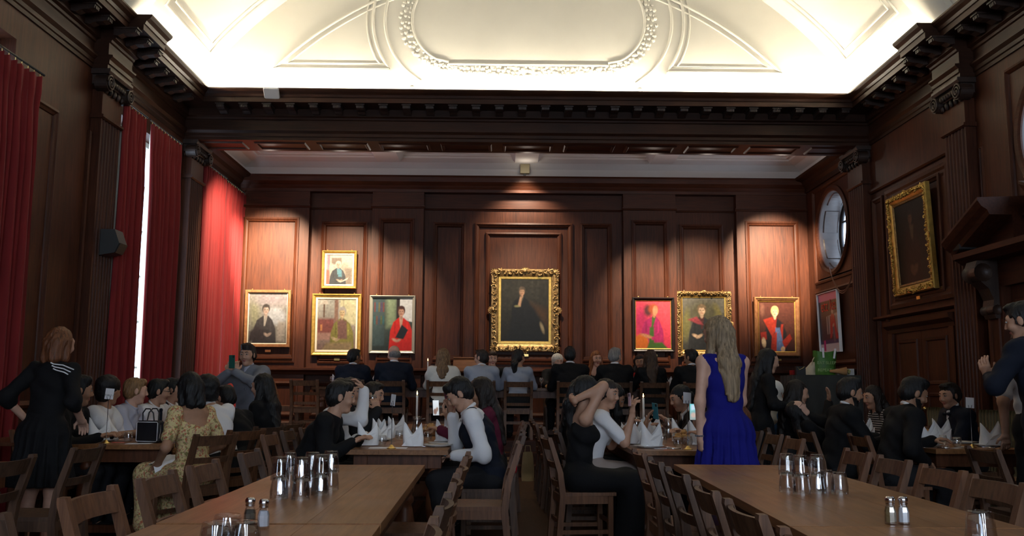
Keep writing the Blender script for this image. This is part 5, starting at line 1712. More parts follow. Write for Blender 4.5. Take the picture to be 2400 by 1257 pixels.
for x, y, lb in ((-0.985, 7.62, 'between the two front napkins of the left aisle table'), (-0.80, 8.12, 'behind the sign stand of the left aisle table'), (-0.66, 8.30, 'left of the tall napkin'), (-0.93, 8.45, 'before the drinking person'),
                 (1.46, 7.56, 'in front of the bread bowl, left one'), (1.58, 7.75, 'in front of the bread bowl, right one'), (1.42, 8.05, 'behind the large pointed napkin'), (3.92, 7.86, 'tipped in light beside the blank card'),
                 (3.96, 8.2, 'behind the blank card'), (-3.22, 7.98, 'left of the black handbag'), (-3.1, 8.8, 'before the lilac shirt')):
    glass_at(x, y, 'round stemless glass ' + lb)
for i, x in enumerate((-2.62, -2.54, -0.6, 0.62, 1.35, 2.45)):
    glass_at(x, 14.12 + 0.05 * (i % 2), 'small wine glass on the high table, %s from the left' % ORD[i], ZD + TZ, WIN_, 'wine_glass')
for i, x in enumerate((0.62, 0.80)):
    o = MB().ball((0, 0, 0.03), 0.035, 12, 8, (1.2, 0.9, 0.8)).tube([(-0.02, 0, 0.057), (0.02, 0, 0.057)], 0.004, 5).obj('bread_roll', M_BREAD)
    o.location = (x + 0.1, 14.2, ZD + TZ)
    tag(o, 'bread roll on the high table, %s one' % ('left', 'right')[i], 'bread')


def flat_card(nm, x, y, w, l, rz, label, cat, m=M_PAPER, z=TZ, t=0.0015):
    o = MB().box(-w / 2, w / 2, -l / 2, l / 2, 0, t).obj(nm, m)
    o.location = (x, y, z)
    o.rotation_euler = (0, 0, rz)
    return tag(o, label, cat)


flat_card('menu_sheet', -0.90, 7.36, 0.30, 0.15, 0.03, 'white menu sheet lying before the sign stand', 'paper')
flat_card('place_card', -0.47, 8.12, 0.09, 0.05, 0.3, 'small white place card by the navy waistcoat', 'card')
flat_card('place_card', 3.86, 7.75, 0.09, 0.05, 0.3, 'small white place card left of the round glass', 'card')
flat_card('place_card', 4.00, 7.92, 0.09, 0.05, 0.2, 'small white place card behind the blank sign', 'card')
flat_card('place_card', -3.25, 7.85, 0.10, 0.05, 0.2, 'small red card by the table number stand', 'card', M_REDINK)
flat_card('menu_sheet', -3.02, 7.72, 0.2, 0.12, 0.1, 'white sheet under the black handbag', 'paper')
FORK = MB()
FORK.tube([(0, -0.09, 0.003), (0, 0.03, 0.006)], [0.005, 0.003], 6)
FORK.box(-0.011, 0.011, 0.03, 0.055, 0.004, 0.007)
for j in (-0.009, -0.003, 0.003, 0.009):
    FORK.box(j - 0.0015, j + 0.0015, 0.055, 0.10, 0.004, 0.006)
FORK = FORK.mesh('fork', M_CHROME)
KNIFE = MB().tube([(0, -0.10, 0.004), (0, 0.0, 0.004)], 0.006, 6).prism([(-0.003, 0.0), (0.009, 0.0), (0.009, 0.08), (0.0, 0.11), (-0.003, 0.1)], lambda a, b, h: (a, b, h), 0.003, 0.005).mesh('knife', M_CHROME)
SPOON = MB().tube([(0, -0.1, 0.004), (0, 0.04, 0.006)], [0.005, 0.003], 6).ball((0, 0.065, 0.007), 0.02, 12, 6, (0.85, 1.35, 0.25)).mesh('spoon', M_CHROME)
for me, nm, x, y, rz, lb in ((FORK, 'fork', -0.62, 7.48, 1.2, 'steel fork beside the plate at the end of the left aisle table'), (KNIFE, 'knife', -0.42, 7.72, 0.1, 'steel knife at the edge of the left aisle table'),
                             (SPOON, 'spoon', 1.40, 7.50, 0.6, 'steel spoon right of the large pointed napkin'), (KNIFE, 'knife', 1.34, 7.42, 1.4, 'steel knife in front of the large pointed napkin'),
                             (FORK, 'fork', 4.12, 7.80, 0.7, 'dark fork before the tall napkin right of the blank card'), (SPOON, 'spoon', 3.80, 7.82, -0.6, 'steel spoon right of the nearer dinner jacket\'s napkin'),
                             (KNIFE, 'knife', 3.68, 7.72, 1.5, 'steel knife before the nearer dinner jacket'), (KNIFE, 'knife', -3.12, 8.1, 0.4, 'steel knife behind the black handbag')):
    o = link(nm, me)
    o.location = (x, y, TZ)
    o.rotation_euler = (0, 0, rz)
    tag(o, lb, nm)

# black handbag with white piping, plush bear charm
LEA = mat('black_leather', (0.010, 0.011, 0.014), rough=0.4, bump=0.15, bscale=120)
hb = empty('handbag', (-2.99, 7.86, TZ), R_(-14), label='small black handbag with white piping standing on the table', cat='bag')
MB().box(-0.11, 0.11, -0.045, 0.045, 0.0, 0.185, bev=0.014).obj('body', LEA, hb)
rr = [(-0.1, 0.022), (-0.1, 0.165), (-0.092, 0.174), (0.092, 0.174), (0.1, 0.165), (0.1, 0.022), (0.092, 0.012), (-0.092, 0.012)]
MB().tube([(x, -0.046, z) for x, z in rr], 0.0028, 6, closed=True).obj('piping', M_LINEN, hb)
for y in (-0.03, 0.03):
    MB().tube([(-0.055, y, 0.18), (-0.05, y * 1.4, 0.25), (-0.02, y * 1.6, 0.285), (0.02, y * 1.6, 0.285), (0.05, y * 1.4, 0.25), (0.055, y, 0.18)], 0.006, 8).obj('handle', LEA, hb)
MB().tube([(0.112, -0.02, 0.15), (0.12, -0.03, 0.10), (0.125, -0.05, 0.04)], 0.002, 6).obj('chain', M_SILVER, hb)
PL = mat('brown_plush', (0.30, 0.14, 0.05), rough=1.0, bump=0.4, bscale=90)
bc = empty('plush_charm', (-2.745, 7.78, 0.60), label='little brown plush bear charm hanging at the table edge', cat='toy')
MB().ball((0, 0, 0.03), 0.032, 12, 8, (1, 0.9, 1.1)).ball((-0.025, 0, 0.0), 0.013).ball((0.025, 0, 0.0), 0.013).obj('body', PL, bc)
MB().ball((0, 0, 0.085), 0.028, 12, 8).ball((-0.022, 0, 0.108), 0.010).ball((0.022, 0, 0.108), 0.010).ball((0, -0.024, 0.08), 0.011).obj('head', PL, bc)
MB().tube([(0, 0, 0.11), (-0.01, 0.01, 0.155)], 0.002, 6).obj('cord', M_BRASS, bc)
MB().box(-0.012, 0.012, -0.002, 0.002, -0.07, -0.02).obj('tag', M_PAPER, bc)

# ------------------------------------------------------------------ things on the sideboard
GRN = mat('green_carrier_bag', (0.05, 0.17, 0.02), rough=0.5, var=0.35, vscale=9, bump=0.3, bscale=14)
gb = empty('carrier_bag', (4.92, 13.78, ZS), R_(-6), label='green carrier bag with white lettering on the sideboard', cat='bag')
mb = MB()
N = 40
for j, (z, sx, sy, am) in enumerate(((0.0, 0.15, 0.09, 0.003), (0.15, 0.155, 0.09, 0.006), (0.3, 0.165, 0.08, 0.010), (0.36, 0.165, 0.07, 0.012))):
    for i in range(N):
        a = 2 * PI * i / N
        m_ = max(abs(math.cos(a)), abs(math.sin(a)))
        k = (0.75 + 0.25 / m_)
        mb.v.append((sx * math.cos(a) * k + am * math.sin(5 * a + j), sy * math.sin(a) * k + am * math.sin(3 * a + 2 * j), z + (0.015 * math.sin(2 * a + 1) if j == 3 else 0)))
for j in range(3):
    for i in range(N):
        mb.f.append([j * N + i, j * N + (i + 1) % N, j * N + N + (i + 1) % N, j * N + N + i]); mb.m.append(0); mb.sm.append(True)
mb.f.append(list(range(N))); mb.m.append(0); mb.sm.append(False)
mb.obj('body', GRN, gb)
for x in (-0.03, 0.07):
    MB().box(x - 0.014, x + 0.014, -0.102, -0.098, 0.27, 0.42).obj('handle', M_PAPER, gb).rotation_euler = (0.05, 0.15 if x > 0 else -0.05, 0)
LT = mat('pale_green_print', (0.30, 0.45, 0.18), rough=0.6)
text('lettering', 'EAT SLEEP', 0.062, (0.0, -0.108, 0.185), (PI / 2, 0, 0), LT, gb, 0.001)
text('lettering', 'REPEAT', 0.062, (-0.03, -0.108, 0.075), (PI / 2, 0, 0), LT, gb, 0.001)
CRM = mat('cream_canvas', (0.55, 0.47, 0.34), rough=0.9, bump=0.2, bscale=30)
tb = empty('tote_bag', (4.68, 13.80, ZS), label='cream canvas bag slumped against the green carrier bag', cat='bag')
mb = MB()
for j, (z, sx, cxx) in enumerate(((0.0, 0.12, -0.02), (0.06, 0.11, 0.0), (0.13, 0.07, 0.04), (0.2, 0.035, 0.07))):
    for i in range(20):
        a = 2 * PI * i / 20
        mb.v.append((cxx + sx * math.cos(a) * (1 + 0.08 * math.sin(3 * a + j)), 0.07 * (1 - j * 0.2) * math.sin(a) * (1 + 0.1 * math.sin(4 * a)), z))
for j in range(3):
    for i in range(20):
        mb.f.append([j * 20 + i, j * 20 + (i + 1) % 20, j * 20 + 20 + (i + 1) % 20, j * 20 + 20 + i]); mb.m.append(0); mb.sm.append(True)
mb.f += [list(range(20)), list(range(60, 80))]; mb.m += [0, 0]; mb.sm += [False, False]
mb.obj('body', CRM, tb)
MB().tube([(0.03, -0.03, 0.15), (0.06, -0.02, 0.24), (0.10, -0.01, 0.29), (0.12, 0.0, 0.27)], 0.008, 6).obj('handle', CRM, tb)
rb_ = tag(MB().box(-0.12, 0.12, -0.07, 0.07, 0, 0.075, 0.003).obj('red_box', mat('red_card', (0.35, 0.006, 0.012), rough=0.5)), 'flat red box on the sideboard', 'box')
rb_.location = (4.56, 13.92, ZS)
gx = empty('gift_bag', (4.50, 13.66, ZS), label='small black gift bag with gold cord', cat='bag')
MB().box(-0.07, 0.07, -0.04, 0.04, 0, 0.13).obj('body', M_BLACK, gx)
MB().tube([(-0.05, -0.041, 0.12), (-0.03, -0.05, 0.08), (0.02, -0.05, 0.10), (0.05, -0.041, 0.125)], 0.004, 6).obj('cord', M_BRASS, gx)
kb = empty('bouquet', (5.08, 13.62, ZS + 0.005), R_(-12), label='bouquet wrapped in brown paper lying on the sideboard', cat='bouquet')
MB().lathe([(0.018, 0.0), (0.035, 0.12), (0.065, 0.24)], 14).obj('wrapping_paper', mat('kraft_paper', (0.42, 0.22, 0.09), rough=0.8), kb).matrix_local = Matrix.Translation((-0.14, 0, 0.055)) @ Matrix.Rotation(PI / 2, 4, 'Y')
fm = MB()
for k in range(14):
    fm.ball((0.12 + random.uniform(-.02, .03), random.uniform(-.05, .05), 0.05 + random.uniform(-.04, .04)), 0.016, 6, 4)
tag(fm.obj('flowers', mat('dried_flowers', (0.35, 0.32, 0.12), rough=0.9)), kind='stuff')
bpy.data.objects['flowers'].parent = kb
wb = tag(MB().box(-0.13, 0.13, -0.06, 0.06, 0, 0.10, 0.003).obj('white_box', mat('grey_white_card', (0.42, 0.43, 0.44), rough=0.6)), 'pale grey box at the right of the sideboard', 'box')
wb.location = (5.22, 13.80, ZS)
# lectern by the end wall
lc = empty('lectern', (-0.62, 15.55, ZD), label='oak lectern standing before the end wall panels', cat='lectern')
MB().box(-0.03, 0.03, -0.03, 0.03, 0.05, 1.05).obj('post', M_OAK_V, lc)
MB().box(-0.18, 0.18, -0.16, 0.16, 0, 0.05, 0.006).obj('foot', M_OAK_V, lc)
d = MB().box(-0.21, 0.21, -0.16, 0.16, -0.02, 0.02, 0.004).box(-0.21, 0.21, -0.17, -0.15, 0.0, 0.05).obj('desk', wood('lectern_oak', (0.09, 0.035, 0.015), (0.22, 0.09, 0.04), (1, 9, 9)), lc)
d.location = (0, 0, 1.12)
d.rotation_euler = (R_(-42), 0, PI)
jt = empty('jute_bag', (0.36, 12.30, 0), label='tan cloth bag hanging behind the last chair near the steps', cat='bag')
mb = MB()
for j, (z, s_) in enumerate(((0.0, 0.08), (0.12, 0.085), (0.30, 0.07), (0.38, 0.06))):
    for i in range(20):
        a = 2 * PI * i / 20
        mb.v.append((s_ * math.cos(a) * (1 + 0.06 * math.sin(4 * a + j)), 0.6 * s_ * math.sin(a), z))
for j in range(3):
    for i in range(20):
        mb.f.append([j * 20 + i, j * 20 + (i + 1) % 20, j * 20 + 20 + (i + 1) % 20, j * 20 + 20 + i]); mb.m.append(0); mb.sm.append(True)
mb.f += [list(range(20))]; mb.m += [0]; mb.sm += [False]
mb.obj('body', mat('jute', (0.22, 0.16, 0.08), rough=0.9, bump=0.3), jt)
MB().tube([(-0.04, 0, 0.37), (-0.03, 0, 0.46), (0.03, 0, 0.46), (0.04, 0, 0.37)], 0.006, 6).obj('handle', MATS['jute'], jt)
rp = empty('red_pouch', (0.11, 7.15, 0.62), label='small red pouch hanging from the navy waistcoat\'s chair', cat='pouch')
MB().ball((0, 0, 0), 0.03, 12, 8, (0.6, 0.9, 1.5)).obj('pouch', mat('red_silk', (0.45, 0.005, 0.02), rough=0.4), rp)
MB().tube([(0, 0, 0.04), (-0.01, 0, 0.12)], 0.003, 6).obj('cord', M_REDINK, rp)

# ------------------------------------------------------------------ people: blended solids polygonised to one continuous skin
def v3(*a): return np.array(a, float)


def nrm(a):
    return a / (np.linalg.norm(a) + 1e-9)


class P:
    """one primitive of a blended solid"""
    __slots__ = ('t', 'a', 'b', 'ra', 'rb', 'fl', 'c', 'r', 'R', 'm', 'k', 'sub', 'lo', 'hi')


def rc(a, b, ra, rb=None, m=0, fl=None, k=None, sub=False):
    p = P()
    p.t = 'rc'
    p.a, p.b, p.ra, p.rb = np.asarray(a, float), np.asarray(b, float), ra, ra if rb is None else rb
    p.fl, p.m, p.k, p.sub = fl, m, k, sub
    R = max(p.ra, p.rb) * (fl[1] if fl else 1.0)
    p.lo, p.hi = np.minimum(p.a, p.b) - R, np.maximum(p.a, p.b) + R
    return p


def el(c, r, R=None, m=0, k=None, sub=False):
    p = P()
    p.t = 'el'
    p.c, p.r, p.R = np.asarray(c, float), np.asarray(r, float), np.eye(3) if R is None else R
    p.m, p.k, p.sub = m, k, sub
    q = np.abs(p.R) @ p.r
    p.lo, p.hi = p.c - q, p.c + q
    return p


def tor(c, n, R, r, m=0, k=None):
    p = P()
    p.t = 'to'
    p.c, p.a, p.ra, p.rb, p.m, p.k, p.sub = np.asarray(c, float), nrm(np.asarray(n, float)), R, r, m, k, False
    p.lo, p.hi = p.c - (R + r), p.c + (R + r)
    return p


def pdist(p, X, Y, Z):
    if p.t == 'rc':
        qx, qy, qz = X - p.a[0], Y - p.a[1], Z - p.a[2]
        ba = p.b - p.a
        if p.fl:
            ax, f = p.fl
            g = 1 - 1 / f
            s = (qx * ax[0] + qy * ax[1] + qz * ax[2]) * g
            qx, qy, qz = qx - ax[0] * s, qy - ax[1] * s, qz - ax[2] * s
            ba = ba - ax * (ba @ ax) * g
        L = ba @ ba + 1e-12
        h = np.clip((qx * ba[0] + qy * ba[1] + qz * ba[2]) / L, 0, 1)
        return np.sqrt((qx - ba[0] * h) ** 2 + (qy - ba[1] * h) ** 2 + (qz - ba[2] * h) ** 2) - (p.ra + (p.rb - p.ra) * h)
    if p.t == 'el':
        qx, qy, qz = X - p.c[0], Y - p.c[1], Z - p.c[2]
        R = p.R
        u = (qx * R[0, 0] + qy * R[1, 0] + qz * R[2, 0])
        v = (qx * R[0, 1] + qy * R[1, 1] + qz * R[2, 1])
        w = (qx * R[0, 2] + qy * R[1, 2] + qz * R[2, 2])
        k0 = np.sqrt((u / p.r[0]) ** 2 + (v / p.r[1]) ** 2 + (w / p.r[2]) ** 2)
        k1 = np.sqrt((u / p.r[0] ** 2) ** 2 + (v / p.r[1] ** 2) ** 2 + (w / p.r[2] ** 2) ** 2) + 1e-9
        return k0 * (k0 - 1) / k1
    qx, qy, qz = X - p.c[0], Y - p.c[1], Z - p.c[2]
    h = qx * p.a[0] + qy * p.a[1] + qz * p.a[2]
    rad = np.sqrt(np.maximum(qx * qx + qy * qy + qz * qz - h * h, 0)) - p.ra
    return np.sqrt(rad * rad + h * h) - p.rb


CORN = [(i, j, k) for i in (0, 1) for j in (0, 1) for k in (0, 1)]
EDG = [(a, b) for a in range(8) for b in range(a + 1, 8) if sum(x != y for x, y in zip(CORN[a], CORN[b])) == 1]


def polygonize(prims, vox, k=0.03, disp=None, clip=None):
    add = [p for p in prims if not p.sub]
    lo = np.min([p.lo for p in add], 0) - 3 * vox - k * 0.6
    hi = np.max([p.hi for p in add], 0) + 3 * vox + k * 0.6
    n = np.ceil((hi - lo) / vox).astype(int) + 1
    D = np.full(n, 0.5, np.float32)
    B = np.full(n, 9.0, np.float32)
    Lb = np.zeros(n, np.int8)
    ax = [(lo[i] + np.arange(n[i]) * vox).astype(np.float32) for i in range(3)]
    pad = k + 3 * vox
    for p in prims:
        i0 = np.maximum(0, np.floor((p.lo - pad - lo) / vox).astype(int))
        i1 = np.minimum(n, np.ceil((p.hi + pad - lo) / vox).astype(int) + 1)
        if (i1 <= i0).any():
            continue
        sl = tuple(slice(i0[i], i1[i]) for i in range(3))
        X, Y, Z = ax[0][sl[0]][:, None, None], ax[1][sl[1]][None, :, None], ax[2][sl[2]][None, None, :]
        d = pdist(p, X, Y, Z).astype(np.float32)
        kk = k if p.k is None else p.k
        a = D[sl]
        if p.sub:
            h = np.clip(0.5 - 0.5 * (a + d) / kk, 0, 1)
            D[sl] = a * (1 - h) + (-d) * h + kk * h * (1 - h)
        else:
            h = np.clip(0.5 + 0.5 * (d - a) / kk, 0, 1)
            D[sl] = d * (1 - h) + a * h - kk * h * (1 - h)
            bb = B[sl]
            mk = d < bb
            bb[mk] = d[mk]
            Lb[sl][mk] = p.m
    X, Y, Z = ax[0][:, None, None], ax[1][None, :, None], ax[2][None, None, :]
    if disp is not None:
        D = D + disp(X, Y, Z).astype(np.float32)
    if clip is not None:
        D = np.maximum(D, clip(X, Y, Z).astype(np.float32))
    s = D < 0
    s[0], s[-1], s[:, 0], s[:, -1], s[:, :, 0], s[:, :, -1] = (False,) * 6
    D = np.where(s, np.minimum(D, -1e-5), np.maximum(D, 1e-5))
    N = np.array(s.shape)
    cs = [s[i:N[0] - 1 + i, j:N[1] - 1 + j, q:N[2] - 1 + q] for i, j, q in CORN]
    cnt = sum(c.astype(np.int8) for c in cs)
    act = (cnt > 0) & (cnt < 8)
    ii = np.argwhere(act)
    idx = np.full(act.shape, -1, np.int32)
    idx[act] = np.arange(len(ii))
    vals = [D[ii[:, 0] + i, ii[:, 1] + j, ii[:, 2] + q] for i, j, q in CORN]
    acc = np.zeros((len(ii), 3))
    num = np.zeros(len(ii))
    for a, b in EDG:
        va, vb = vals[a], vals[b]
        m = (va < 0) != (vb < 0)
        t = np.where(m, va / np.where(m, va - vb, 1), 0)
        pos = np.array(CORN[a])[None] + (np.array(CORN[b]) - np.array(CORN[a]))[None] * t[:, None]
        acc += pos * m[:, None]
        num += m
    V = lo + (ii + acc / num[:, None]) * vox
    F = []
    for axis in range(3):
        o = [q for q in range(3) if q != axis]
        sa = [slice(1, -1)] * 3
        sb = [slice(1, -1)] * 3
        sa[axis], sb[axis] = slice(0, -1), slice(1, None)
        A_, B_ = s[tuple(sa)], s[tuple(sb)]
        e = np.argwhere(A_ != B_)
        if not len(e):
            continue
        inside = A_[tuple(e.T)]
        base = e.copy()
        for q in o:
            base[:, q] += 1
        quad = []
        for da, db in ((-1, -1), (0, -1), (0, 0), (-1, 0)):
            c = base.copy()
            c[:, o[0]] += da
            c[:, o[1]] += db
            quad.append(idx[tuple(c.T)])
        quad = np.stack(quad, 1)
        if axis == 1:
            inside = ~inside
        quad[~inside] = quad[~inside][:, ::-1]
        F.append(quad)
    F = np.concatenate(F)
    F = F[(F >= 0).all(1)]
    lab = Lb[tuple(ii.T)]
    nxt = Lb[tuple(np.minimum(ii + 1, N - 1).T)]
    lab = np.maximum(lab, 0)
    return V, F, lab[F[:, 0]]


def RX(a): return np.array([[1, 0, 0], [0, math.cos(a), -math.sin(a)], [0, math.sin(a), math.cos(a)]])
def RY(a): return np.array([[math.cos(a), 0, math.sin(a)], [0, 1, 0], [-math.sin(a), 0, math.cos(a)]])
def RZ(a): return np.array([[math.cos(a), -math.sin(a), 0], [math.sin(a), math.cos(a), 0], [0, 0, 1]])


def ik(S, T, a, b, pole):
    d = T - S
    L = np.linalg.norm(d)
    L2 = min(L, (a + b) * 0.995)
    u = nrm(d)
    T = S + u * L2
    x = (a * a - b * b + L2 * L2) / (2 * L2)
    h = math.sqrt(max(a * a - x * x, 1e-6))
    pp = pole - u * (pole @ u)
    return S + u * x + nrm(pp) * h, T


def hand_prims(W, d, n, side, curl, spread=0.0, s=1.0):
    """palm, four fingers of two joints, thumb; d along the hand, n out of the palm"""
    d, n = nrm(d), nrm(n - d * (n @ d))
    l = np.cross(d, n) * side               # towards the thumb
    ps = [rc(W - d * 0.02 * s, W + d * 0.02 * s, 0.026 * s, 0.024 * s, fl=(l, 1.15), k=0.012)]
    kn = W + d * 0.082 * s
    ps.append(rc(W + d * 0.02 * s, kn - d * 0.008 * s, 0.017 * s, 0.0155 * s, fl=(l, 2.2), k=0.010))
    for i, (off, ln) in enumerate(((0.030, 0.068), (0.010, 0.076), (-0.010, 0.071), (-0.029, 0.056))):
        c = curl[i] if isinstance(curl, (list, tuple)) else curl
        b = kn + l * off * s
        d1 = nrm(d * math.cos(c * 0.9) + n * math.sin(c * 0.9) + l * spread * off * 12)
        d2 = nrm(d * math.cos(c * 2.0) + n * math.sin(c * 2.0) + l * spread * off * 12)
        m1 = b + d1 * ln * 0.52 * s
        ps.append(rc(b - d * 0.012 * s, m1, 0.0098 * s, 0.0088 * s, k=0.004))
        ps.append(rc(m1, m1 + d2 * ln * 0.5 * s, 0.0088 * s, 0.0074 * s, k=0.004))
    t0 = W + d * 0.026 * s + l * 0.026 * s
    t1 = t0 + (d * 0.55 + l * 0.6 + n * 0.35) * 0.042 * s
    t2 = t1 + nrm(d * 0.8 + l * 0.15 + n * 0.5) * 0.034 * s
    ps += [rc(t0 - l * 0.008 * s, t1, 0.0145 * s, 0.0105 * s, k=0.010), rc(t1, t2, 0.0102 * s, 0.0082 * s, k=0.004)]
    return ps


def head_prims(H):
    h = lambda x, y, z: H[0] + H[1] @ v3(x, y, z)
    R = H[1]
    ps = [el(h(0, -0.012, 0.035), (0.074, 0.094, 0.086), R), rc(h(0, 0.032, 0.0), h(0, 0.045, -0.088), 0.064, 0.034, fl=(R[:, 0], 1.06), k=0.03),
          el(h(0, 0.056, -0.098), (0.024, 0.022, 0.020), R, k=0.02), rc(h(-0.034, 0.074, 0.030), h(0.034, 0.074, 0.030), 0.016, k=0.015),
          rc(h(0, 0.088, 0.022), h(0, 0.104, -0.025), 0.0085, 0.0125, k=0.010), el(h(0.012, 0.097, -0.032), (0.009, 0.010, 0.008), R, k=0.006), el(h(-0.012, 0.097, -0.032), (0.009, 0.010, 0.008), R, k=0.006),
          el(h(0.038, 0.062, -0.030), (0.026, 0.026, 0.026), R, k=0.02), el(h(-0.038, 0.062, -0.030), (0.026, 0.026, 0.026), R, k=0.02),
          el(h(0.030, 0.100, 0.010), (0.016, 0.016, 0.010), R, sub=True, k=0.010), el(h(-0.030, 0.100, 0.010), (0.016, 0.016, 0.010), R, sub=True, k=0.010),
          el(h(0, 0.0835, -0.058), (0.022, 0.010, 0.0055), R, m=1, k=0.006), el(h(0, 0.0815, -0.067), (0.018, 0.010, 0.006), R, m=1, k=0.006),
          el(h(0.079, -0.004, -0.004), (0.009, 0.021, 0.032), R @ RZ(-0.3), k=0.008), el(h(-0.079, -0.004, -0.004), (0.009, 0.021, 0.032), R @ RZ(0.3), k=0.008)]
    return ps


SKINS = {k: mat('skin_' + k, c, rough=0.5, var=0.06, vscale=30, spec=0.35) for k, c in
         dict(fair=(0.56, 0.33, 0.24), light=(0.48, 0.27, 0.18), tan=(0.36, 0.19, 0.115), brown=(0.22, 0.105, 0.06)).items()}
LIPS = mat('lips', (0.36, 0.11, 0.09), rough=0.45)
EYEW = mat('eye_white', (0.34, 0.32, 0.31), rough=0.35)
IRIS = mat('dark_iris', (0.012, 0.008, 0.006), rough=0.1)


def hair_mat(nm, col, hi):
    if nm in MATS:
        return MATS[nm]
    return mat(nm, col, var=hi, vscale=26, stretch=(3.2, 3.2, 0.22), rough=0.5, bump=0.6, bscale=55, spec=0.35)


HAIRS = {k: hair_mat('hair_' + k, *c) for k, c in dict(black=((0.006, 0.0055, 0.006), 0.5), dark=((0.014, 0.009, 0.007), 0.5), brown=((0.05, 0.026, 0.014), 0.6), auburn=((0.13, 0.045, 0.016), 0.55), ginger=((0.22, 0.075, 0.022), 0.5),
         blonde=((0.26, 0.185, 0.11), 0.55), dirty=((0.17, 0.10, 0.05), 0.7), sandy=((0.22, 0.12, 0.05), 0.5), grey=((0.22, 0.21, 0.20), 0.4), white=((0.62, 0.58, 0.50), 0.25)).items()}
CLOTH = {}


def cloth(nm, col, **kw):
    if nm not in CLOTH:
        kw.setdefault('rough', 0.85)
        kw.setdefault('bump', 0.25)
        kw.setdefault('bscale', 35)
        kw.setdefault('sheen', 0.0)
        kw.setdefault('spec', 0.25)
        CLOTH[nm] = mat('cloth_' + nm, col, **kw)
    return CLOTH[nm]


for nm, col in dict(black=(0.0045, 0.0045, 0.0055), navy=(0.006, 0.009, 0.019), white=(0.74, 0.74, 0.76), cream=(0.70, 0.68, 0.62), grey=(0.11, 0.11, 0.12), lightgrey=(0.30, 0.33, 0.40), steel=(0.17, 0.18, 0.21), lilac=(0.40, 0.42, 0.52),
                    blue=(0.006, 0.007, 0.165), sky=(0.07, 0.17, 0.36), red=(0.35, 0.012, 0.014), maroon=(0.10, 0.01, 0.03), charcoal=(0.012, 0.012, 0.014), beige=(0.34, 0.28, 0.26), denim=(0.05, 0.07, 0.12)).items():
    cloth(nm, col)
CLOTH['blue'].node_tree.nodes['Principled BSDF'].inputs['Sheen Weight'].default_value = 0.0


def floral():
    m, nt, b = _new('cloth_floral')
    _set(b, rough=0.85)
    tc = nt.nodes.new('ShaderNodeTexCoord')
    base = (0.62, 0.50, 0.24, 1)
    prev = None
    for sc, col, th in ((48, (0.45, 0.13, 0.06, 1), 0.58), (40, (0.24, 0.20, 0.07, 1), 0.58), (62, (0.46, 0.26, 0.18, 1), 0.60)):
        n = nt.nodes.new('ShaderNodeTexNoise')
        n.inputs['Scale'].default_value = sc
        n.inputs['Detail'].default_value = 1.5
        nt.links.new(tc.outputs['Object'], n.inputs['Vector'])
        r = nt.nodes.new('ShaderNodeMapRange')
        r.inputs['From Min'].default_value = th - 0.03
        r.inputs['From Max'].default_value = th + 0.03
        nt.links.new(n.outputs['Fac'], r.inputs['Value'])
        mx = nt.nodes.new('ShaderNodeMix')
        mx.data_type = 'RGBA'
        nt.links.new(r.outputs['Result'], mx.inputs['Factor'])
        if prev is None:
            mx.inputs['A'].default_value = base
        else:
            nt.links.new(prev, mx.inputs['A'])
        mx.inputs['B'].default_value = col
        prev = mx.outputs['Result']
    nt.links.new(prev, b.inputs['Base Color'])
    CLOTH['floral'] = m


floral()


def striped():
    m, nt, b = _new('cloth_striped')
    _set(b, rough=0.85)
    tc = nt.nodes.new('ShaderNodeTexCoord')
    sp = nt.nodes.new('ShaderNodeSeparateXYZ')
    nt.links.new(tc.outputs['Object'], sp.inputs[0])
    mo = nt.nodes.new('ShaderNodeMath')
    mo.operation = 'PINGPONG'
    mo.inputs[1].default_value = 0.012
    nt.links.new(sp.outputs['Z'], mo.inputs[0])
    g = nt.nodes.new('ShaderNodeMath')
    g.operation = 'GREATER_THAN'
    g.inputs[1].default_value = 0.0085
    nt.links.new(mo.outputs[0], g.inputs[0])
    mx = nt.nodes.new('ShaderNodeMix')
    mx.data_type = 'RGBA'
    nt.links.new(g.outputs[0], mx.inputs['Factor'])
    mx.inputs['A'].default_value = (0.012, 0.012, 0.014, 1)
    mx.inputs['B'].default_value = (0.6, 0.58, 0.56, 1)
    nt.links.new(mx.outputs['Result'], b.inputs['Base Color'])
    CLOTH['striped'] = m


striped()


def seat_or_stand(x, y, rz, z=0.0):
    return np.array([x, y, z]), RZ(rz)


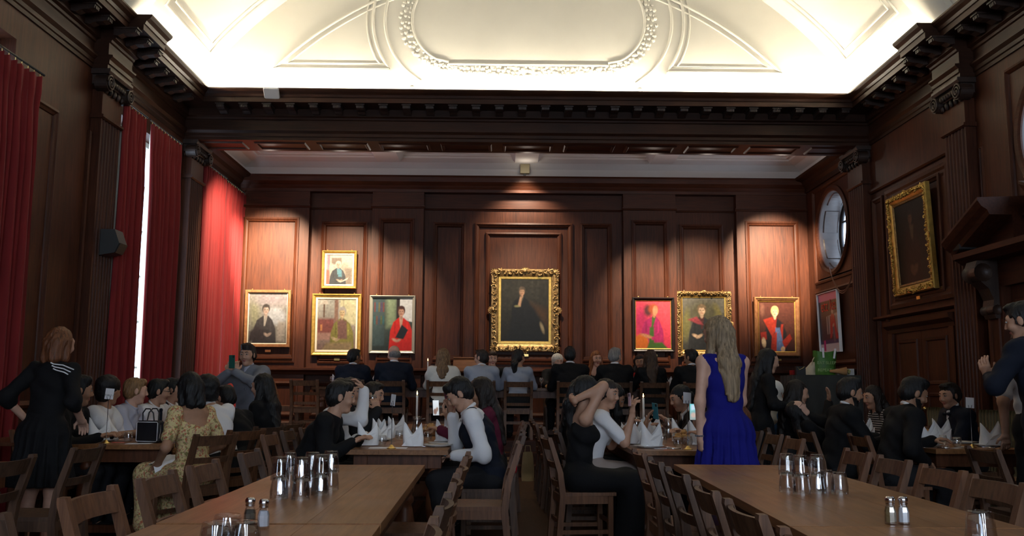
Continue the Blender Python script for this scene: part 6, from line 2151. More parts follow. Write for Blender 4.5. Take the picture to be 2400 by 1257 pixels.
def person(x, y, rz, label, z=0.0, pose='sit', lean=8, twist=0, side=0, s=1.0, female=False, skin='light', hair='black', style='short', hl=0.0,
           top='shirt', topc='white', under=None, sleeve=1.0, low='trousers', lowc='charcoal', tie=None, head=(0, 0, 0), lh=None, rh=None, lc=0.5, rc_=0.5, lp=None, rp=None,
           ldir=None, rdir=None, vox=0.016, face=True, collar=None, glasses=False, spread=0.0, hshift=(0, 0, 0), strap=False, beard=False, cuffs=None, neckline=0.0, stripes=False):
    """x,y: seat or feet; rz: facing (0 = +Y); hand targets lh/rh in world metres, palms and curls optional"""
    org, RW = seat_or_stand(x, y, rz, z)
    loc = lambda w: RW.T @ (np.asarray(w, float) - org)
    ln = math.radians(lean)
    sw = (0.158 if female else 0.185) * s
    hw = (0.098 if female else 0.09) * s
    up = v3(math.sin(math.radians(side)), math.sin(ln), math.cos(ln))
    up = nrm(up)
    pel = v3(0, -0.04, 0.545) if pose == 'sit' else v3(0, 0, 0.93 * s)
    T = RZ(math.radians(twist))
    lat = T @ v3(1, 0, 0)
    lat = nrm(lat - up * (lat @ up))
    fwd = np.cross(up, lat)
    belly = pel + up * 0.16 * s
    chest = pel + up * 0.34 * s + fwd * 0.005
    neckb = pel + up * 0.50 * s + v3(0, 0.012, 0)
    shz = pel + up * 0.455 * s
    SL, SR = shz - lat * sw, shz + lat * sw
    hy, hp, hr = [math.radians(q) for q in head]
    HR = RZ(math.radians(twist) + hy) @ RX(-hp) @ RY(hr)
    hc = neckb + up * 0.075 * s + HR @ v3(0, 0.014, 0.085) * s + np.asarray(hshift, float)
    H = (hc, HR * s)
    # limbs
    ua, fa = 0.285 * s, 0.25 * s
    arms = []
    for sd, S_, tgt, pole in ((-1, SL, lh, lp), (1, SR, rh, rp)):
        if tgt is None:
            tgt = v3(sd * 0.11, 0.30, 0.60) if pose == 'sit' else v3(sd * (sw + 0.07), 0.04, 0.86 * s)
        else:
            tgt = loc(tgt)
        po_ = np.asarray(pole, float) if pole is not None else v3(sd * 0.6, -0.5, -0.8)
        E_, W_ = ik(S_, tgt, ua, fa, po_)
        arms.append((S_, E_, W_))
    if pose == 'sit':
        legs = []
        for sd in (-1, 1):
            hip = pel + v3(sd * hw, 0, -0.02)
            kn = v3(sd * 0.115, 0.37 * s, 0.515)
            an = v3(sd * 0.12, 0.30 * s, 0.085)
            legs.append((hip, kn, an))
    else:
        legs = []
        for sd in (-1, 1):
            legs.append((pel + v3(sd * hw, 0, -0.03), v3(sd * 0.095, 0.02, 0.50 * s), v3(sd * 0.095, -0.02, 0.085)))
    fem = 0.90 if female else 1.0

    def torso(i, m=0):
        ps = [rc(pel - v3(hw * 0.8, 0, 0), pel + v3(hw * 0.8, 0, 0), (0.100 if female else 0.098) * s + i, m=m), rc(pel, belly, 0.098 * s * fem + i, 0.092 * s * fem + i, m=m, fl=(lat, 1.30)),
              rc(belly, chest, 0.092 * s * fem + i, 0.108 * s * fem + i, m=m, fl=(lat, 1.36)), rc(chest, shz - up * 0.02, 0.106 * s * fem + i, 0.075 * s * fem + i, m=m, fl=(lat, 1.45)),
              rc(SL, SR, 0.052 * s * fem + i, m=m, k=0.05), rc(shz + up * 0.0, neckb + up * 0.01, 0.07 * s + i * 0.7, 0.05 * s + i * 0.5, m=m, fl=(lat, 1.35), k=0.05)]
        if female:
            for q in (-1, 1):
                ps.append(el(chest + lat * q * 0.068 * s + fwd * 0.072 * s - up * 0.01, (0.052 * s + i * 0.6,) * 3, m=m, k=0.04))
        return ps

    def arm(S_, E_, W_, i, t=1.0, m=0):
        f = 0.86 if female else 1.0
        if t >= 1:
            return [rc(S_, E_, 0.050 * f * s + i, 0.040 * f * s + i, m=m), rc(E_, W_, 0.041 * f * s + i, 0.027 * s + i * 0.9, m=m)]
        if t > 0.5:
            q = (t - 0.5) * 2
            return [rc(S_, E_, 0.050 * f * s + i, 0.040 * f * s + i, m=m), rc(E_, E_ + (W_ - E_) * q, 0.041 * f * s + i, (0.041 - 0.014 * q) * f * s + i, m=m)]
        q = t * 2
        return [rc(S_, S_ + (E_ - S_) * q, 0.050 * f * s + i, (0.050 - 0.008 * q) * f * s + i, m=m)]

    def leg(hip, kn, an, i, m=0):
        return [rc(hip, kn, 0.082 * s + i, 0.056 * s + i, m=m), rc(kn, an, 0.055 * s + i, 0.036 * s + i, m=m)]

    root = empty('person', (x, y, z), rz, label=label, cat='person')
    # skin: body, then finer head and hands, one mesh
    body = torso(0.0)
    body.append(rc(neckb - up * 0.02, hc + HR @ v3(0, -0.018, -0.055) * s, 0.056 * s * (0.9 if female else 1.0), 0.052 * s * (0.9 if female else 1.0), k=0.03))
    for a in arms:
        body += arm(*a, 0.0)
    for l in legs:
        body += leg(*l, 0.0)
        body.append(rc(l[2] + v3(0, -0.03, -0.03), l[2] + v3(0, 0.12, -0.045), 0.036, 0.028, fl=(v3(1, 0, 0), 1.2)))
    V1, F1, L1 = polygonize(body, vox, 0.035)
    hv = min(0.008, vox * 0.55)
    hp_ = head_prims((hc, HR)) if s == 1.0 else head_prims((hc, HR * s))
    for p in hp_:
        if s != 1.0 and p.t == 'el':
            p.R = HR
            p.r = p.r * s
    hp_.append(rc(hc + HR @ v3(0, -0.018, -0.05) * s, neckb + up * 0.005, 0.051 * s * (0.9 if female else 1.0), 0.054 * s * (0.9 if female else 1.0), k=0.03))
    V2, F2, L2 = polygonize(hp_, hv, 0.02)
    Vs, Fs, Ls = [V1, V2], [F1, F2 + len(V1)], [L1 * 0, L2]
    off = len(V1) + len(V2)
    for (S_, E_, W_), cu, dd, sd in ((arms[0], lc, ldir, -1), (arms[1], rc_, rdir, 1)):
        if cu is None:
            continue
        d = nrm(W_ - E_)
        nn = v3(0, 0, -1) if abs(d[2]) < 0.8 else v3(0, 1, 0)
        if dd is not None:
            if dd[0] is not None:
                d = nrm(RW.T @ np.asarray(dd[0], float))
            if dd[1] is not None:
                nn = RW.T @ np.asarray(dd[1], float)
        hps = hand_prims(W_, d, nn, sd, cu, spread, s)
        Vh, Fh, Lh = polygonize(hps, min(0.0052, vox * 0.4), 0.006)
        Vs.append(Vh)
        Fs.append(Fh + off)
        Ls.append(Lh * 0)
        off += len(Vh)
    link('body', mesh_np('person_body', np.concatenate(Vs), np.concatenate(Fs), [SKINS[skin], LIPS], np.concatenate(Ls)), root)
    # garments
    ph = random.uniform(0, 6)
    wr = lambda X, Y, Z: 0.0050 * np.sin(31 * X + 13 * Z + ph) * np.sin(23 * Z + 17 * Y + ph * 2) + 0.0030 * np.sin(52 * Z + 31 * X + 17 * Y + 2 * np.sin(13 * X + ph))

    def wear(nm, prims, m, k=0.035, disp=wr, vx=None, clip=None):
        V, F, L = polygonize(prims, vx or vox, k, disp, clip)
        return link(nm, mesh_np('person_' + nm, V, F, m if isinstance(m, list) else [m], L if isinstance(m, list) else None), root)

    hem = pel - up * 0.02
    if top in ('suit', 'shirt', 'tee', 'vest', 'blouse'):
        i = {'suit': 0.024, 'shirt': 0.014, 'tee': 0.013, 'vest': 0.013, 'blouse': 0.018}[top]
        ps = torso(i)
        if top in ('tee', 'shirt', 'blouse', 'vest'):
            ps[5] = rc(shz, neckb - up * 0.02, 0.07 * s + i * 0.6, 0.046 * s + i * 0.4, fl=(lat, 1.35), k=0.05)
        for a in arms:
            ps += arm(*a, i + (0.004 if top != 'suit' else -0.003), sleeve)
            if top == 'blouse':
                ps.append(el(a[0] + (a[1] - a[0]) * 0.30, (0.080 * s,) * 3, k=0.05))
        if top == 'suit':
            pass
            ps += [rc(SL - lat * 0.005 + up * 0.012, SR + lat * 0.005 + up * 0.012, 0.062 * s, k=0.04)]
            if pose == 'stand':
                ps.append(rc(pel, pel - v3(0, 0, 0.10), 0.105 * s + i, 0.115 * s + i, fl=(lat, 1.25)))
        cl_ = None
        if neckline:
            c0, rr = neckb + up * 0.03, neckline
            cl_ = lambda X, Y, Z: rr - np.sqrt((X - c0[0]) ** 2 + (Y - c0[1]) ** 2 + (Z - c0[2]) ** 2)
        wear({'suit': 'jacket', 'tee': 't_shirt'}.get(top, 'shirt'), ps, CLOTH[topc], clip=cl_)
        if top == 'suit':
            # shirt front, lapels, collar, cuffs
            sh = [rc(neckb - up * 0.01 + fwd * 0.03, chest + fwd * 0.085 * s, 0.050 * s, 0.045 * s, fl=(lat, 1.25)), tor(neckb + up * 0.042 + fwd * 0.006, up + fwd * 0.45, 0.056 * s, 0.016 * s)]
            wear('shirt_front', sh, CLOTH[under or 'white'], k=0.01, disp=None, vx=min(vox, 0.010))
            lp_ = []
            for q in (-1, 1):
                lp_ += [rc(neckb + lat * q * 0.058 * s - fwd * 0.02 + up * 0.01, neckb + lat * q * 0.060 * s + fwd * 0.055 * s - up * 0.03, 0.017, 0.016), rc(neckb + lat * q * 0.060 * s + fwd * 0.055 * s - up * 0.03, chest + fwd * 0.125 * s + lat * q * 0.025 - up * 0.06, 0.016, 0.014)]
            lp_.append(rc(neckb + lat * 0.056 * s - fwd * 0.02 + up * 0.01, neckb - fwd * 0.062 * s + up * 0.012, 0.016, 0.017))
            lp_.append(rc(neckb - lat * 0.056 * s - fwd * 0.02 + up * 0.01, neckb - fwd * 0.062 * s + up * 0.012, 0.016, 0.017))
            wear('lapels', lp_, CLOTH[topc], k=0.015, disp=None, vx=min(vox, 0.010))
            if cuffs is not False:
                for a in arms:
                    d = nrm(a[2] - a[1])
                    wear('cuff', [rc(a[2] - d * 0.03, a[2] - d * 0.002, 0.0365 * s, 0.0355 * s)], CLOTH[under or 'white'], k=0.01, disp=None, vx=min(vox, 0.009))
        if collar or top in ('vest',):
            wear('collar', [tor(neckb + up * 0.026 + fwd * 0.004, up + fwd * 0.4, 0.060 * s, 0.015 * s), rc(neckb + fwd * 0.055 + lat * 0.03, neckb + fwd * 0.085 + lat * 0.045 - up * 0.04, 0.013, 0.006), rc(neckb + fwd * 0.055 - lat * 0.03, neckb + fwd * 0.085 - lat * 0.045 - up * 0.04, 0.013, 0.006)],
                 CLOTH[collar or topc], k=0.01, disp=None, vx=min(vox, 0.009))
        if top == 'vest':
            vs_ = [p for p in torso(0.024)][:4]
            cut = [rc(neckb + up * 0.02 + fwd * 0.06, chest + fwd * 0.16, 0.075, 0.02, sub=True, k=0.01)]
            for q in (-1, 1):
                vs_.append(rc(shz + lat * q * 0.075 - up * 0.03, shz + lat * q * 0.085 + up * 0.035, 0.062, 0.045))
            wear('waistcoat', vs_ + cut, CLOTH[under or 'navy'], vx=min(vox, 0.012))
    elif top == 'dress':
        i = 0.011
        ps = torso(i)[:4]
        if female:
            ps += torso(i)[6:]
        for q, S_ in ((-1, SL), (1, SR)):
            if strap:
                ps.append(rc(chest + lat * q * 0.075 + fwd * 0.07, shz + lat * q * 0.085 + up * 0.048, 0.012, 0.010, k=0.012))
                ps.append(rc(chest + lat * q * 0.075 - fwd * 0.06, shz + lat * q * 0.085 + up * 0.048, 0.012, 0.010, k=0.012))
            else:
                ps.append(rc(shz + lat * q * 0.06, S_ - lat * q * 0.025 + up * 0.004, 0.062 * s, 0.058 * s))
        if sleeve and not strap:
            for a in arms:
                ps += arm(*a, 0.018, sleeve)
        cl_ = None
        if strap:
            c0 = chest + up * 0.075
            keep = 0.02
            cl_ = lambda X, Y, Z: np.where(np.abs((X - c0[0]) * lat[0] + (Y - c0[1]) * lat[1] + (Z - c0[2]) * lat[2]) < 0.055, ((X - c0[0]) * up[0] + (Y - c0[1]) * up[1] + (Z - c0[2]) * up[2]), -1.0)
        elif neckline:
            c0, rr = neckb - fwd * 0.05 + up * 0.0, neckline
            cl_ = lambda X, Y, Z: rr - np.sqrt(((X - c0[0])) ** 2 + ((Y - c0[1])) ** 2 + ((Z - c0[2]) * 0.75) ** 2)
        wear('bodice', ps, CLOTH[topc], clip=cl_)
    # lower half
    if low == 'trousers':
        ps = torso(0.016)[:2]
        for l in legs:
            ps += leg(*l, 0.018)
        wear('trousers', ps, CLOTH[lowc])
    elif low in ('skirt', 'long_skirt'):
        if pose == 'sit':
            ps = torso(0.014)[:2]
            for l in legs:
                ps.append(rc(l[0], l[1], 0.098, 0.080))
            ps.append(rc(pel + v3(0, 0.05, -0.01), v3(0, 0.36 * s, 0.515), 0.10, 0.075, fl=(v3(1, 0, 0), 1.5)))
            dl = 0.40 if low == 'long_skirt' else 0.16
            ps.append(rc(v3(0, 0.37 * s, 0.50), v3(0, 0.37 * s, 0.50 - dl), 0.085, 0.085, fl=(v3(1, 0, 0), 1.9)))
            if low == 'long_skirt':
                for l in legs:
                    ps.append(rc(l[1], l[2] + v3(0, 0.02, 0.06), 0.095, 0.105))
            wear('skirt', ps, CLOTH[lowc], k=0.05, disp=lambda X, Y, Z: 0.007 * np.sin(34 * X + 9 * Z + ph) * np.clip((0.6 - Z) * 4, 0.3, 1))
        else:
            zb = 0.50 if low == 'skirt' else 0.15
            wz = belly[2] - 0.03

            def pleat(X, Y, Z):
                th = np.arctan2(Y - pel[1], X - pel[0])
                t = np.clip((wz - Z) / 0.45, 0, 1)
                return -t * (0.017 * np.sin(15 * th + 0.8 + 1.5 * np.sin(4 * Z)) + 0.008 * np.sin(31 * th)) + 0.002 * np.sin(60 * Z + 9 * X)
            ps = [rc(belly - up * 0.02, pel - v3(0, 0, 0.02), 0.096 * s, 0.142 * s, fl=(lat, 1.30)), rc(pel - v3(0, 0, 0.02), v3(0, 0, zb), 0.142 * s, 0.20 * s, fl=(lat, 1.24))]
            for l in legs:
                ps.append(rc(l[0], l[1], 0.105 * s, 0.08 * s))
            wear('skirt', ps, CLOTH[lowc], disp=pleat, vx=min(vox, 0.012), clip=lambda X, Y, Z: (zb + 0.01) - Z + 0 * X)
    for l, q in zip(legs, (-1, 1)):
        wear('shoe', [rc(l[2] + v3(0, -0.035, -0.035), l[2] + v3(0, 0.13, -0.048), 0.044, 0.034, fl=(v3(1, 0, 0), 1.15))], CLOTH['black'], disp=None, clip=lambda X, Y, Z: 0.002 - Z + 0 * X)
    if tie:
        if tie[0] == 'bow':
            b0 = neckb + fwd * 0.085 * s + up * 0.0
            wear('bow_tie', [rc(b0, b0 + lat * 0.05, 0.008, 0.018), rc(b0, b0 - lat * 0.05, 0.008, 0.018), el(b0 + fwd * 0.005, (0.012,) * 3)], CLOTH[tie[1]], k=0.004, disp=None, vx=0.006)
        else:
            wear('tie', [rc(neckb + fwd * 0.088, neckb + fwd * 0.095 - up * 0.03, 0.018, 0.014), rc(neckb + fwd * 0.10 - up * 0.03, chest + fwd * 0.145, 0.014, 0.022, fl=(lat, 1.3))], CLOTH[tie[1]], k=0.006, disp=None, vx=0.007)
    # face
    h = lambda *q: hc + HR @ v3(*q) * s
    if face:
        for q in (-1, 1):
            e_ = MB().ball((0, 0, 0), 0.0115 * s, 10, 8, (1.15, 0.8, 0.62))
            eo = e_.obj('eye', EYEW, root)
            eo.matrix_local = Matrix.Translation(h(q * 0.0305, 0.0855, 0.0115)) @ Matrix(HR.tolist()).to_4x4()
            io = MB().ball((0, 0.0078 * s, 0), 0.0056 * s, 8, 6, (1, 0.5, 1.05)).obj('iris', IRIS, eo)
            bw = [rc(h(q * 0.014, 0.0935, 0.033), h(q * 0.034, 0.0915, 0.0385), 0.0046, 0.005), rc(h(q * 0.034, 0.0915, 0.0385), h(q * 0.053, 0.077, 0.033), 0.005, 0.003)]
            wear('eyebrow', bw, HAIRS[hair if hair not in ('white', 'blonde') else 'dirty'], k=0.003, disp=None, vx=0.005)
    if glasses:
        g = MB()
        for q in (-1, 1):
            g.tube([h(q * 0.033 + 0.024 * math.cos(t), 0.108, 0.008 + 0.021 * math.sin(t)) for t in np.linspace(0, 2 * PI, 17)[:-1]], 0.0022, 5, closed=True)
            g.tube([h(q * 0.057, 0.107, 0.012), h(q * 0.080, 0.06, 0.014), h(q * 0.084, -0.01, 0.012)], 0.002, 5)
        g.tube([h(-0.010, 0.109, 0.012), h(0.010, 0.109, 0.012)], 0.002, 5)
        g.obj('spectacles', M_BLACK, root)
    # hair
    hm = HAIRS[hair]
    if beard:
        nz = HR[:, 2]
        wear('beard', [rc(h(0, 0.030, -0.02), h(0, 0.046, -0.090), 0.0665 * s, 0.037 * s, fl=(HR[:, 0], 1.06)), el(h(0, 0.058, -0.100), v3(0.027, 0.025, 0.022) * s, HR), el(h(0, 0.093, -0.058), v3(0.026, 0.02, 0.012) * s, HR, sub=True, k=0.006)], hm, k=0.02,
             disp=None, vx=0.008, clip=lambda X, Y, Z: ((X - hc[0]) * nz[0] + (Y - hc[1]) * nz[1] + (Z - hc[2]) * nz[2]) + 0.036)
    U_ = v3(0, 0, 1)
    back = -fwd
    facec = el(h(0, 0.128, -0.045), v3(0.068, 0.075, 0.115) * s, HR, sub=True, k=0.012)
    cap = [el(h(0, -0.020, 0.044), v3(0.0815, 0.102, 0.089) * s, HR), rc(h(-0.03, -0.070, -0.012), h(0.03, -0.070, -0.012), 0.044 * s, k=0.03), el(h(0, -0.030, -0.004), v3(0.0800, 0.082, 0.056) * s, HR, k=0.02), el(h(0, -0.052, -0.040), v3(0.062, 0.048, 0.048) * s, HR, k=0.03),
           rc(h(0.0735, 0.022, 0.035), h(0.0735, 0.020, -0.018), 0.013 * s, 0.008 * s, k=0.01), rc(h(-0.0735, 0.022, 0.035), h(-0.0735, 0.020, -0.018), 0.013 * s, 0.008 * s, k=0.01)]

    def strands(X, Y, Z):
        q0, q1 = X - hc[0], Y - hc[1]
        th = np.arctan2(q1, q0)
        return 0.0032 * np.sin(19 * th + 7 * np.sin(14 * Z)) + 0.0022 * np.sin(43 * th + 23 * Z) + 0.0025 * np.sin(55 * X + 31 * Z) * np.sin(49 * Y + 5)

    def curls(X, Y, Z):
        return 0.0065 * np.sin(85 * X + 3 * np.sin(60 * Z)) * np.sin(85 * Y + 2) * np.sin(80 * Z + 1)
    hvx = min(vox, 0.011)
    dsp = strands
    if style == 'short':
        ps = cap + [el(h(0, 0.045, 0.104), v3(0.056, 0.044, 0.026) * s, HR, k=0.025), facec]
    elif style == 'fringe':
        ps = cap + [el(h(0, 0.055, 0.088), v3(0.062, 0.036, 0.036) * s, HR, k=0.02), el(h(0, 0.128, -0.065), v3(0.068, 0.075, 0.105) * s, HR, sub=True, k=0.012)]
    elif style == 'quiff':
        ps = cap + [el(h(0.008, 0.026, 0.108), v3(0.060, 0.055, 0.030) * s, HR, k=0.04), facec]
    elif style == 'curly':
        ps = [el(h(0, -0.026, 0.048), v3(0.100, 0.118, 0.100) * s, HR), el(h(0, -0.06, -0.04), v3(0.085, 0.06, 0.07) * s, HR, k=0.04), facec]
        dsp = curls
    elif style == 'bald':
        ps = [el(h(0, -0.03, 0.0), v3(0.083, 0.098, 0.062) * s, HR), el(h(0, 0.11, 0.0), v3(0.12, 0.10, 0.12) * s, HR, sub=True, k=0.01)]
    elif style == 'bob':
        ps = cap + [rc(h(0.066, -0.015, 0.02), h(0.074, -0.005, -0.085 - hl), 0.036 * s, 0.030 * s), rc(h(-0.066, -0.015, 0.02), h(-0.074, -0.005, -0.085 - hl), 0.036 * s, 0.030 * s),
                    rc(h(-0.035, -0.068, 0.0), h(-0.04, -0.075, -0.09 - hl), 0.052 * s, 0.046 * s), rc(h(0.035, -0.068, 0.0), h(0.04, -0.075, -0.09 - hl), 0.052 * s, 0.046 * s), facec]
    elif style in ('long', 'wavy'):
        t0 = h(0, -0.055, 0.0)
        e1 = neckb + back * 0.095 * s - up * 0.05
        e2 = e1 - up * max(0.02, hl - 0.14) + back * 0.03
        ps = cap + [rc(t0, e1, 0.062 * s, 0.055 * s, fl=(lat, 1.35)), rc(e1, e2, 0.052 * s, 0.026 * s, fl=(lat, 1.75))]
        for q in (-1, 1):
            a0 = h(q * 0.068, -0.01, 0.02)
            a1 = neckb + lat * q * 0.082 * s + up * 0.015 + fwd * 0.01
            ps += [rc(a0, a1, 0.034 * s, 0.034 * s), rc(a1, a1 - up * min(0.20, hl * 0.6) + fwd * 0.05 + lat * q * 0.02, 0.034 * s, 0.018 * s)]
        ps.append(facec)
        if style == 'wavy':
            dsp = lambda X, Y, Z: strands(X, Y, Z) + 0.006 * np.sin(38 * Z + 20 * X)
    elif style == 'hang':
        ps = cap + [facec]
        for q in (-1, 1):
            a0 = h(q * 0.064, 0.01, 0.02)
            ps += [rc(a0, a0 - U_ * 0.16 + fwd * 0.02, 0.038 * s, 0.034 * s), rc(a0 - U_ * 0.16 + fwd * 0.02, a0 - U_ * max(hl, 0.2) + fwd * 0.03, 0.034 * s, 0.012 * s)]
        ps.append(rc(h(0, -0.06, 0), h(0, -0.07, 0) - U_ * 0.22, 0.06 * s, 0.04 * s, fl=(lat, 1.3)))
    elif style == 'pony':
        b0 = h(0, -0.115, 0.01)
        ps = cap + [facec, el(b0, v3(0.03, 0.03, 0.03) * s), rc(b0, b0 - U_ * 0.12 + back * 0.03, 0.042 * s, 0.05 * s, k=0.02), rc(b0 - U_ * 0.12 + back * 0.03, b0 - U_ * max(0.16, hl), 0.05 * s, 0.012 * s)]
    elif style == 'bun':
        ps = cap + [facec, el(h(0, -0.11, -0.01), v3(0.045, 0.04, 0.045) * s, k=0.01)]
    elif style == 'hijab':
        ps = [el(h(0, -0.014, 0.04), v3(0.092, 0.114, 0.098) * s, HR), rc(h(0, -0.02, -0.02), neckb - up * 0.02, 0.088 * s, 0.105 * s), rc(neckb - up * 0.0, chest + back * 0.06, 0.12 * s, 0.10 * s, fl=(lat, 1.35)),
              rc(neckb + fwd * 0.03, chest + fwd * 0.08, 0.09 * s, 0.06 * s, fl=(lat, 1.3)), el(h(0, 0.125, -0.022), v3(0.060, 0.075, 0.088) * s, HR, sub=True, k=0.012)]
        wear('headscarf', ps, CLOTH['cream'], k=0.03, disp=lambda X, Y, Z: 0.003 * np.sin(60 * Z + 40 * Y + 20 * X), vx=0.011)
        ps = None
    if ps:
        wear('hair', ps, hm, k=0.028, disp=dsp, vx=hvx)
    return dict(root=root, arms=[tuple(RW @ q + org for q in a) for a in arms], head=RW @ hc + org, RW=RW, HR=RW @ HR)

# ------------------------------------------------------------------ phones
M_SCREEN = vcol('phone_screen', rough=0.2, bump=0, coat=0.0, emi=0.8)


def phone(c, n, up, label, case=None, screen=None, w=0.072, h=0.148):
    """slab centred at c; n = way the screen faces"""
    n, up = Vector(n).normalized(), Vector(up)
    up = (up - n * up.dot(n)).normalized()
    r = up.cross(n)
    o = empty('phone', c, label=label, cat='phone')
    o.rotation_euler = Matrix(((r.x, -n.x, up.x), (r.y, -n.y, up.y), (r.z, -n.z, up.z))).to_euler()
    MB().box(-w / 2, w / 2, -0.004, 0.004, -h / 2, h / 2, bev=0.003).obj('case', case or M_BLACK, o)
    if screen:
        sc = canvas('screen', w - 0.008, h - 0.008, screen, M_SCREEN, o, 12, 24)
        sc.location = (0, -0.0045, 0)
    MB().box(-w / 2 + 0.006, -w / 2 + 0.026, 0.004, 0.006, h / 2 - 0.03, h / 2 - 0.006).obj('lens_block', M_BLACK, o)
    return o


SCR_W = [('bg', (0.55, 0.60, 0.62), (0.75, 0.80, 0.82)), ('el', 0.35, 0.25, 0.3, 0.2, 0, (0.25, 0.15, 0.12), 0.05), ('el', 0.7, 0.4, 0.2, 0.15, 0, (0.3, 0.2, 0.15), 0.05)]
SCR_C = [('bg', (0.35, 0.38, 0.36), (0.10, 0.55, 0.55)), ('el', 0.5, 0.3, 0.35, 0.15, 0, (0.6, 0.45, 0.38), 0.05), ('po', [(0.2, 0.95), (0.9, 0.95), (0.9, 0.65), (0.2, 0.6)], (0.55, 0.75, 0.9), 0.05)]


def sit(x, y, rz, who, z=0.0, ch=True, ck=None, **kw):
    if ch:
        chair(x, y, rz, 'oak chair under the ' + who, z, ck)
    return person(x, y, rz, who[0].upper() + who[1:] if False else who, z=z, **kw)


# --- table by the curtains
w1 = person(-3.33, 6.72, -0.25, 'person standing in black with white shoulder stripes', pose='stand', female=True, hair='auburn', style='bob', hl=0.03, top='tee', topc='black', sleeve=0.62,
            low='skirt', lowc='black', skin='fair', rh=(-3.10, 6.80, 0.98), rp=(0.55, -0.8, -0.3), lh=(-3.56, 6.90, 0.98), lp=(-0.5, -0.8, -0.3), head=(-8, 5, 0), s=0.97, vox=0.014, face=False)
SH = w1['arms'][1]
for q in range(3):
    a, b = Vector(SH[0]) + Vector((-0.10 + 0.02 * q, -0.075 - 0.02 * q, 0.045 - 0.022 * q)), Vector(SH[0]) + Vector((0.05, -0.072 + 0.005 * q, 0.005 - 0.03 * q))
    o = MB().tube([a + Vector((-0.02, 0.0, 0.01)), a, a.lerp(b, 0.5) + Vector((0, -0.012, 0.012)), b], 0.0045, 6).obj('shoulder_stripe', CLOTH['white'], w1['root'])
    o.matrix_parent_inverse = (Matrix.Translation((-3.33, 6.72, 0)) @ Matrix.Rotation(-0.25, 4, 'Z')).inverted()
sit(-3.76, 7.85, EW, 'person in black seated beside the table number card', lean=16, hair='black', style='quiff', top='shirt', topc='black', skin='tan', head=(30, 6, 0), lh=(-3.40, 8.0, 0.80), rh=(-3.38, 7.75, 0.80))
sit(-3.72, 8.36, EW, 'person in a loose white blouse at the curtain table', lean=16, female=True, hair='black', style='curly', top='blouse', topc='white', sleeve=0.5, skin='tan', head=(65, 5, 0), lh=(-3.32, 8.5, 0.80), rh=(-3.2, 8.25, 0.82))
sit(-3.70, 8.86, EW, 'person in a pale lilac shirt at the curtain table', lean=18, hair='sandy', style='fringe', top='shirt', topc='lilac', collar='lilac', skin='fair', head=(28, 4, 0), lh=(-3.3, 9.0, 0.80), rh=(-3.28, 8.78, 0.80))
sit(-3.68, 9.34, EW, 'person in spectacles, white shirt and dark tie', lean=20, hair='black', style='short', top='shirt', topc='white', collar='white', tie=('long', 'navy'), glasses=True, skin='light', head=(20, 6, 0))
sit(-3.66, 9.82, EW, 'person in a dark waistcoat at the curtain table', lean=16, hair='black', style='fringe', top='vest', topc='white', under='navy', skin='light', head=(8, 0, 0))
w7 = sit(-2.50, 7.45, PI / 2 - 0.55, 'person in a yellow floral dress, seen from behind', female=True, lean=6, hair='black', style='bob', hl=0.045, top='dress', topc='floral', sleeve=0.34, neckline=0.135, low='long_skirt', lowc='floral', skin='tan',
         head=(-6, 10, 0), lh=(-2.72, 7.35, 0.62), rh=(-2.55, 7.75, 0.64), vox=0.013, s=1.02)
o = MB()
gx_ = [(i, j) for j in range(7) for i in range(9)]
o.v = [((i / 8 - 0.5) * 0.34, (j / 6 - 0.5) * 0.22, 0.012 * math.sin(i * 0.9 + j) - 0.05 * abs(i / 8 - 0.5) - 0.05 * (abs(j / 6 - 0.5) > 0.4)) for i, j in gx_] + [((i / 8 - 0.5) * 0.34, (j / 6 - 0.5) * 0.22, 0.012 * math.sin(i * 0.9 + j) - 0.05 * abs(i / 8 - 0.5) - 0.05 * (abs(j / 6 - 0.5) > 0.4) - 0.004) for i, j in gx_]
for l in range(2):
    for j in range(6):
        for i in range(8):
            b = l * 63 + j * 9 + i
            o.f.append([b, b + 1, b + 10, b + 9]); o.m.append(0); o.sm.append(True)
o = o.obj('lap_napkin', M_LINEN)
o.location, o.rotation_euler = (-2.66, 7.50, 0.66), (0.1, -0.15, 0.6)
tag(o, 'white napkin spread on the lap of the floral dress', 'napkin')
sit(-2.46, 8.15, PI / 2 - 0.5, 'person in a white shirt beyond the floral dress', lean=20, side=-4, hair='black', style='curly', top='shirt', topc='white', collar='white', skin='light', head=(0, 8, 0), lh=(-2.85, 8.1, 0.80), rh=(-2.8, 8.4, 0.8), s=1.03)
sit(-2.44, 8.82, PI / 2 - 0.45, 'person in black stooping beyond the white shirt', lean=30, hair='black', style='short', top='shirt', topc='black', skin='light', head=(0, 12, 0), s=0.98)
sit(-2.40, 9.50, PI / 2 - 0.35, 'person in black sitting upright before the grey suit', lean=10, female=True, hair='black', style='long', hl=0.42, top='shirt', topc='black', skin='light', head=(8, 5, 0), s=1.05)
b11 = person(-2.90, 10.62, PI - 0.30, 'person in a grey suit standing and filming with a phone', pose='stand', hair='dark', style='quiff', top='suit', topc='steel', under='lilac', low='trousers', lowc='steel', skin='light', head=(8, 3, 0),
             lh=(-2.98, 10.26, 1.38), rh=(-3.07, 10.28, 1.38), lp=(-0.8, 0.2, -0.6), rp=(0.8, 0.2, -0.6), lc=0.55, rc_=0.55, ldir=((-0.15, 0.1, 1), (0, 1, 0)), rdir=((0.15, 0.1, 1), (0, 1, 0)), s=1.0, vox=0.015)
phone((-3.03, 10.25, 1.50), (0.15, 1, 0.05), (0, 0, 1), 'green phone held up by the person in grey', mat('green_case', (0.01, 0.10, 0.075), rough=0.4))

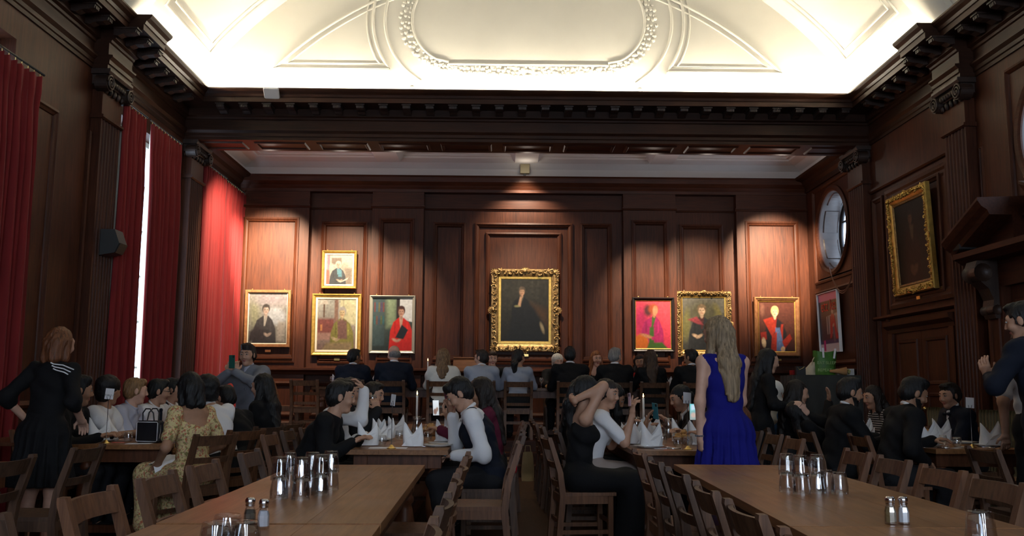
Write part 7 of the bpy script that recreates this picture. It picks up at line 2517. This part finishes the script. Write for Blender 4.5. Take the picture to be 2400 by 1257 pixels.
# --- left aisle table
sit(-1.55, 7.32, EW, 'person in black leaning over the left aisle table', lean=28, hair='black', style='fringe', top='shirt', topc='black', skin='light', head=(10, 4, 0), rh=(-1.16, 7.16, 0.80), lh=(-1.15, 7.45, 0.80), rp=(0.5, -0.6, -0.7), vox=0.013, s=1.02)
sit(-1.56, 7.98, EW, 'person in a white shirt, hand raised to the head', lean=18, hair='black', style='short', top='shirt', topc='white', collar='white', skin='light', head=(20, 10, 0), rh=(-1.17, 7.80, 1.20), rp=(0.4, 0.9, -0.8), lh=(-1.2, 8.1, 0.8), rdir=((-0.5, 0.2, 0.8), (-1, 0, 0)))
b14 = sit(-1.53, 8.56, EW, 'person in a dark suit drinking from a glass', lean=14, hair='black', style='fringe', top='suit', topc='charcoal', skin='light', head=(-22, 4, 0), rh=(-1.13, 8.36, 1.02), rp=(0.5, 0.4, -1), rdir=((-0.25, 0.12, 0.9), (-0.4, 0.8, 0.2)), rc_=0.75, lh=(-1.2, 8.6, 0.8), vox=0.014)
glass_at(-1.185, 8.42, 'glass held to the lips by the dark suit', 1.075)
sit(-1.52, 9.24, EW, 'person in a dark suit behind the one drinking', lean=24, hair='dark', style='short', top='suit', topc='black', skin='light', head=(-15, 10, 0))
b16 = sit(-0.12, 7.36, WE, 'person in navy waistcoat and white sleeves looking down', lean=18, hair='black', style='fringe', top='vest', topc='white', under='navy', skin='light', head=(5, 34, 0), lh=(-0.36, 7.24, 0.70), lp=(-0.5, -0.9, -0.3), rh=(-0.40, 7.55, 1.00),
          rp=(0.5, 0.3, -1), rdir=((-0.2, 0.0, 0.9), (-0.6, -0.6, 0)), rc_=0.5, vox=0.012, s=1.04)
phone((-0.50, 7.22, 0.72), (0.3, 0, 1), (-1, 0, 0.2), 'dark phone with lit screen in the lap of the navy waistcoat', M_BLACK, [('bg', (0.05, 0.12, 0.2), (0.3, 0.5, 0.6))])
phone((-0.455, 7.62, 1.12), (1, 0.2, 0.3), (0, 0, 1), 'maroon phone held before the navy waistcoat', mat('maroon_case', (0.16, 0.01, 0.04), rough=0.4))
sit(-0.10, 8.06, WE, 'person in maroon behind the navy waistcoat', lean=8, female=True, hair='dark', style='long', hl=0.40, top='shirt', topc='maroon', skin='tan', head=(0, 14, 0), lh=(-0.52, 7.98, 0.86), rh=(-0.5, 8.2, 0.84))
sit(-0.10, 8.80, WE, 'person in black holding up a bright phone', lean=14, female=True, hair='black', style='long', hl=0.3, top='tee', topc='black', sleeve=0.35, skin='light', head=(15, 5, 0), lh=(-0.50, 8.62, 0.95), rh=(-0.48, 8.8, 0.92), ldir=((-0.5, 0, 0.8), (0.6, 0, 0.5)))
phone((-0.615, 8.60, 1.04), (0.55, -0.8, 0.1), (0, 0, 1), 'bright phone showing two faces above the napkins', M_BLACK, SCR_W)

# --- high table, near side
HX = dict(z=ZD, vox=0.018)
HTL = dict(lh=None, rh=None)
def hi(x, who, y=13.76, rz=NS, **kw):
    k = dict(HX)
    k.update(kw)
    far = abs(rz) > 1
    yy = 14.72 if far else 14.18
    k.setdefault('lh', (x - (0.16 if not far else -0.16), yy, ZD + 0.80))
    k.setdefault('rh', (x + (0.16 if not far else -0.16), yy, ZD + 0.80))
    return sit(x, y, rz, who, **k)


hi(-2.25, 'person in a navy suit at the left of the high table', hair='black', style='short', top='suit', topc='navy', skin='brown', head=(-42, 4, 0), face=False)
hi(-1.63, 'large person in navy suit and spectacles at the high table', hair='grey', style='bald', top='suit', topc='navy', skin='fair', head=(32, 4, 0), s=1.08, glasses=True, face=False)
hi(-0.89, 'person in a white puff-sleeved blouse at the high table', female=True, hair='dirty', style='long', hl=0.26, top='blouse', topc='cream', sleeve=0.6, lowc='black', skin='fair', head=(-22, 6, 0), s=1.03)
hi(-0.30, 'person in a pale grey suit turning left', hair='dark', style='short', top='suit', topc='lightgrey', skin='fair', head=(62, 0, 0), glasses=True)
hi(0.25, 'person in a pale grey shirt, back to the hall', female=True, hair='black', style='pony', hl=0.42, top='shirt', topc='lightgrey', lowc='charcoal', skin='tan', head=(-35, 4, 0), s=1.02, face=False)
hi(1.04, 'broad person in a black suit, back to the hall', hair='black', style='short', top='suit', topc='black', skin='brown', head=(-5, 3, 0), s=1.08, face=False)
hi(1.72, 'person in black suit right of the broad one', hair='grey', style='short', top='suit', topc='black', skin='fair', head=(-38, 4, 0), s=1.06, face=False)
hi(2.27, 'person in a plain black shirt, back to the hall', female=True, hair='brown', style='long', hl=0.34, top='shirt', topc='black', skin='light', head=(8, 4, 0), s=1.03, face=False)
hi(2.90, 'person in black suit at the right end of the high table', hair='black', style='short', top='suit', topc='black', skin='tan', head=(48, 4, 0), s=1.04)
hi(-0.16, 'person in black facing the hall behind the pale suit', y=15.2, rz=SN, hair='brown', style='fringe', top='shirt', topc='black', skin='fair', head=(10, 5, 0), s=1.05)
hi(0.93, 'person in a black suit facing the hall', y=15.2, rz=SN, hair='white', style='curly', top='suit', topc='black', skin='fair', head=(15, 6, 0), s=0.98)
hi(1.57, 'person in a strappy black top facing the hall', y=15.15, rz=SN, female=True, hair='ginger', style='long', hl=0.34, top='dress', topc='black', strap=True, low='skirt', lowc='black', skin='fair', head=(12, 2, 0), s=1.06)
hi(2.30, 'person in red facing the hall', y=15.15, rz=SN, female=True, hair='dark', style='wavy', hl=0.3, top='shirt', topc='red', skin='tan', head=(-12, 8, 0), s=0.99)

# --- table right of the aisle
sit(0.70, 9.05, EW, 'person in a strappy dress seated near the steps', female=True, lean=10, hair='black', style='long', hl=0.36, top='dress', topc='black', strap=True, low='skirt', lowc='black', skin='light', head=(-8, 6, 0), lh=(1.1, 9.1, 0.8), rh=(1.1, 8.95, 0.8))
p34 = sit(0.64, 7.16, EW + 0.1, 'person in a long black dress, both hands behind the head', female=True, lean=4, hair='black', style='pony', hl=0.50, top='dress', topc='black', strap=True, low='long_skirt', lowc='black', skin='light', head=(4, 6, 0),
          rh=(0.56, 7.03, 1.14), lh=(0.56, 7.22, 1.14), rp=(0.35, 1.2, -0.55), lp=(-0.45, 1.2, -0.2), rdir=((-0.25, 0.9, 0.1), (1, 0, 0.2)), ldir=((-0.25, -0.9, 0.1), (1, 0, 0.2)), lc=0.45, rc_=0.45, vox=0.012, s=1.0)
sit(0.78, 7.88, EW, 'person in a white T-shirt raising a pink phone', female=True, lean=14, hair='dark', style='bun', top='tee', topc='white', sleeve=0.40, low='skirt', lowc='beige', skin='light', head=(-32, 8, 0), rh=(1.10, 7.66, 1.02), rp=(0.3, 0.9, -1), rdir=((0.05, 0, 1), (1, 0.3, 0)), rc_=[0.1, 0.5, 0.7, 0.8],
    lh=(1.10, 7.95, 0.9), vox=0.014)
phone((1.075, 7.655, 1.14), (1, 0.3, 0), (0, 0.1, 1), 'pink phone in the raised hand left of the candle', mat('pink_case', (0.55, 0.38, 0.45), rough=0.4), None, 0.045, 0.11)
sit(0.80, 8.46, EW, 'person bent forward holding a teal phone', female=True, lean=22, hair='black', style='hang', hl=0.26, top='tee', topc='black', sleeve=0.4, skin='tan', head=(-15, 30, 0), rh=(1.30, 8.26, 0.90), rdir=((0.25, 0, 0.8), (0.8, -0.2, 0.2)), rc_=0.25, spread=0.5, lh=(1.2, 8.55, 0.82))
phone((1.40, 8.30, 1.03), (0.8, 0.5, 0.2), (0.2, 0, 1), 'teal phone behind the candle', mat('teal_case', (0.05, 0.20, 0.24), rough=0.4))
sit(2.05, 9.12, WE, 'person in black with a white collar bending forward', female=True, lean=26, hair='black', style='bun', top='tee', topc='black', sleeve=0.3, collar='white', skin='light', head=(12, 18, 0), lh=(1.62, 8.95, 0.92), rh=(1.6, 9.15, 0.84), ldir=((-0.6, 0, 0.5), None))
sit(2.06, 8.46, WE, 'person in spectacles filming beside the blue dress', female=True, lean=14, hair='black', style='long', hl=0.3, top='tee', topc='black', sleeve=0.35, skin='light', glasses=True, head=(38, 5, 0), lh=(1.74, 8.14, 0.92), lp=(-0.6, -0.2, -0.9), ldir=((-0.1, -0.05, 1), (-0.3, 1, 0)), lc=0.4, rh=(1.65, 8.4, 0.84))
phone((1.705, 8.10, 1.03), (-0.25, -1, 0.05), (0, 0, 1), 'phone with a colourful screen held up beside the blue dress', M_BLACK, SCR_C)
sit(2.05, 7.84, WE, 'person covering the mouth with one hand', female=True, lean=12, hair='auburn', style='long', hl=0.34, top='dress', topc='black', strap=True, low='skirt', lowc='black', skin='light', head=(48, 4, 0), rh=(1.80, 7.60, 1.075), rp=(0.5, 0.5, -1), rdir=((0.9, -0.3, 0.1), (0.3, 0.9, 0.1)), rc_=0.18,
    lh=(1.7, 7.72, 0.84), vox=0.013)
# the woman in blue
w40 = person(1.60, 6.52, 0.30, 'person in a royal blue sleeveless dress, standing', z=0.02, pose='stand', female=True, hair='blonde', style='long', hl=0.40, top='dress', topc='blue', sleeve=0, low='skirt', lowc='blue', skin='fair', head=(22, 8, -6),
             lh=(1.40, 6.45, 0.82), lp=(-0.9, -0.6, 0.2), rh=(1.62, 6.86, 1.08), rp=(0.25, -0.3, -1.0), ldir=((0.05, 0.05, -1), (0.9, 0.3, 0)), lc=0.75, vox=0.0105, s=1.015, lean=2)
A_ = w40['arms'][0]
dv = Vector(A_[2]) - Vector(A_[1])
dv.normalize()
br = MB()
q_ = dv.to_track_quat('Z', 'Y')
for t in range(16):
    c = q_ @ Vector((0.034 * math.cos(t * PI / 8), 0.034 * math.sin(t * PI / 8), 0))
    br.ball((c.x, c.y, c.z), 0.0065, 6, 4)
br = br.obj('bracelet', mat('grey_beads', (0.10, 0.11, 0.14), rough=0.4))
br.location = Vector(A_[2]) - dv * 0.02
tag(br, 'grey beaded bracelet on the wrist beside the blue dress', 'bracelet')
person(2.60, 9.22, EW, 'person in black standing behind the blue dress', pose='stand', female=True, hair='black', style='long', hl=0.45, top='shirt', topc='black', low='long_skirt', lowc='black', skin='light', head=(0, 12, 0), s=0.96, rh=(2.9, 9.0, 1.05), lh=(2.92, 9.3, 1.05))

# --- table by the right wall
sit(2.88, 9.80, EW + 0.55, 'person in a cream headscarf and blue top', female=True, lean=10, hair='dark', style='hijab', top='shirt', topc='sky', skin='light', head=(0, 5, 0))
sit(2.90, 9.14, EW, 'person in black raising a hand beside the headscarf', female=True, lean=8, hair='dark', style='long', hl=0.46, top='shirt', topc='black', skin='light', head=(-4, 8, 0), rh=(3.22, 8.96, 1.10), rdir=((0.1, 0, 1), (-1, 0, 0)), rc_=0.3, lh=(3.3, 9.1, 0.8))
sit(3.06, 8.76, EW, 'small person in black leaning back, face turned up', ch=False, female=True, lean=-18, s=0.80, hair='black', style='long', hl=0.2, top='shirt', topc='black', skin='fair', head=(-12, -48, 0), glasses=True)
sit(3.06, 8.30, EW, 'person in a dinner jacket seated left of the candle', lean=12, hair='black', style='quiff', top='suit', topc='black', skin='tan', head=(-3, 10, 0), tie=('bow', 'black'), beard=True, lh=(3.5, 8.5, 0.8), rh=(3.46, 8.2, 0.8), vox=0.013, s=1.03)
sit(3.30, 7.70, EW, 'person in a dinner jacket bending over the table', lean=17, hair='black', style='quiff', top='suit', topc='black', skin='tan', head=(-4, 22, 0), tie=('bow', 'black'), beard=True, rh=(3.48, 7.52, 0.66), rp=(0.8, -0.7, -0.4), lh=(3.70, 7.85, 0.80), vox=0.012, s=1.06)
sit(4.28, 9.92, WE, 'person in a striped top facing the dinner jackets', female=True, lean=24, hair='dark', style='long', hl=0.3, top='shirt', topc='striped', skin='light', head=(12, 10, 0), lh=(3.9, 9.8, 0.8), rh=(3.9, 10.0, 0.8))
sit(4.60, 9.02, WE, 'person in a navy suit and bow tie', lean=16, hair='dark', style='short', top='suit', topc='navy', tie=('bow', 'navy'), skin='light', head=(20, 8, 0), lh=(4.2, 8.9, 0.8), rh=(4.2, 9.1, 0.8))
person(3.86, 6.42, 0.55, 'tall person in a dark suit standing at the right edge', pose='stand', hair='black', style='short', top='suit', topc='navy', low='trousers', lowc='navy', skin='light', head=(18, 12, 0), s=1.10, lh=(3.56, 6.60, 1.33), lp=(-0.9, -0.2, -0.7), ldir=((-0.35, 0.1, 0.9), (0.8, 0.5, 0)), vox=0.014, cuffs=False)
person(4.27, 7.25, 0.1, 'person in a short-sleeved white shirt, standing', pose='stand', hair='dark', style='short', top='tee', topc='white', sleeve=0.42, low='trousers', lowc='charcoal', skin='light', head=(0, 5, 0), lh=(3.98, 7.2, 0.90), rh=(4.5, 7.35, 0.9), s=1.02)
